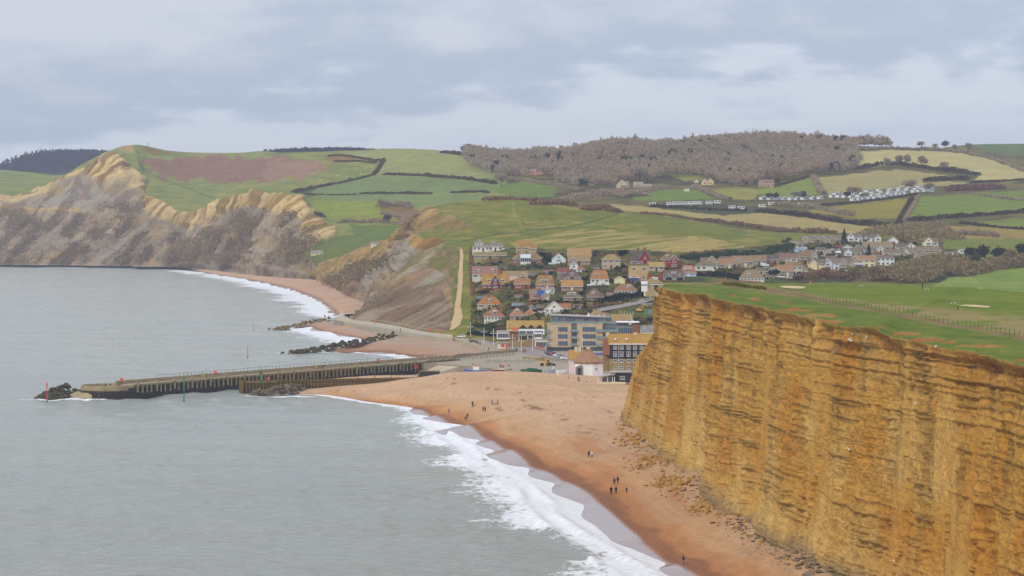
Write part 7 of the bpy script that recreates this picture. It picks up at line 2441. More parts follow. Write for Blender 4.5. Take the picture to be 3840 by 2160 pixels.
flag('small red flag on the beach crest before the thatched house', 2128, 1413, 1425, 5.9, M_red, .5, .6)
flag('white beach flag post left of the red flag', 2091, 1394, 1416, 6.2, M_white, .4, 1.2)
flag('tall white flagpole banner beside the trailer boat', 2073, 1372, 1396, 4.5, M_white, .4, 1.6)
flag('red golf flag on the clifftop green', 3038, 1054, 1070, 44, M_red, .6, .5)
root = empty('flagpole', Vector(P(2184, 1318, 1090)), 0, 'tall white flagpole rising behind the thatched roof', 'flagpole')
MB().cyl(0, 0, -8, 5.3, .1, .06, 8).build('pole', M_white, root)
MB().cyl(0, 0, 5.3, 5.5, .14, .1, 8).build('finial', M_white, root)
# telegraph poles
for px, yt, yb, lb in ((2254, 1078, 1140, 'tall telegraph pole beside the dark brown roofed house'), (2303, 1012, 1046, 'telegraph pole above the cream garage'), (2332, 1010, 1038, 'telegraph pole beside the flat roofed stone house'),
          (2086, 1040, 1092, 'telegraph pole left of the wide orange roof'), (2063, 1096, 1136, 'telegraph pole by the small gabled stone house')):
  q = hit(px, yb)
  h = (yb - yt) * q.y / FPX
  root = empty('telegraph_pole', q, 0, lb, 'pole')
  MB().cyl(0, 0, -.5, h, .15, .11, 7).build('pole', M_wood, root)
  MB().box(-.6, .6, -.06, .06, h - .6, h - .48).build('crossarm', M_wood, root)
# ------------------------------------------------------------------ vegetation
def leaf_cloud(pts, size, cols, seed=0, up=0.0, k=3):
  """One small random triangle or quad at every point; returns verts, quads, colours."""
  r = np.random.default_rng(seed)
  n = len(pts)
  a = r.normal(size=(n, 3))
  a[:, 2] += up * np.sign(a[:, 2])
  a /= np.linalg.norm(a, axis=1, keepdims=True)
  b = np.cross(a, r.normal(size=(n, 3)))
  b /= np.maximum(np.linalg.norm(b, axis=1, keepdims=True), 1e-6)
  s = (size * r.uniform(.6, 1.3, n))[:, None]
  q = np.stack([pts - a * s * .7, pts + b * s * .42, pts + a * s * .7, pts - b * s * .42], 1)
  f = np.arange(4 * n).reshape(-1, 4)
  c = np.asarray(cols)[r.integers(0, len(cols), n)] * r.uniform(.88, 1.12, (n, 1))
  return q.reshape(-1, 3), f, np.repeat(c, 4, 0)

def leaf_mat():
  m, t, b, out = new_mat('foliage')
  c = vary(t, N(t, 'ShaderNodeVertexColor', layer_name='Col').outputs[0], noise_node(t, .25, 4, .6), .15)
  df, tl, mx = N(t, 'ShaderNodeBsdfDiffuse'), N(t, 'ShaderNodeBsdfTranslucent'), N(t, 'ShaderNodeMixShader')
  t.links.new(c, df.inputs[0])
  t.links.new(c, tl.inputs[0])
  mx.inputs[0].default_value = .5
  t.links.new(df.outputs[0], mx.inputs[1])
  t.links.new(tl.outputs[0], mx.inputs[2])
  t.links.new(mx.outputs[0], out.inputs[0])
  t.nodes.remove(b)
  return m

M_leaf = leaf_mat()
M_bark = mat('bark', (.07, .06, .05), .95, .2, 2)

def crown_points(n, rx, ry, rz, seed, lobes=7, hollow=.35):
  r = np.random.default_rng(seed)
  cen = r.normal(size=(lobes, 3))
  cen /= np.linalg.norm(cen, axis=1, keepdims=True)
  cen *= r.uniform(.25, .62, (lobes, 1))
  cen[:, 2] = np.abs(cen[:, 2]) * .8 - .1
  rad = r.uniform(.32, .55, lobes)
  i = r.integers(0, lobes, n)
  v = r.normal(size=(n, 3))
  v /= np.linalg.norm(v, axis=1, keepdims=True)
  v *= (rad[i] * r.uniform(hollow, 1, n) ** .5)[:, None]
  p = cen[i] + v
  return p * np.array([rx, ry, rz])

PAL = {'bare': [A_mid(126, 116, 98), A_mid(112, 104, 88), A_mid(136, 126, 104)],
  'barered': [A_mid(126, 108, 94), A_mid(112, 96, 86), A_mid(138, 116, 98)],
  'green': [A_mid(72, 90, 58), A_mid(60, 78, 54), A_mid(86, 100, 62)],
  'dark': [A_mid(52, 66, 50), A_mid(44, 58, 48), A_mid(62, 74, 54)],
  'olive': [A_mid(104, 104, 66), A_mid(90, 92, 60), A_mid(118, 114, 74)],
  'yellow': [A_mid(150, 142, 62), A_mid(128, 128, 60), A_mid(140, 128, 70)],
  'farbare': [A_far(136, 129, 123), A_far(127, 121, 116), A_far(143, 136, 129)],
  'farbrown': [A_far(138, 128, 120), A_far(128, 119, 113), A_far(145, 134, 125)],
  'fardark': [A_far(78, 88, 76), A_far(90, 96, 82), A_far(70, 80, 72)],
  'farhedge': [A_far(92, 90, 78), A_far(82, 80, 72), A_far(102, 98, 82)]}
for k_ in PAL:
  PAL[k_] = [np.clip(c * (2.2 if 'far' in k_ else 1.8 if k_ not in ('dark', 'green') else 1.4), 0, .6) for c in PAL[k_]]
TREE = {}

def tree_meshes(kind, pal, v):
  key = (kind, pal, v)
  if key in TREE:
    return TREE[key]
  r = random.Random(v * 7 + len(kind))
  tr = MB()
  if kind == 'tree':                       # spreading, unit height 1
    tr.tube((0, 0, -.08), (0.02, 0, .34), .030, .022)
    for i in range(6):
      a = i * 1.05 + r.random()
      tr.tube((.02, 0, .26 + .02 * i), (.22 * math.cos(a), .22 * math.sin(a), .6 + .2 * r.random()), .014, .004, 4)
    p = crown_points(520, .50, .50, .46, v, 9)
    p[:, 2] += .56
    size = .085
  elif kind == 'conifer':
    tr.tube((0, 0, -.05), (0, 0, .95), .025, .004)
    rr = np.random.default_rng(v)
    n = 420
    h = rr.uniform(.06, 1, n) ** 1.2
    a = rr.uniform(0, 6.28, n)
    rad = (1 - h) * .30 * (.6 + .4 * np.abs(np.sin(h * 26))) * rr.uniform(.4, 1, n) ** .5
    p = np.stack([rad * np.cos(a), rad * np.sin(a), h], -1)
    size = .08
  elif kind == 'wind':                     # wind-shaped evergreen leaning landward
    tr.tube((0, 0, -.05), (.12, 0, .5), .035, .02)
    tr.tube((.1, 0, .4), (.3, .05, .7), .02, .008)
    p = crown_points(520, .55, .42, .36, v, 8)
    p[:, 0] += .16 + .25 * p[:, 2]
    p[:, 2] += .66
    size = .085
  else:                                    # shrub
    tr.tube((0, 0, -.1), (.05, 0, .4), .03, .015)
    p = crown_points(300, .56, .56, .52, v, 7)
    p[:, 2] = np.abs(p[:, 2] + .36)
    size = .12
  vv, f, c = leaf_cloud(p, size, PAL[pal], v)
  TREE[key] = (tr.mesh('trunk', M_bark), mesh_np('crown', vv, f, M_leaf, c, False))
  return TREE[key]

def plant(kind, pal, loc, h, w=1.0, label=None, group=None, name=None, cat=None, v=None):
  v = random.randrange(5) if v is None else v
  t, c = tree_meshes(kind, pal, v)
  root = empty(name or {'shrub': 'shrub', 'conifer': 'conifer_tree'}.get(kind, 'tree'), loc, random.uniform(0, 6.28) if kind != 'wind' else 0, label, cat or ('shrub' if kind == 'shrub' else 'tree'), group)
  root.scale = (h * w, h * w, h)
  link('trunk' if kind != 'shrub' else 'stem', t, root)
  link('crown' if kind != 'shrub' else 'foliage', c, root)
  return root

def hedge(label, pts, h, w, pal, dens=1.0, far=True, name='hedge', size=None, jit=1.0):
  """A hedge or thicket along photo points on the ground."""
  c = np.array([tuple(hit(*q)) for q in pts])
  k = np.r_[0, np.cumsum(np.linalg.norm(np.diff(c, axis=0), axis=1))]
  L = k[-1]
  size = size or (2.6 if far else 1.1)
  n = int(min(7000, max(60, dens * L * (h + w) * 2.4 / size ** 1.6)))
  r = np.random.default_rng(int(pts[0][0] * 7 + pts[0][1]))
  t = r.uniform(0, L, n)
  b = np.stack([np.interp(t, k, c[:, j]) for j in range(3)], -1)
  tg = np.stack([np.interp(t, .5 * (k[1:] + k[:-1]), d) for d in (np.diff(c, axis=0) / np.diff(k)[:, None]).T], -1)
  nr = np.stack([-tg[:, 1], tg[:, 0], 0 * t], -1)
  nr /= np.maximum(np.linalg.norm(nr, axis=1, keepdims=True), 1e-6)
  hh = h * (.62 + .38 * fbm(t / (h * 1.6 + 2), 0 * t, o=3, seed=5) * jit + .3 * (fbm(t / (h * 4), 0 * t, o=2, seed=9) > .35) * jit)
  a = r.uniform(0, math.pi, n)
  rr = r.uniform(.55, 1, n)
  p = b + nr * (np.cos(a) * w * .5 * rr)[:, None]
  p[:, 2] += np.sin(a) * hh * rr + .1
  vv, f, cc = leaf_cloud(p, size, PAL[pal], int(pts[0][0]))
  me = mesh_np(name, vv - c[0], f, M_leaf, cc, False)
  o = link(name, me, None, label, 'thicket' if name == 'thicket' else 'hedge')
  o.location = c[0]
  return o

# hedges and banks between the fields
HEDGES = [
  ('dark hedge climbing from the cliff to the gorse scar', [(1100, 722), (1180, 706), (1250, 692), (1340, 674), (1400, 658), (1416, 640), (1430, 618), (1440, 602)], 6, 8, 'farhedge'),
  ('long hedge below the pale green crest field', [(1440, 656), (1500, 657), (1600, 660), (1700, 668), (1800, 680), (1860, 690)], 6, 8, 'farhedge'),
  ('broken hedge between the two bright green valley fields', [(1350, 728), (1420, 727), (1500, 726), (1560, 727), (1620, 727)], 4.5, 6, 'farhedge'),
  ('short hedge at the right end of the valley fields', [(1690, 724), (1740, 722), (1800, 720), (1835, 724)], 4, 5, 'farhedge'),
  ('thin hedge from the cliff edge to the valley fields', [(1110, 724), (1180, 731), (1250, 732), (1340, 730)], 2.5, 4, 'farhedge'),
  ('brown scrub hedge in the side valley', [(1415, 775), (1430, 768), (1480, 770), (1530, 770), (1540, 780)], 9, 12, 'farbrown'),
  ('bushy hedge across the valley floor', [(1265, 838), (1300, 832), (1360, 836), (1420, 832), (1460, 838)], 8, 9, 'farbrown'),
  ('dark scrub against the headland outline', [(1475, 842), (1500, 840), (1535, 838)], 9, 10, 'farbrown'),
  ('brown scrub on the slope of the side valley', [(1430, 800), (1470, 808), (1520, 815), (1560, 818)], 6, 9, 'farbrown'),
  ('dark scrub clump on the lower cliff top', [(1180, 800), (1200, 808), (1212, 815)], 7, 9, 'farhedge'),
  ('dark hedge on the crest behind the pale field', [(1655, 574), (1690, 576), (1720, 580), (1745, 584)], 8, 9, 'farhedge'),
  ('gorse clumps on the brown scar', [(1232, 586), (1280, 584), (1330, 590), (1400, 602), (1440, 604)], 4, 8, 'farhedge'),
  ('low gorse row under the brown scar', [(1255, 606), (1300, 606), (1350, 606), (1410, 612)], 3.5, 6, 'farhedge'),
  ('scrubby thicket along the near hill crest', [(1815, 752), (1860, 750), (1920, 749), (1980, 752), (2010, 756)], 5, 8, 'barered'),
  ('brown scrub behind the near hill shoulder', [(2000, 768), (2050, 764), (2100, 766), (2150, 774)], 6, 12, 'barered'),
  ('brown scrub mound at the end of the near hill', [(2200, 788), (2240, 785), (2280, 790), (2310, 796)], 6, 16, 'barered'),
  ('field bank hedge under the tan field', [(2405, 802), (2480, 808), (2560, 818), (2620, 826)], 3, 5, 'barered'),
  ('row of round bushes between tan field and green hill', [(2620, 828), (2720, 838), (2800, 850), (2880, 862), (2960, 872)], 6, 8, 'barered'),
  ('row of bushes above the stepped terrace', [(2960, 872), (3040, 876), (3100, 874), (3140, 876)], 8, 9, 'barered'),
  ('dark hedge along the lower edge of the caravan field', [(2440, 775), (2520, 780), (2620, 786), (2720, 790), (2800, 792)], 5, 8, 'farhedge'),
  ('long hedge between tan strip and brown field', [(2840, 795), (2960, 806), (3060, 818), (3180, 838), (3260, 848), (3330, 854)], 8, 10, 'farhedge'),
  ('thick hedge of bare trees above the brown field', [(2900, 770), (3000, 776), (3060, 782), (3140, 800), (3200, 812)], 8, 10, 'farbare'),
  ('dark hedge below the white caravan rows', [(3070, 772), (3180, 764), (3300, 750), (3400, 736), (3440, 730)], 3.5, 5, 'farhedge'),
  ('dark hedge running up beside the bright green field', [(3360, 850), (3385, 812), (3405, 775), (3420, 745)], 4, 7, 'farhedge'),
  ('second hedge of the green lane', [(3390, 830), (3410, 795), (3430, 765), (3446, 738)], 4, 6, 'farbrown'),
  ('hedge below the bright green field', [(3400, 830), (3500, 824), (3580, 818), (3660, 812), (3740, 806), (3840, 795), (3900, 790)], 8, 10, 'farhedge'),
  ('hedge between the two right hand green fields', [(3640, 726), (3720, 740), (3800, 750), (3880, 756)], 4, 6, 'farbrown'),
  ('dark lane hedge at the right edge', [(3600, 838), (3680, 848), (3760, 856), (3860, 862)], 4, 6, 'farhedge'),
  ('row of bushes in the lower right field', [(3560, 886), (3620, 880), (3680, 884), (3740, 890)], 9, 10, 'farbrown'),
  ('dark hedge curving over the pale hill field', [(3205, 562), (3300, 560), (3420, 561), (3520, 566), (3620, 576), (3700, 592), (3760, 612), (3840, 640), (3880, 660)], 7, 12, 'farbrown'),
  ('thick hedge crossing between the two pale fields', [(3215, 636), (3290, 622), (3364, 618), (3440, 626), (3520, 640), (3600, 648), (3670, 658)], 9, 14, 'farhedge'),
  ('scrub clump at the end of the second pale field', [(3465, 678), (3530, 676), (3600, 674), (3630, 678)], 9, 14, 'farhedge'),
  ('hedge climbing from caravans to the wood', [(3050, 662), (3062, 685), (3075, 710), (3090, 728)], 7, 10, 'farbrown'),
  ('hedge under the right hand pale field', [(3640, 686), (3740, 682), (3840, 676), (3900, 676)], 4, 6, 'farhedge'),
  ('hedge above the green field near the farmhouse', [(2900, 700), (2960, 686), (3030, 664)], 3, 4, 'farhedge'),
  ('hedge across the valley pasture below the wood', [(1900, 672), (1980, 682), (2060, 692), (2120, 704), (2180, 716)], 7, 8, 'farbare'),
  ('brown thicket filling the hollow below the cottages', [(2110, 755), (2180, 742), (2260, 732), (2330, 726), (2390, 738)], 11, 45, 'farbrown'),
  ('brown hedge right of the hollow', [(2380, 728), (2440, 716), (2500, 706)], 9, 18, 'farbare'),
  ('bare hedge between cottage gardens', [(2600, 700), (2650, 720), (2700, 740), (2740, 748)], 7, 10, 'farbare'),
]
for lb, pts, h, w, pal in HEDGES:
  hedge(lb, pts, h * .58, w * .66, pal, 1.0, size=1.7)
# garden hedges in the village
for lb, pts, h, w, pal in [
  ('clipped dark hedge below the brick house of paired windows', [(1990, 1133), (2060, 1136), (2120, 1138), (2200, 1142)], 1.6, 1.5, 'dark'),
  ('tall dark hedge beside the pale blue chalet', [(2035, 980), (2060, 982), (2068, 984)], 4.5, 5, 'dark'),
  ('dark hedge behind the orange roofed tall house', [(2016, 962), (2040, 966), (2064, 964)], 4, 4, 'dark'),
  ('thick green hedge above the village road', [(2240, 1138), (2300, 1128), (2360, 1118), (2440, 1105)], 4, 6, 'dark'),
  ('scrub along the village lane', [(2200, 1156), (2260, 1150), (2330, 1140)], 2, 4, 'barered'),
  ('brown hedge along the hillside garden wall', [(1768, 930), (1766, 1000), (1770, 1050), (1774, 1110)], 2, 2, 'barered'),
  ('shrub bank beside the esplanade road', [(1760, 1254), (1800, 1256), (1850, 1262), (1880, 1262)], 2.2, 6, 'dark'),
  ('green bank of shrubs under the pyramid roofed cottage', [(1790, 1225), (1840, 1232), (1900, 1230)], 2.4, 4, 'green'),
  ('long dark shrubbery above the estate houses', [(2560, 972), (2620, 966), (2700, 962), (2780, 958), (2860, 955), (2920, 940), (2960, 925)], 3.5, 9, 'green'),
  ('brown scrub bank above the villa row', [(2560, 962), (2640, 955), (2720, 952)], 3, 5, 'barered'),
  ('mixed shrubbery below the white hipped house', [(2612, 1034), (2680, 1036), (2760, 1042), (2790, 1048)], 3.5, 9, 'dark'),
  ('bare thicket between the estate and the links', [(3000, 1044), (3060, 1040), (3130, 1040), (3200, 1042), (3280, 1046), (3340, 1052)], 5, 12, 'barered'),
  ('hedge in front of the cream bungalows', [(3310, 968), (3380, 968), (3430, 966)], 2, 3, 'olive'),
  ('hedge between the stepped terrace and the road', [(3030, 935), (3070, 936), (3110, 926)], 2.5, 4, 'green'),
]:
  hedge(lb, pts, h, w, pal, 1.1, False)
hedge('great bare thicket on the slope right of the estate', [(3330, 1060), (3420, 1030), (3500, 1010), (3560, 990)], 9, 40, 'bare', 1.0, False, 'thicket', 1.6)
hedge('dark thicket of bare trees above the lower meadow', [(3560, 1035), (3640, 1022), (3720, 1008), (3860, 990)], 8, 20, 'bare', 1.0, False, 'thicket', 1.6)
hedge('bare thicket above the estate by the green lane', [(3310, 900), (3360, 880), (3420, 866), (3470, 876), (3500, 900)], 10, 45, 'bare', 1.0, False, 'thicket', 1.8)
hedge('dead grass and bramble strip along the links fence', [(2720, 1066), (2800, 1078), (2860, 1086)], .8, 2.4, 'olive', 1.2, False, 'hedge', .35)
A = A_mid

# single trees
for kind, pal, px, py, h, lb in [
  ('wind', 'dark', 2330, 985, 8.5, 'dark wind bent cypress beside the red gabled house'),
  ('wind', 'dark', 2895, 1056, 7.5, 'dark spreading evergreen before the stone sun room house'),
  ('conifer', 'dark', 3166, 915, 9.5, 'dark conifer at the end of the stepped terrace'),
  ('conifer', 'dark', 3258, 960, 7.5, 'dark rounded conifer left of the yellow shrub'),
  ('shrub', 'yellow', 3284, 962, 3.2, 'yellow green shrub beside the cream bungalow'),
  ('tree', 'dark', 3640, 985, 11, 'dark evergreen tree beside the white flat roofed bungalow'),
  ('tree', 'dark', 3690, 992, 13, 'tall dark pine in the right hand tree clump'),
  ('tree', 'dark', 3745, 990, 12, 'broad dark pine right of the tall pine'),
  ('tree', 'bare', 3790, 1000, 12, 'bare tree at the right of the pine clump'),
  ('tree', 'green', 3660, 1002, 9, 'green leafy tree in front of the pine clump'),
  ('tree', 'dark', 3830, 985, 13, 'dark tree at the right picture edge above the meadow'),
  ('wind', 'farbare', 3190, 752, 15, 'bare wind bent tree before the white caravans'),
  ('wind', 'fardark', 3172, 752, 9, 'dark evergreen left of the bare wind bent tree'),
  ('wind', 'farbare', 3405, 732, 16, 'bare wind bent tree at the middle of the caravan rows'),
  ('tree', 'farbare', 3485, 724, 12, 'bare tree between white caravans and brown chalets'),
  ('wind', 'farbare', 3235, 756, 9, 'small bare tree at the front caravan row'),
  ('tree', 'fardark', 2884, 752, 8, 'dark round tree left of the caravan site'),
  ('tree', 'fardark', 2908, 754, 9, 'dark round tree beside its smaller twin at the site'),
  ('wind', 'farbare', 2975, 756, 11, 'bare tree amid the lower caravans'),
  ('tree', 'fardark', 3010, 752, 10, 'dark spiky tree amid the lower caravans'),
  ('tree', 'fardark', 3545, 560, 12, 'dark round tree on the skyline of the pale field'),
  ('tree', 'farbrown', 3455, 558, 11, 'brown bare tree on the skyline left of the dark tree'),
  ('tree', 'farbare', 3508, 562, 9, 'pale bare tree on the skyline'),
  ('tree', 'farbare', 3630, 572, 14, 'bare tree on the right skyline'),
  ('tree', 'farbare', 3580, 566, 9, 'thin bare tree beside the dark skyline tree'),
  ('tree', 'farbare', 3370, 624, 14, 'bare tree standing in the hedge between pale fields'),
  ('tree', 'farbare', 3400, 624, 14, 'second bare tree in the hedge between pale fields'),
  ('tree', 'farbare', 3456, 632, 15, 'third bare tree in the hedge between pale fields'),
  ('tree', 'farbare', 3540, 644, 12, 'bare tree near the right end of the pale field hedge'),
  ('tree', 'farbare', 3325, 628, 12, 'bare tree near the left end of the pale field hedge'),
  ('tree', 'fardark', 3110, 650, 13, 'dark tree where the wood meets the tan field'),
  ('tree', 'fardark', 2916, 700, 9, 'dark tree right of the red stone farmhouse'),
  ('tree', 'fardark', 1454, 838, 11, 'dark parasol tree on the valley hedge'),
  ('tree', 'farbrown', 1430, 782, 13, 'brown tree at the corner of the scrub field'),
  ('tree', 'farbare', 2110, 690, 15, 'pale bare tree below the salmon farmhouse'),
  ('tree', 'farbare', 2398, 690, 22, 'tall bare tree behind the tan roofed barn'),
  ('tree', 'farbare', 1880, 700, 16, 'bare tree at the corner of the valley fields'),
  ('tree', 'bare', 3200, 1050, 9, 'bare garden tree behind the links, left of centre'),
  ('tree', 'bare', 3280, 1054, 10, 'taller bare garden tree behind the links'),
  ('tree', 'barered', 3090, 1040, 7, 'reddish bare tree below the peach house'),
  ('shrub', 'dark', 3000, 1040, 5, 'dark shrub below the tall stone house'),
  ('tree', 'dark', 3330, 1042, 7, 'dark tree at the foot of the great thicket'),
  ('tree', 'green', 3400, 1052, 7, 'green tree half way up the great thicket'),
]:
  p = hit(px, py)
  plant(kind, pal, p, h, 1.0 if kind != 'conifer' else 1.15, lb)

# shrubs about the gardens: nothing tells one from its neighbour
random.seed(99)
SPOTS = [((1790, 990), (1900, 1000)), ((1880, 1075), (1935, 1085)), ((1780, 1095), (1830, 1105)), ((1935, 1110), (1985, 1120)), ((2000, 995), (2090, 1012)), ((2060, 1020), (2085, 1050)),
    ((2190, 1010), (2215, 1060)), ((2180, 1065), (2200, 1120)), ((2230, 950), (2255, 990)), ((2290, 1010), (2350, 1040)), ((2330, 1000), (2360, 1060)), ((2285, 1050), (2300, 1090)),
    ((2380, 1065), (2405, 1090)), ((2395, 1095), (2440, 1110)), ((2220, 1135), (2260, 1150)), ((1895, 1170), (1915, 1200)), ((1890, 1140), (1920, 1160)), ((2015, 1170), (2045, 1200)),
    ((2150, 1150), (2200, 1180)), ((1780, 1165), (1815, 1180)), ((2690, 1000), (2720, 1015)), ((2620, 1020), (2780, 1040)), ((2830, 1010), (2870, 1020)), ((2700, 950), (2900, 960)),
    ((3010, 980), (3030, 1000)), ((3060, 1015), (3340, 1030)), ((3060, 950), (3160, 968)), ((3240, 965), (3330, 970)), ((3340, 905), (3440, 930)), ((3440, 950), (3560, 975)),
    ((2930, 900), (2965, 925)), ((3230, 905), (3250, 912)), ((1905, 1240), (1760, 1248)), ((2090, 1180), (2200, 1200)), ((2230, 1215), (2290, 1230)), ((2385, 1200), (2440, 1215))]
cnt = 0
HOUSES = [o for o in bpy.data.objects if o.get('category') == 'house']
for (a, b), (c, d) in SPOTS:
  n = max(3, int(abs(c - a) * (d - b + 8) / 190))
  for i in range(min(n, 12)):
    px, py = random.uniform(a, c), random.uniform(b, d)
    pal = random.choice(('green', 'dark', 'olive', 'barered', 'barered', 'dark', 'bare'))
    word = {'green': 'green', 'dark': 'dark evergreen', 'olive': 'olive green', 'barered': 'leafless reddish', 'bare': 'leafless grey'}[pal]
    q = hit(px, py)
    hs = min(HOUSES, key=lambda o: (o.location - q).length)
    lb = hs['label'].split(' with ')[0]
    hgt = random.choice((1.7, 3.2))
    lb = '%s %s shrub beside the %s' % ('low' if hgt < 2 else 'tall', word, lb)
    plant('shrub', pal, q, hgt * random.uniform(.9, 1.1), random.uniform(.9, 1.4), lb, lb.replace('shrub', 'shrubs'))
    cnt += 1

def build_undergrowth():
  r = np.random.default_rng(31)
  vp = [(1772, 945), (1900, 950), (2220, 955), (2560, 965), (2600, 1000), (2450, 1060), (2450, 1130), (2260, 1150), (2200, 1215), (2050, 1200), (1900, 1235), (1770, 1240)]
  ep = [(2600, 975), (2950, 930), (3000, 905), (3380, 900), (3560, 930), (3560, 990), (3350, 1010), (3340, 1050), (2700, 1050)]
  Q, C = [], []
  for poly, n in ((vp, 3000), (ep, 2200)):
    x0, x1 = min(p[0] for p in poly), max(p[0] for p in poly)
    y0, y1 = min(p[1] for p in poly), max(p[1] for p in poly)
    px, py = r.uniform(x0, x1, n), r.uniform(y0, y1, n)
    ok = inpoly(px, py, poly) & (fbm(px / 16, py / 9, o=3, seed=33) > -.12)
    for a, b in zip(px[ok], py[ok]):
      q = hit(a, b)
      m = 9
      pts = np.array(q) + r.normal(size=(m, 3)) * np.array([.9, .9, .35]) + np.array([0, 0, .5])
      pal = PAL[('dark', 'green', 'barered', 'olive', 'bare', 'dark')[int(r.integers(6))]]
      Q.append(pts)
      C.append(np.repeat(np.array(pal)[r.integers(0, 3, 1)] * r.uniform(.75, 1.2), m, 0))
  v, f, c = leaf_cloud(np.concatenate(Q), .75, [np.ones(3)], 7)
  link('undergrowth', mesh_np('undergrowth', v, f, M_leaf, np.repeat(np.concatenate(C), 4, 0) * c, False), None, 'low bushes and brambles filling the village gardens', 'undergrowth', kind='stuff')

build_undergrowth()

# the wood on the ridge: a mass of bare crowns, one object
WOODP = [(1752, 566), (1748, 600), (1775, 632), (1850, 656), (1905, 668), (1975, 672), (1978, 655), (2080, 660), (2090, 690), (2200, 705), (2300, 700), (2310, 685), (2420, 690), (2500, 668), (2600, 660),
    (2650, 668), (2720, 690), (2790, 706), (2840, 690), (2860, 668), (2905, 675), (2960, 676), (3030, 656), (3100, 654), (3190, 644), (3216, 620), (3210, 590), (3196, 556), (3300, 552), (3420, 552), (3480, 556),
    (3480, 535), (3000, 515), (2890, 515), (2700, 520), (2320, 530), (2100, 570), (1900, 575)]

def build_wood():
  r = np.random.default_rng(5)
  vs, fs, cs, off = [], [], [], 0
  base = []
  g = [t for t in TERRAIN][-5]
  px, py = proj(g)
  m = inpoly(px, py, WOODP)
  pts = g[m]
  # even stocking on the ground
  cell = {}
  for p in pts[r.permutation(len(pts))]:
    k = (int(p[0] // 8.5), int(p[1] // 8.5))
    cell.setdefault(k, p)
  pts = np.array(list(cell.values()))
  pal_b, pal_d, pal_r = np.array(PAL['farbare']), np.array(PAL['fardark']), np.array(PAL['farbrown'])
  n_all = fbm(pts[:, 0] / 60, pts[:, 1] / 90, o=3, seed=3)
  spr = fbm(pts[:, 0] / 25, pts[:, 1] / 40, o=2, seed=4)
  trunks = MB()
  P_, S_, C_ = [], [], []
  for i, p in enumerate(pts):
    h = 13 * (1 + .22 * r.normal() * .7 + .18 * n_all[i])
    q = crown_points(84, 5.2, 5.2, h * .52, int(i), 6)
    q += np.array([p[0] + r.normal() * 2, p[1] + r.normal() * 2, p[2] + h * .46])
    dark = spr[i] > .34 and r.random() < .25
    pal = pal_d if dark else (pal_r if n_all[i] > .12 else pal_b)
    v, f, c = leaf_cloud(q, 1.6 if not dark else 2.0, pal * 1.08 * r.uniform(.95, 1.06), int(i), 1.2)
    vs.append(v)
    fs.append(f + off)
    cs.append(c)
    off += len(v)
  me = mesh_np('woodland', np.concatenate(vs), np.concatenate(fs), M_leaf, np.concatenate(cs), False)
  link('woodland', me, None, 'bare grey brown winter wood covering the inland ridge', 'woodland', kind='stuff')
  return len(pts)

nwood = build_wood()

def build_far_forest():
  """Conifer plantation on the distant ridges: one mass."""
  r = np.random.default_rng(6)
  g = DISTANT
  rows = g[18:34].reshape(-1, 3)
  px, py = proj(rows)
  keep = rows[((px < 470) | ((px > 1040) & (px < 1380))) & (r.random(len(rows)) < .9)]
  vs, fs, cs, off = [], [], [], 0
  pal = 1.6 * np.array([albedo((86, 94, 128), 5000), albedo((80, 88, 122), 5000), albedo((92, 100, 130), 5000)])  # blue of the distant haze is painted into the leaf colour
  for p in keep:
    for q in range(2):
      h = r.uniform(11, 19) * (1.0 if p[0] < -900 else .45)
      c = p + np.array([r.normal() * 14, r.normal() * 14, 0])
      k = 10
      zz = r.uniform(.1, 1, k)
      a = r.uniform(0, 6.28, k)
      rad = (1 - zz) * 4.2
      pts = c + np.stack([rad * np.cos(a), rad * np.sin(a), zz * h], -1)
      v, f, cc = leaf_cloud(pts, 4.2, pal, int(r.integers(1e6)), 1.0)
      vs.append(v); fs.append(f + off); cs.append(cc)
      off += len(v)
  me = mesh_np('far_forest', np.concatenate(vs), np.concatenate(fs), M_leaf, np.concatenate(cs), False)
  link('far_forest', me, None, 'dark conifer forest on the distant hills, painted haze blue', 'forest', kind='stuff')

build_far_forest()

# scrub on the sea cliffs: one mass of low bushes
def build_cliff_scrub():
  r = np.random.default_rng(8)
  P_ = []
  cs = []
  for _ in range(6000):
    px, py = r.uniform(-20, 1180), r.uniform(760, 992)
    if not inpoly(np.array([px]), np.array([py]), ROCKB)[0]:
      continue
    sl = fbm(np.array([(px + .9 * py) / 38]), np.array([(py - .9 * px) / 150]), o=4, seed=335)[0] + .25 * fbm(np.array([px / 30]), np.array([py / 30]), o=3, seed=336)[0]
    topd = np.interp(px, [q[0] for q in ROCKB[1:28]], [q[1] for q in ROCKB[1:28]])
    if sl + (.25 if py > 930 else 0) < .05 or py - topd < 55:
      continue
    q = hit(px, py)
    P_.append(tuple(q))
  for _ in range(700):
    px, py = r.uniform(1210, 1480), r.uniform(955, 1090)
    if inpoly(np.array([px]), np.array([py]), [(1215, 1058), (1330, 990), (1440, 962), (1470, 962), (1420, 1010), (1330, 1060), (1290, 1092)])[0]:
      P_.append(tuple(hit(px, py)))
  P_ = np.array(P_)
  n = len(P_)
  q = np.repeat(P_, 9, 0) + r.normal(size=(n * 9, 3)) * np.array([4.2, 4.2, .9]) + np.array([0, 0, .9])
  pal = 2.5 * np.array([A_far(124, 112, 110), A_far(114, 108, 102), A_far(108, 112, 94), A_far(132, 118, 110)])
  v, f, c = leaf_cloud(q, 1.8, pal, 3)
  link('cliff_scrub', mesh_np('cliff_scrub', v, f, M_leaf, c, False), None, 'brown and green scrub clinging to the far sea cliffs', 'scrub', kind='stuff')

build_cliff_scrub()

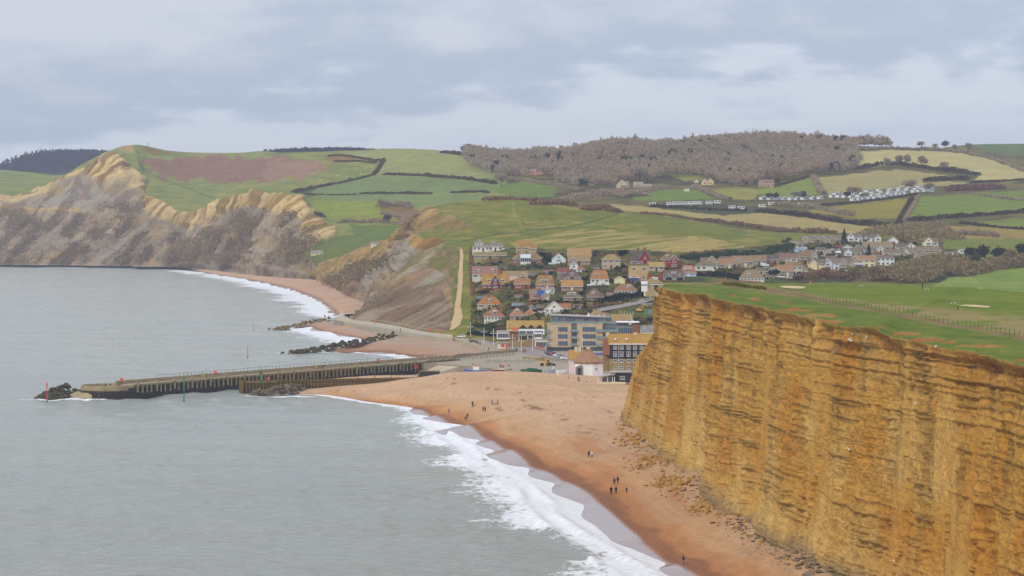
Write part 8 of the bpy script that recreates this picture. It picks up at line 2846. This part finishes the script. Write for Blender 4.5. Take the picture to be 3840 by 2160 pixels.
# ------------------------------------------------------------------ caravans
M_carav = mat('caravan_shell', (.78, .79, .77), .5, .05, 1)
M_caravr = mat('caravan_roof', A_far(178, 180, 182), .6, .06, 1)
M_chalet = mat('chalet_boards', A_far(132, 98, 86), .9, .15, 1)
M_chroof = mat('chalet_roof', A_far(116, 96, 92), .9, .12, 1)

def caravan_parts(L, W, H, body, roofm_, pitched):
  b = MB().box(-L / 2, L / 2, -W / 2, W / 2, .4, H).box(-L / 2 + .3, L / 2 - .3, -W / 2 + .2, W / 2 - .2, 0, .4).mesh('body', body)
  if pitched:
    rf = roof_mesh(-L / 2, L / 2, -W / 2, W / 2, H, H + .75, 'gx', .2).mesh('roof', roofm_)
  else:
    rf = MB().prism([(-L / 2, H), (L / 2, H), (L / 2 - .2, H + .22), (-L / 2 + .2, H + .22)], 'y', -W / 2 - .05, W / 2 + .05).mesh('roof', roofm_)
  n = max(2, int(L / 2.2))
  w = [(-L / 2 + (i + .5) * L / n) for i in range(n)]
  pn = MB().box(-L / n * .3, L / n * .3, -.06, 0, 0, .9).mesh('window', M_glass)
  return b, rf, pn, w, -W / 2 - .003

ORD = 'first second third fourth fifth sixth seventh eighth ninth'.split()
CV = {'static': caravan_parts(9.0, 3.4, 2.6, M_carav, M_caravr, True), 'tourer': caravan_parts(5.6, 2.3, 2.6, M_carav, M_carav, False), 'chalet': caravan_parts(11, 5, 3.0, M_chalet, M_chroof, True)}

def caravan(kind, p, rz, label, group):
  b, rf, pn, ws, y = CV[kind]
  root = empty('holiday_chalet' if kind == 'chalet' else 'caravan', p, rz, label, 'chalet' if kind == 'chalet' else 'caravan', group)
  link('body', b, root)
  link('roof', rf, root)
  for x in ws:
    o = link('window', pn, root)
    o.location = (x, y, 1.4)
  if kind == 'tourer':
    for y_ in (-1.0, 1.0):
      w = link('wheel', WHEEL, root)
      w.location = (0, y_, .33)

random.seed(5)
for pts, n, lb, kind in [([(3190, 757), (3260, 750), (3340, 740), (3400, 731)], 11, 'white static caravan in the front row on the slope', 'static'),
            ([(3110, 742), (3200, 744), (3300, 736), (3420, 724), (3500, 720)], 15, 'white static caravan in the second row on the slope', 'static'),
            ([(3120, 734), (3220, 734), (3320, 726), (3420, 716), (3510, 712)], 12, 'white static caravan in the third row on the slope', 'static'),
            ([(3230, 726), (3330, 717), (3420, 709), (3500, 706)], 7, 'white static caravan in the top row under the tan field', 'static'),
            ([(2848, 750), (2930, 752), (3000, 752), (3090, 748)], 9, 'white caravan in the lower row behind the dark trees', 'static'),
            ([(3545, 717), (3620, 715), (3700, 712), (3770, 709)], 10, 'brown timber chalet in the row right of the caravans', 'chalet'),
            ([(3560, 709), (3650, 706), (3740, 704)], 6, 'brown timber chalet in the rear row right of the caravans', 'chalet')]:
  c = np.array([tuple(hit(*q)) for q in pts])
  for i in range(n):
    t = (i + .5) / n * (len(pts) - 1)
    j = min(int(t), len(pts) - 2)
    p = c[j] * (1 - (t - j)) + c[j + 1] * (t - j)
    p = Vector((p[0], p[1], ground_z(p[0], p[1]) + .1))
    od = ORD[i] if i < (n + 1) // 2 else ORD[n - 1 - i]
    side = 'left' if i < (n + 1) // 2 else 'right'
    a_, b_ = lb.split(' in the ', 1)
    caravan(kind, p, random.uniform(-.15, .15) + 1.1, '%s, %s from the %s in the %s' % (a_, od, side, b_), lb.replace('caravan in', 'caravans in').replace('chalet in', 'chalets in'))
for px, py, lb in [(2447, 772, 'white motorhome alone at the left of the caravan field'), (2512, 770, 'white touring caravan, first of the lower field row'), (2535, 769, 'white touring caravan, second of the lower field row'), (2555, 768, 'white touring caravan, third of the lower field row'),
        (2582, 768, 'white touring caravan left of a close pair'), (2604, 767, 'white touring caravan at the middle of the lower field row'), (2620, 767, 'white touring caravan beside the middle one'),
        (2690, 764, 'white touring caravan at the right of the lower field row'), (2745, 784, 'white touring caravan lowest in the field'), (2780, 786, 'white touring caravan beside the lowest one'),
        (2858, 778, 'large white motorhome by the dark hedge'), (2894, 770, 'white touring caravan above the large motorhome'), (3005, 772, 'pale caravan half hidden by the bare hedge'), (2660, 766, 'white touring caravan before the last of the lower field row')]:
  p = hit(px, py)
  caravan('tourer', p + Vector((0, 0, .1)), random.uniform(-.3, .3), lb, 'touring caravans in the lower field')

# ------------------------------------------------------------------ people
def mix_mat(name, rgb):
  return mat(name, rgb, .9, .1, 3)

SKIN = mix_mat('skin', (.55, .34, .25))
CLOTH = {'dark': (.025, .025, .035), 'navy': (.03, .035, .08), 'black': (.015, .015, .018), 'white': (.7, .7, .68), 'red': (.55, .05, .06), 'blue': (.05, .16, .42), 'plum': (.10, .03, .09), 'brown': (.10, .06, .04), 'jeans': (.07, .10, .2), 'grey': (.2, .2, .21)}
CLM = {k: mix_mat('cloth_' + k, v) for k, v in CLOTH.items()}

def body_mesh(stride, arm, m_top, m_leg, seed):
  """One continuous skinned body, 1.72 m tall, walking along +X."""
  s = stride
  v = [(0, 0, .95), (0, 0, 1.18), (.01, 0, 1.40), (.02, 0, 1.50), (.03, 0, 1.60), (.035, 0, 1.70),
    (s * .5, -.10, .52), (s * .75, -.10, .08), (s * .75 + .17, -.11, .035),
    (-s * .15, .10, .50), (-s * .95, .10, .14), (-s * .95 + .14, .11, .035),
    (0, -.20, 1.40), (-arm * .45, -.26, 1.13), (-arm * .2, -.25, .88), (-arm * .12, -.245, .79),
    (0, .20, 1.40), (arm * .45, .26, 1.13), (arm * .75, .25, .90), (arm * .85, .245, .82),
    (0, -.10, .90), (0, .10, .90)]
  e = [(0, 1), (1, 2), (2, 3), (3, 4), (4, 5), (0, 20), (20, 6), (6, 7), (7, 8), (0, 21), (21, 9), (9, 10), (10, 11), (2, 12), (12, 13), (13, 14), (14, 15), (2, 16), (16, 17), (17, 18), (18, 19)]
  rad = [.15, .15, .15, .062, .105, .085, .082, .055, .045, .082, .055, .045, .075, .055, .045, .035, .075, .055, .045, .035, .105, .105]
  me = bpy.data.meshes.new('person')
  me.from_pydata(v, e, [])
  o = bpy.data.objects.new('person_tmp', me)
  COL.objects.link(o)
  md = o.modifiers.new('skin', 'SKIN')
  sk = me.skin_vertices[0].data
  for i, r in enumerate(rad):
    sk[i].radius = (r, r * (1.0 if i not in (0, 1, 2) else 1.05))
    sk[i].use_root = i == 0
  o.modifiers.new('sub', 'SUBSURF').levels = 1
  dg = bpy.context.evaluated_depsgraph_get()
  ev = bpy.data.meshes.new_from_object(o.evaluated_get(dg))
  bpy.data.objects.remove(o)
  ev.materials.clear()
  ev.materials.append(m_top)
  ev.materials.append(m_leg)
  ev.materials.append(SKIN)
  for p in ev.polygons:
    z = p.center.z
    far = abs(p.center.y) > .2 and z < .86
    p.material_index = 2 if (z > 1.48 or (far and z > .7 and abs(p.center.y) > .22)) else (0 if z > .88 else 1)
    p.use_smooth = True
  return ev

HAIR = MB().loftr([[(.02 + .105 * math.cos(t) * k, .1 * math.sin(t) * k, z) for t in [2 * math.pi * i / 8 for i in range(8)]] for z, k in ((1.56, .75), (1.62, 1.12), (1.70, 1.1), (1.76, .7), (1.785, .2))]).mesh('hair', mat('dark_hair', (.03, .02, .015), .9, .1, 3))
BODIES = {}

def person(label, p, rz, top='dark', leg='black', scale=1.0, stride=.26, skirt=False):
  key = (top, leg, round(stride, 2))
  if key not in BODIES:
    BODIES[key] = body_mesh(stride, .2 if stride > .1 else .03, CLM[top], CLM[leg], 1)
  o = link('person', BODIES[key], None, label, 'person')
  o.location = p
  o.rotation_euler = (0, 0, rz)
  o.scale = (scale,) * 3
  h = link('hair', HAIR, o)
  # jacket hem: an open shell standing off the body
  c = link('jacket', COATS[top], o)
  return o

COATS = {k: MB().loftr([[(.17 * math.cos(t) * kx + .005, .205 * math.sin(t) * ky, z) for t in [2 * math.pi * i / 12 for i in range(12)]] for z, kx, ky in ((.80, 1.05, 1.05), (1.0, 1.0, 1.0), (1.2, 1.0, 1.02), (1.38, .95, 1.12), (1.47, .45, .6))], True).mesh('jacket', m) for k, m in CLM.items()}
BEACHERS = [
  (1683, 1552, 'dark', 'jeans', 'lone walker in dark clothes near the far surf', 0.1, .95, .24), (1772, 1526, 'black', 'black', 'tall figure in black standing alone on the open sand', 1.2, 1.08, .05),
  (1812, 1545, 'brown', 'dark', 'walker in brown, left of a close pair on the sand', 2.0, 1.0, .2), (1820, 1545, 'black', 'dark', 'walker in black, right of a close pair on the sand', 1.0, 1.0, .2),
  (1846, 1519, 'plum', 'black', 'walker in plum coat with a dog beside', .4, 1.0, .2), (1867, 1519, 'plum', 'black', 'walker in plum jacket to the right of the dog', 3.0, 1.0, .2),
  (1753, 1571, 'dark', 'jeans', 'walker in dark coat above another near the surf edge', 1.4, 1.0, .25), (1746, 1580, 'navy', 'jeans', 'walker in navy nearest the surf edge', 1.6, .95, .25),
  (2208, 1716, 'navy', 'navy', 'walker in navy beside the person in a white coat', -1.4, 1.02, .15), (2220, 1716, 'white', 'black', 'person in a white coat and black trousers', -1.3, 1.0, .2),
  (2304, 1820, 'plum', 'black', 'person in a long plum coat, rear left of five walkers', -1.0, 1.02, .2), (2317, 1814, 'dark', 'black', 'person in dark jacket, rear right of five walkers', -1.4, .98, .2),
  (2292, 1854, 'black', 'black', 'person in black, front left of five walkers', -1.7, 1.04, .2), (2310, 1852, 'navy', 'black', 'person in navy, front middle of five walkers', -1.5, 1.0, .25),
  (2350, 1849, 'navy', 'dark', 'child walking to the right of the group of five', -1.4, .74, .25), (2563, 2117, 'navy', 'blue', 'person in navy jacket and bright blue trousers nearest the camera', 2.8, 1.04, .12),
  (2168, 1431, 'black', 'dark', 'person in black on the beach crest beside a red jacket', .8, 1.0, .2), (2174, 1432, 'red', 'jeans', 'person in a red jacket on the beach crest', .8, 1.0, .24), (2201, 1433, 'white', 'dark', 'person in a pale top near the beach cafe', 2.4, .95, .24)]
for px, py, top, leg, lb, rz, sc, st in BEACHERS:
  p = hit(px, py)
  person(lb, p + Vector((0, 0, .0)), rz, top, leg, sc, st)
for p, lb, top in ((on_pier(WP, 118, 2.4, 4.76), 'walker in dark clothes half way along the long pier', 'navy'), (on_pier(WP, 120, 2.9, 4.76), 'second walker close beside on the long pier', 'dark'),
        (Vector((-143, 1012, 3.5)), 'person inside the drum end of the pier', 'black'), (Vector((-141.4, 1013, 3.5)), 'second person inside the drum end', 'navy'),
        (Vector(PZ(1502, 1244, 4.9)), 'walker on the promenade below the slope', 'dark'), (Vector(PZ(1296, 1188, 4.9)), 'walker near the white rail at the promenade end', 'brown'), (Vector(PZ(1303, 1188, 4.9)), 'second walker near the promenade end', 'dark'),
        (Vector(PZ(1792, 1293, 4.17)), 'left walker of a pair on the esplanade', 'black'), (Vector(PZ(1800, 1297, 4.17)), 'right walker of a pair on the esplanade', 'black'), (Vector(PZ(1761, 1275, 4.17)), 'person standing by the esplanade wall', 'dark'),
        (Vector(PZ(1833, 1316, 4.17)), 'person at the corner of the curved sea wall', 'black'), (Vector(PZ(1937, 1318, 4.17)), 'person right of the kiosk by the road', 'black'),
        (Vector(PZ(1251, 1303, 2.6)), 'angler in black standing on the dark groyne', 'black'), (hit(3460, 1083), 'golfer in black on the links skyline', 'black')):
  person(lb, p, random.uniform(-3, 3), top, 'dark', 1.0, .1)

def dog(label, p, rz):
  o = MB()
  rings = []
  for x, z, r in ((-.38, .42, .07), (-.3, .44, .11), (0, .45, .12), (.28, .47, .13), (.4, .56, .08), (.5, .66, .085), (.6, .64, .06), (.7, .61, .035)):
    rings.append([(x, r * math.cos(t) * .8, z + r * math.sin(t)) for t in [2 * math.pi * i / 8 for i in range(8)]])
  o.loftr(rings)
  for x, dx in ((-.3, .05), (.28, 0)):
    for y in (-.07, .07):
      o.tube((x, y, .42), (x - dx, y, .2), .055, .035, 5).tube((x - dx, y, .21), (x + .01, y, 0), .034, .026, 5)
  o.tube((-.38, 0, .46), (-.62, 0, .6), .03, .015, 5)
  b = o.build('dog', mat('dog_coat', (.03, .025, .02), .9, .2, 5), None, True, label=label, cat='dog')
  b.location = p
  b.rotation_euler = (0, 0, rz)

dog('dark dog between the two walkers in plum', hit(1857, 1519), .3)

# sheep on the far pasture, gulls on the cliff
def sheep_mesh():
  o = MB()
  rings = [[(x, r * math.cos(t), .72 + r * math.sin(t) * .95) for t in [2 * math.pi * i / 8 for i in range(8)]] for x, r in ((-.55, .12), (-.45, .3), (0, .36), (.4, .32), (.52, .16))]
  o.loftr(rings)
  o.loftr([[(x, r * math.cos(t), z + r * math.sin(t)) for t in [2 * math.pi * i / 6 for i in range(6)]] for x, z, r in ((.5, .86, .12), (.66, .9, .12), (.82, .82, .07))])
  for x in (-.35, .32):
    for y in (-.16, .16):
      o.tube((x, y, .5), (x, y, 0), .06, .045, 5)
  return o.mesh('sheep', mat('fleece', (.72, .70, .64), .95, .1, 3), True)

SHEEP = sheep_mesh()
for px, py in ((1016, 640), (1070, 682), (1160, 680), (1200, 680), (1263, 662), (1270, 661), (1300, 666), (1330, 634), (1338, 634), (1368, 633), (1395, 628), (1352, 656), (1624, 578), (1656, 581), (820, 700), (900, 668), (1178, 656), (1060, 684)):
  o = link('sheep', SHEEP, None, 'white sheep grazing on the far headland pasture', 'sheep', 'sheep on the headland')
  o.location = hit(px, py)
  o.rotation_euler = (0, 0, random.uniform(0, 6))
  o.scale = (1.5,) * 3
GULL = MB()
GULL.loftr([[(x, r * math.cos(t), z + r * math.sin(t)) for t in [2 * math.pi * i / 8 for i in range(8)]] for x, z, r in ((-.28, .18, .02), (-.2, .18, .07), (0, .19, .1), (.14, .22, .08), (.2, .3, .055), (.26, .33, .05), (.3, .33, .015))])
GULL.tube((0, -.03, .12), (0, -.03, 0), .012).tube((0, .03, .12), (0, .03, 0), .012)
GULLM = GULL.mesh('gull', mat('gull_white', (.8, .8, .8), .8, .05, 3), True)
CB = BVHTree.FromPolygons(CLIFF[::2, ::2].reshape(-1, 3).tolist(), gridfaces(*CLIFF[::2, ::2].shape[:2]).tolist())
for px, py, lb in ((3200, 1258, 'white gull on the cliff ledge, highest of the near group'), (3250, 1276, 'largest white gull spreading on the upper ledge'), (3185, 1279, 'small white gull at the left of the ledge group'), (3192, 1281, 'small white gull beside its twin on the ledge'),
        (3352, 1362, 'white gull on the cliff below the ledge group'), (3512, 1304, 'white gull standing at the turf edge'), (3184, 1690, 'white gull gliding before the middle cliff'), (3437, 1518, 'tiny white gull on the right of the cliff'), (3357, 2108, 'white gull low on the cliff at the bottom')):
  a, b = (px - CX) / FPX, (CY - py) / FPX
  v = Vector((a, cA + b * sA, -sA + b * cA)).normalized()
  q, n, i, d = CB.ray_cast(ORI, v)
  if q is None:
    q = hit(px, py)
    n = Vector((0, 0, 1))
  o = link('gull', GULLM, None, lb, 'gull')
  o.location = q + (n * .1 if n.dot(v) < 0 else -n * .1)
  o.rotation_euler = (0, 0, random.uniform(0, 6))
  o.scale = (1.9 if 'largest' in lb else 1.2,) * 3

# fence along the links, each post a part
def fence_line(label, pts, sp):
  c = np.array([tuple(hit(*q)) for q in pts])
  k = np.r_[0, np.cumsum(np.linalg.norm(np.diff(c, axis=0), axis=1))]
  root = empty('post_fence', Vector(c[0]), 0, label, 'fence')
  pm = MB().box(-.045, .045, -.045, .045, -.3, 1.05).mesh('post', mat('fence_timber', A_near(112, 108, 84), .9, .2, 2))
  n = int(k[-1] / sp)
  last = None
  for i in range(n + 1):
    t = k[-1] * i / n
    p = np.array([np.interp(t, k, c[:, j]) for j in range(3)])
    p[2] = ground_z(p[0], p[1])
    o = link('post', pm, root)
    o.location = Vector(p) - Vector(c[0])
    if last is not None:
      MB().tube(last + Vector((0, 0, 1.0)), Vector(p) - Vector(c[0]) + Vector((0, 0, 1.0)), .015, n=4).build('wire', M_steel, root)
    last = Vector(p) - Vector(c[0])

fence_line('wire fence on timber posts between rough grass and golf links', [(2720, 1068), (2860, 1085), (3000, 1108), (3060, 1120), (3150, 1140), (3300, 1165), (3450, 1195), (3600, 1222), (3750, 1250), (3840, 1270)], 3.2)
# bunkers and tee markers
M_bunk = mat('bunker_sand', A_near(206, 186, 146), .95, .08, 1)
for px, py, w, h, lb in ((2975, 1079, 46, 2.6, 'sand bunker beside the golf flag'), (3660, 1149, 52, 3.0, 'sand bunker at the right of the links')):
  c = hit(px, py)
  s = c.y / FPX
  n = 26
  pts = []
  for i in range(n):
    t = 2 * math.pi * i / n
    x = c.x + math.cos(t) * w * s * (1 + .12 * math.sin(3 * t))
    y = c.y + math.sin(t) * 9
    pts.append((x, y, ground_z(x, y) + .12))
  o = MB().add(pts + [(c.x, c.y, ground_z(c.x, c.y) + .1)], [(i, (i + 1) % n, n) for i in range(n)]).build('bunker', M_bunk, None, kind='structure')
for px, py, lb in ((3228, 1074, 'white bench on the golf links skyline'), (3474, 1087, 'white tee marker box beside the golfer'), (3575, 1139, 'small white tee marker near the right bunker'), (3677, 1083, 'tiny white marker on the right skyline of the links')):
  p = hit(px, py)
  root = empty('tee_bench' if 'bench' in lb else 'tee_marker', p, 0, lb, 'bench' if 'bench' in lb else 'marker')
  root.scale = (.8, .8, .5)
  MB().box(-.75, .75, -.2, .2, .4, .48).build('seat', M_white, root)
  for x in (-.6, .6):
    MB().box(x - .06, x + .06, -.2, .2, -.1, .4).build('leg', M_white, root)
p = hit(3592, 1160)
root = empty('bunker_post', p, 0, 'short dark marker post before the right bunker', 'post')
MB().cyl(0, 0, -.2, .9, .1, .1, 8).build('post', M_dark, root)
MB().cyl(0, 0, .9, .98, .13, .1, 8).build('cap', M_white, root)
p = hit(553, 553)
root = empty('beacon_cresset', Vector((p.x, p.y, p.z)), 0, 'iron fire basket beacon on the headland summit', 'beacon')
MB().cyl(0, 0, -1, 4.5, .25, .2, 6).build('post', M_dark, root)
MB().cyl(0, 0, 4.5, 6.0, .3, .7, 8).build('basket', M_dark, root)
# ------------------------------------------------------------------ air
def build_haze():
  x0, x1, y0, y1, z0, z1 = -3500, 3500, -60, 6600, -3.4, 260
  v = [(x, y, z) for z in (z0, z1) for y in (y0, y1) for x in (x0, x1)]
  f = [(0, 2, 3, 1), (4, 5, 7, 6), (0, 1, 5, 4), (2, 6, 7, 3), (0, 4, 6, 2), (1, 3, 7, 5)]
  m = bpy.data.materials.new('haze_air')
  m.use_nodes = True
  t = m.node_tree
  t.nodes.clear()
  out = N(t, 'ShaderNodeOutputMaterial')
  pv = N(t, 'ShaderNodeVolumePrincipled')
  pv.inputs['Color'].default_value = (0.79, 0.87, 1.0, 1)
  pv.inputs['Density'].default_value = HAZE
  pv.inputs['Anisotropy'].default_value = 0.2
  t.links.new(pv.outputs[0], out.inputs['Volume'])
  link('haze', mesh_np('haze', v, f, m, smooth=False), kind='stuff')

build_haze()
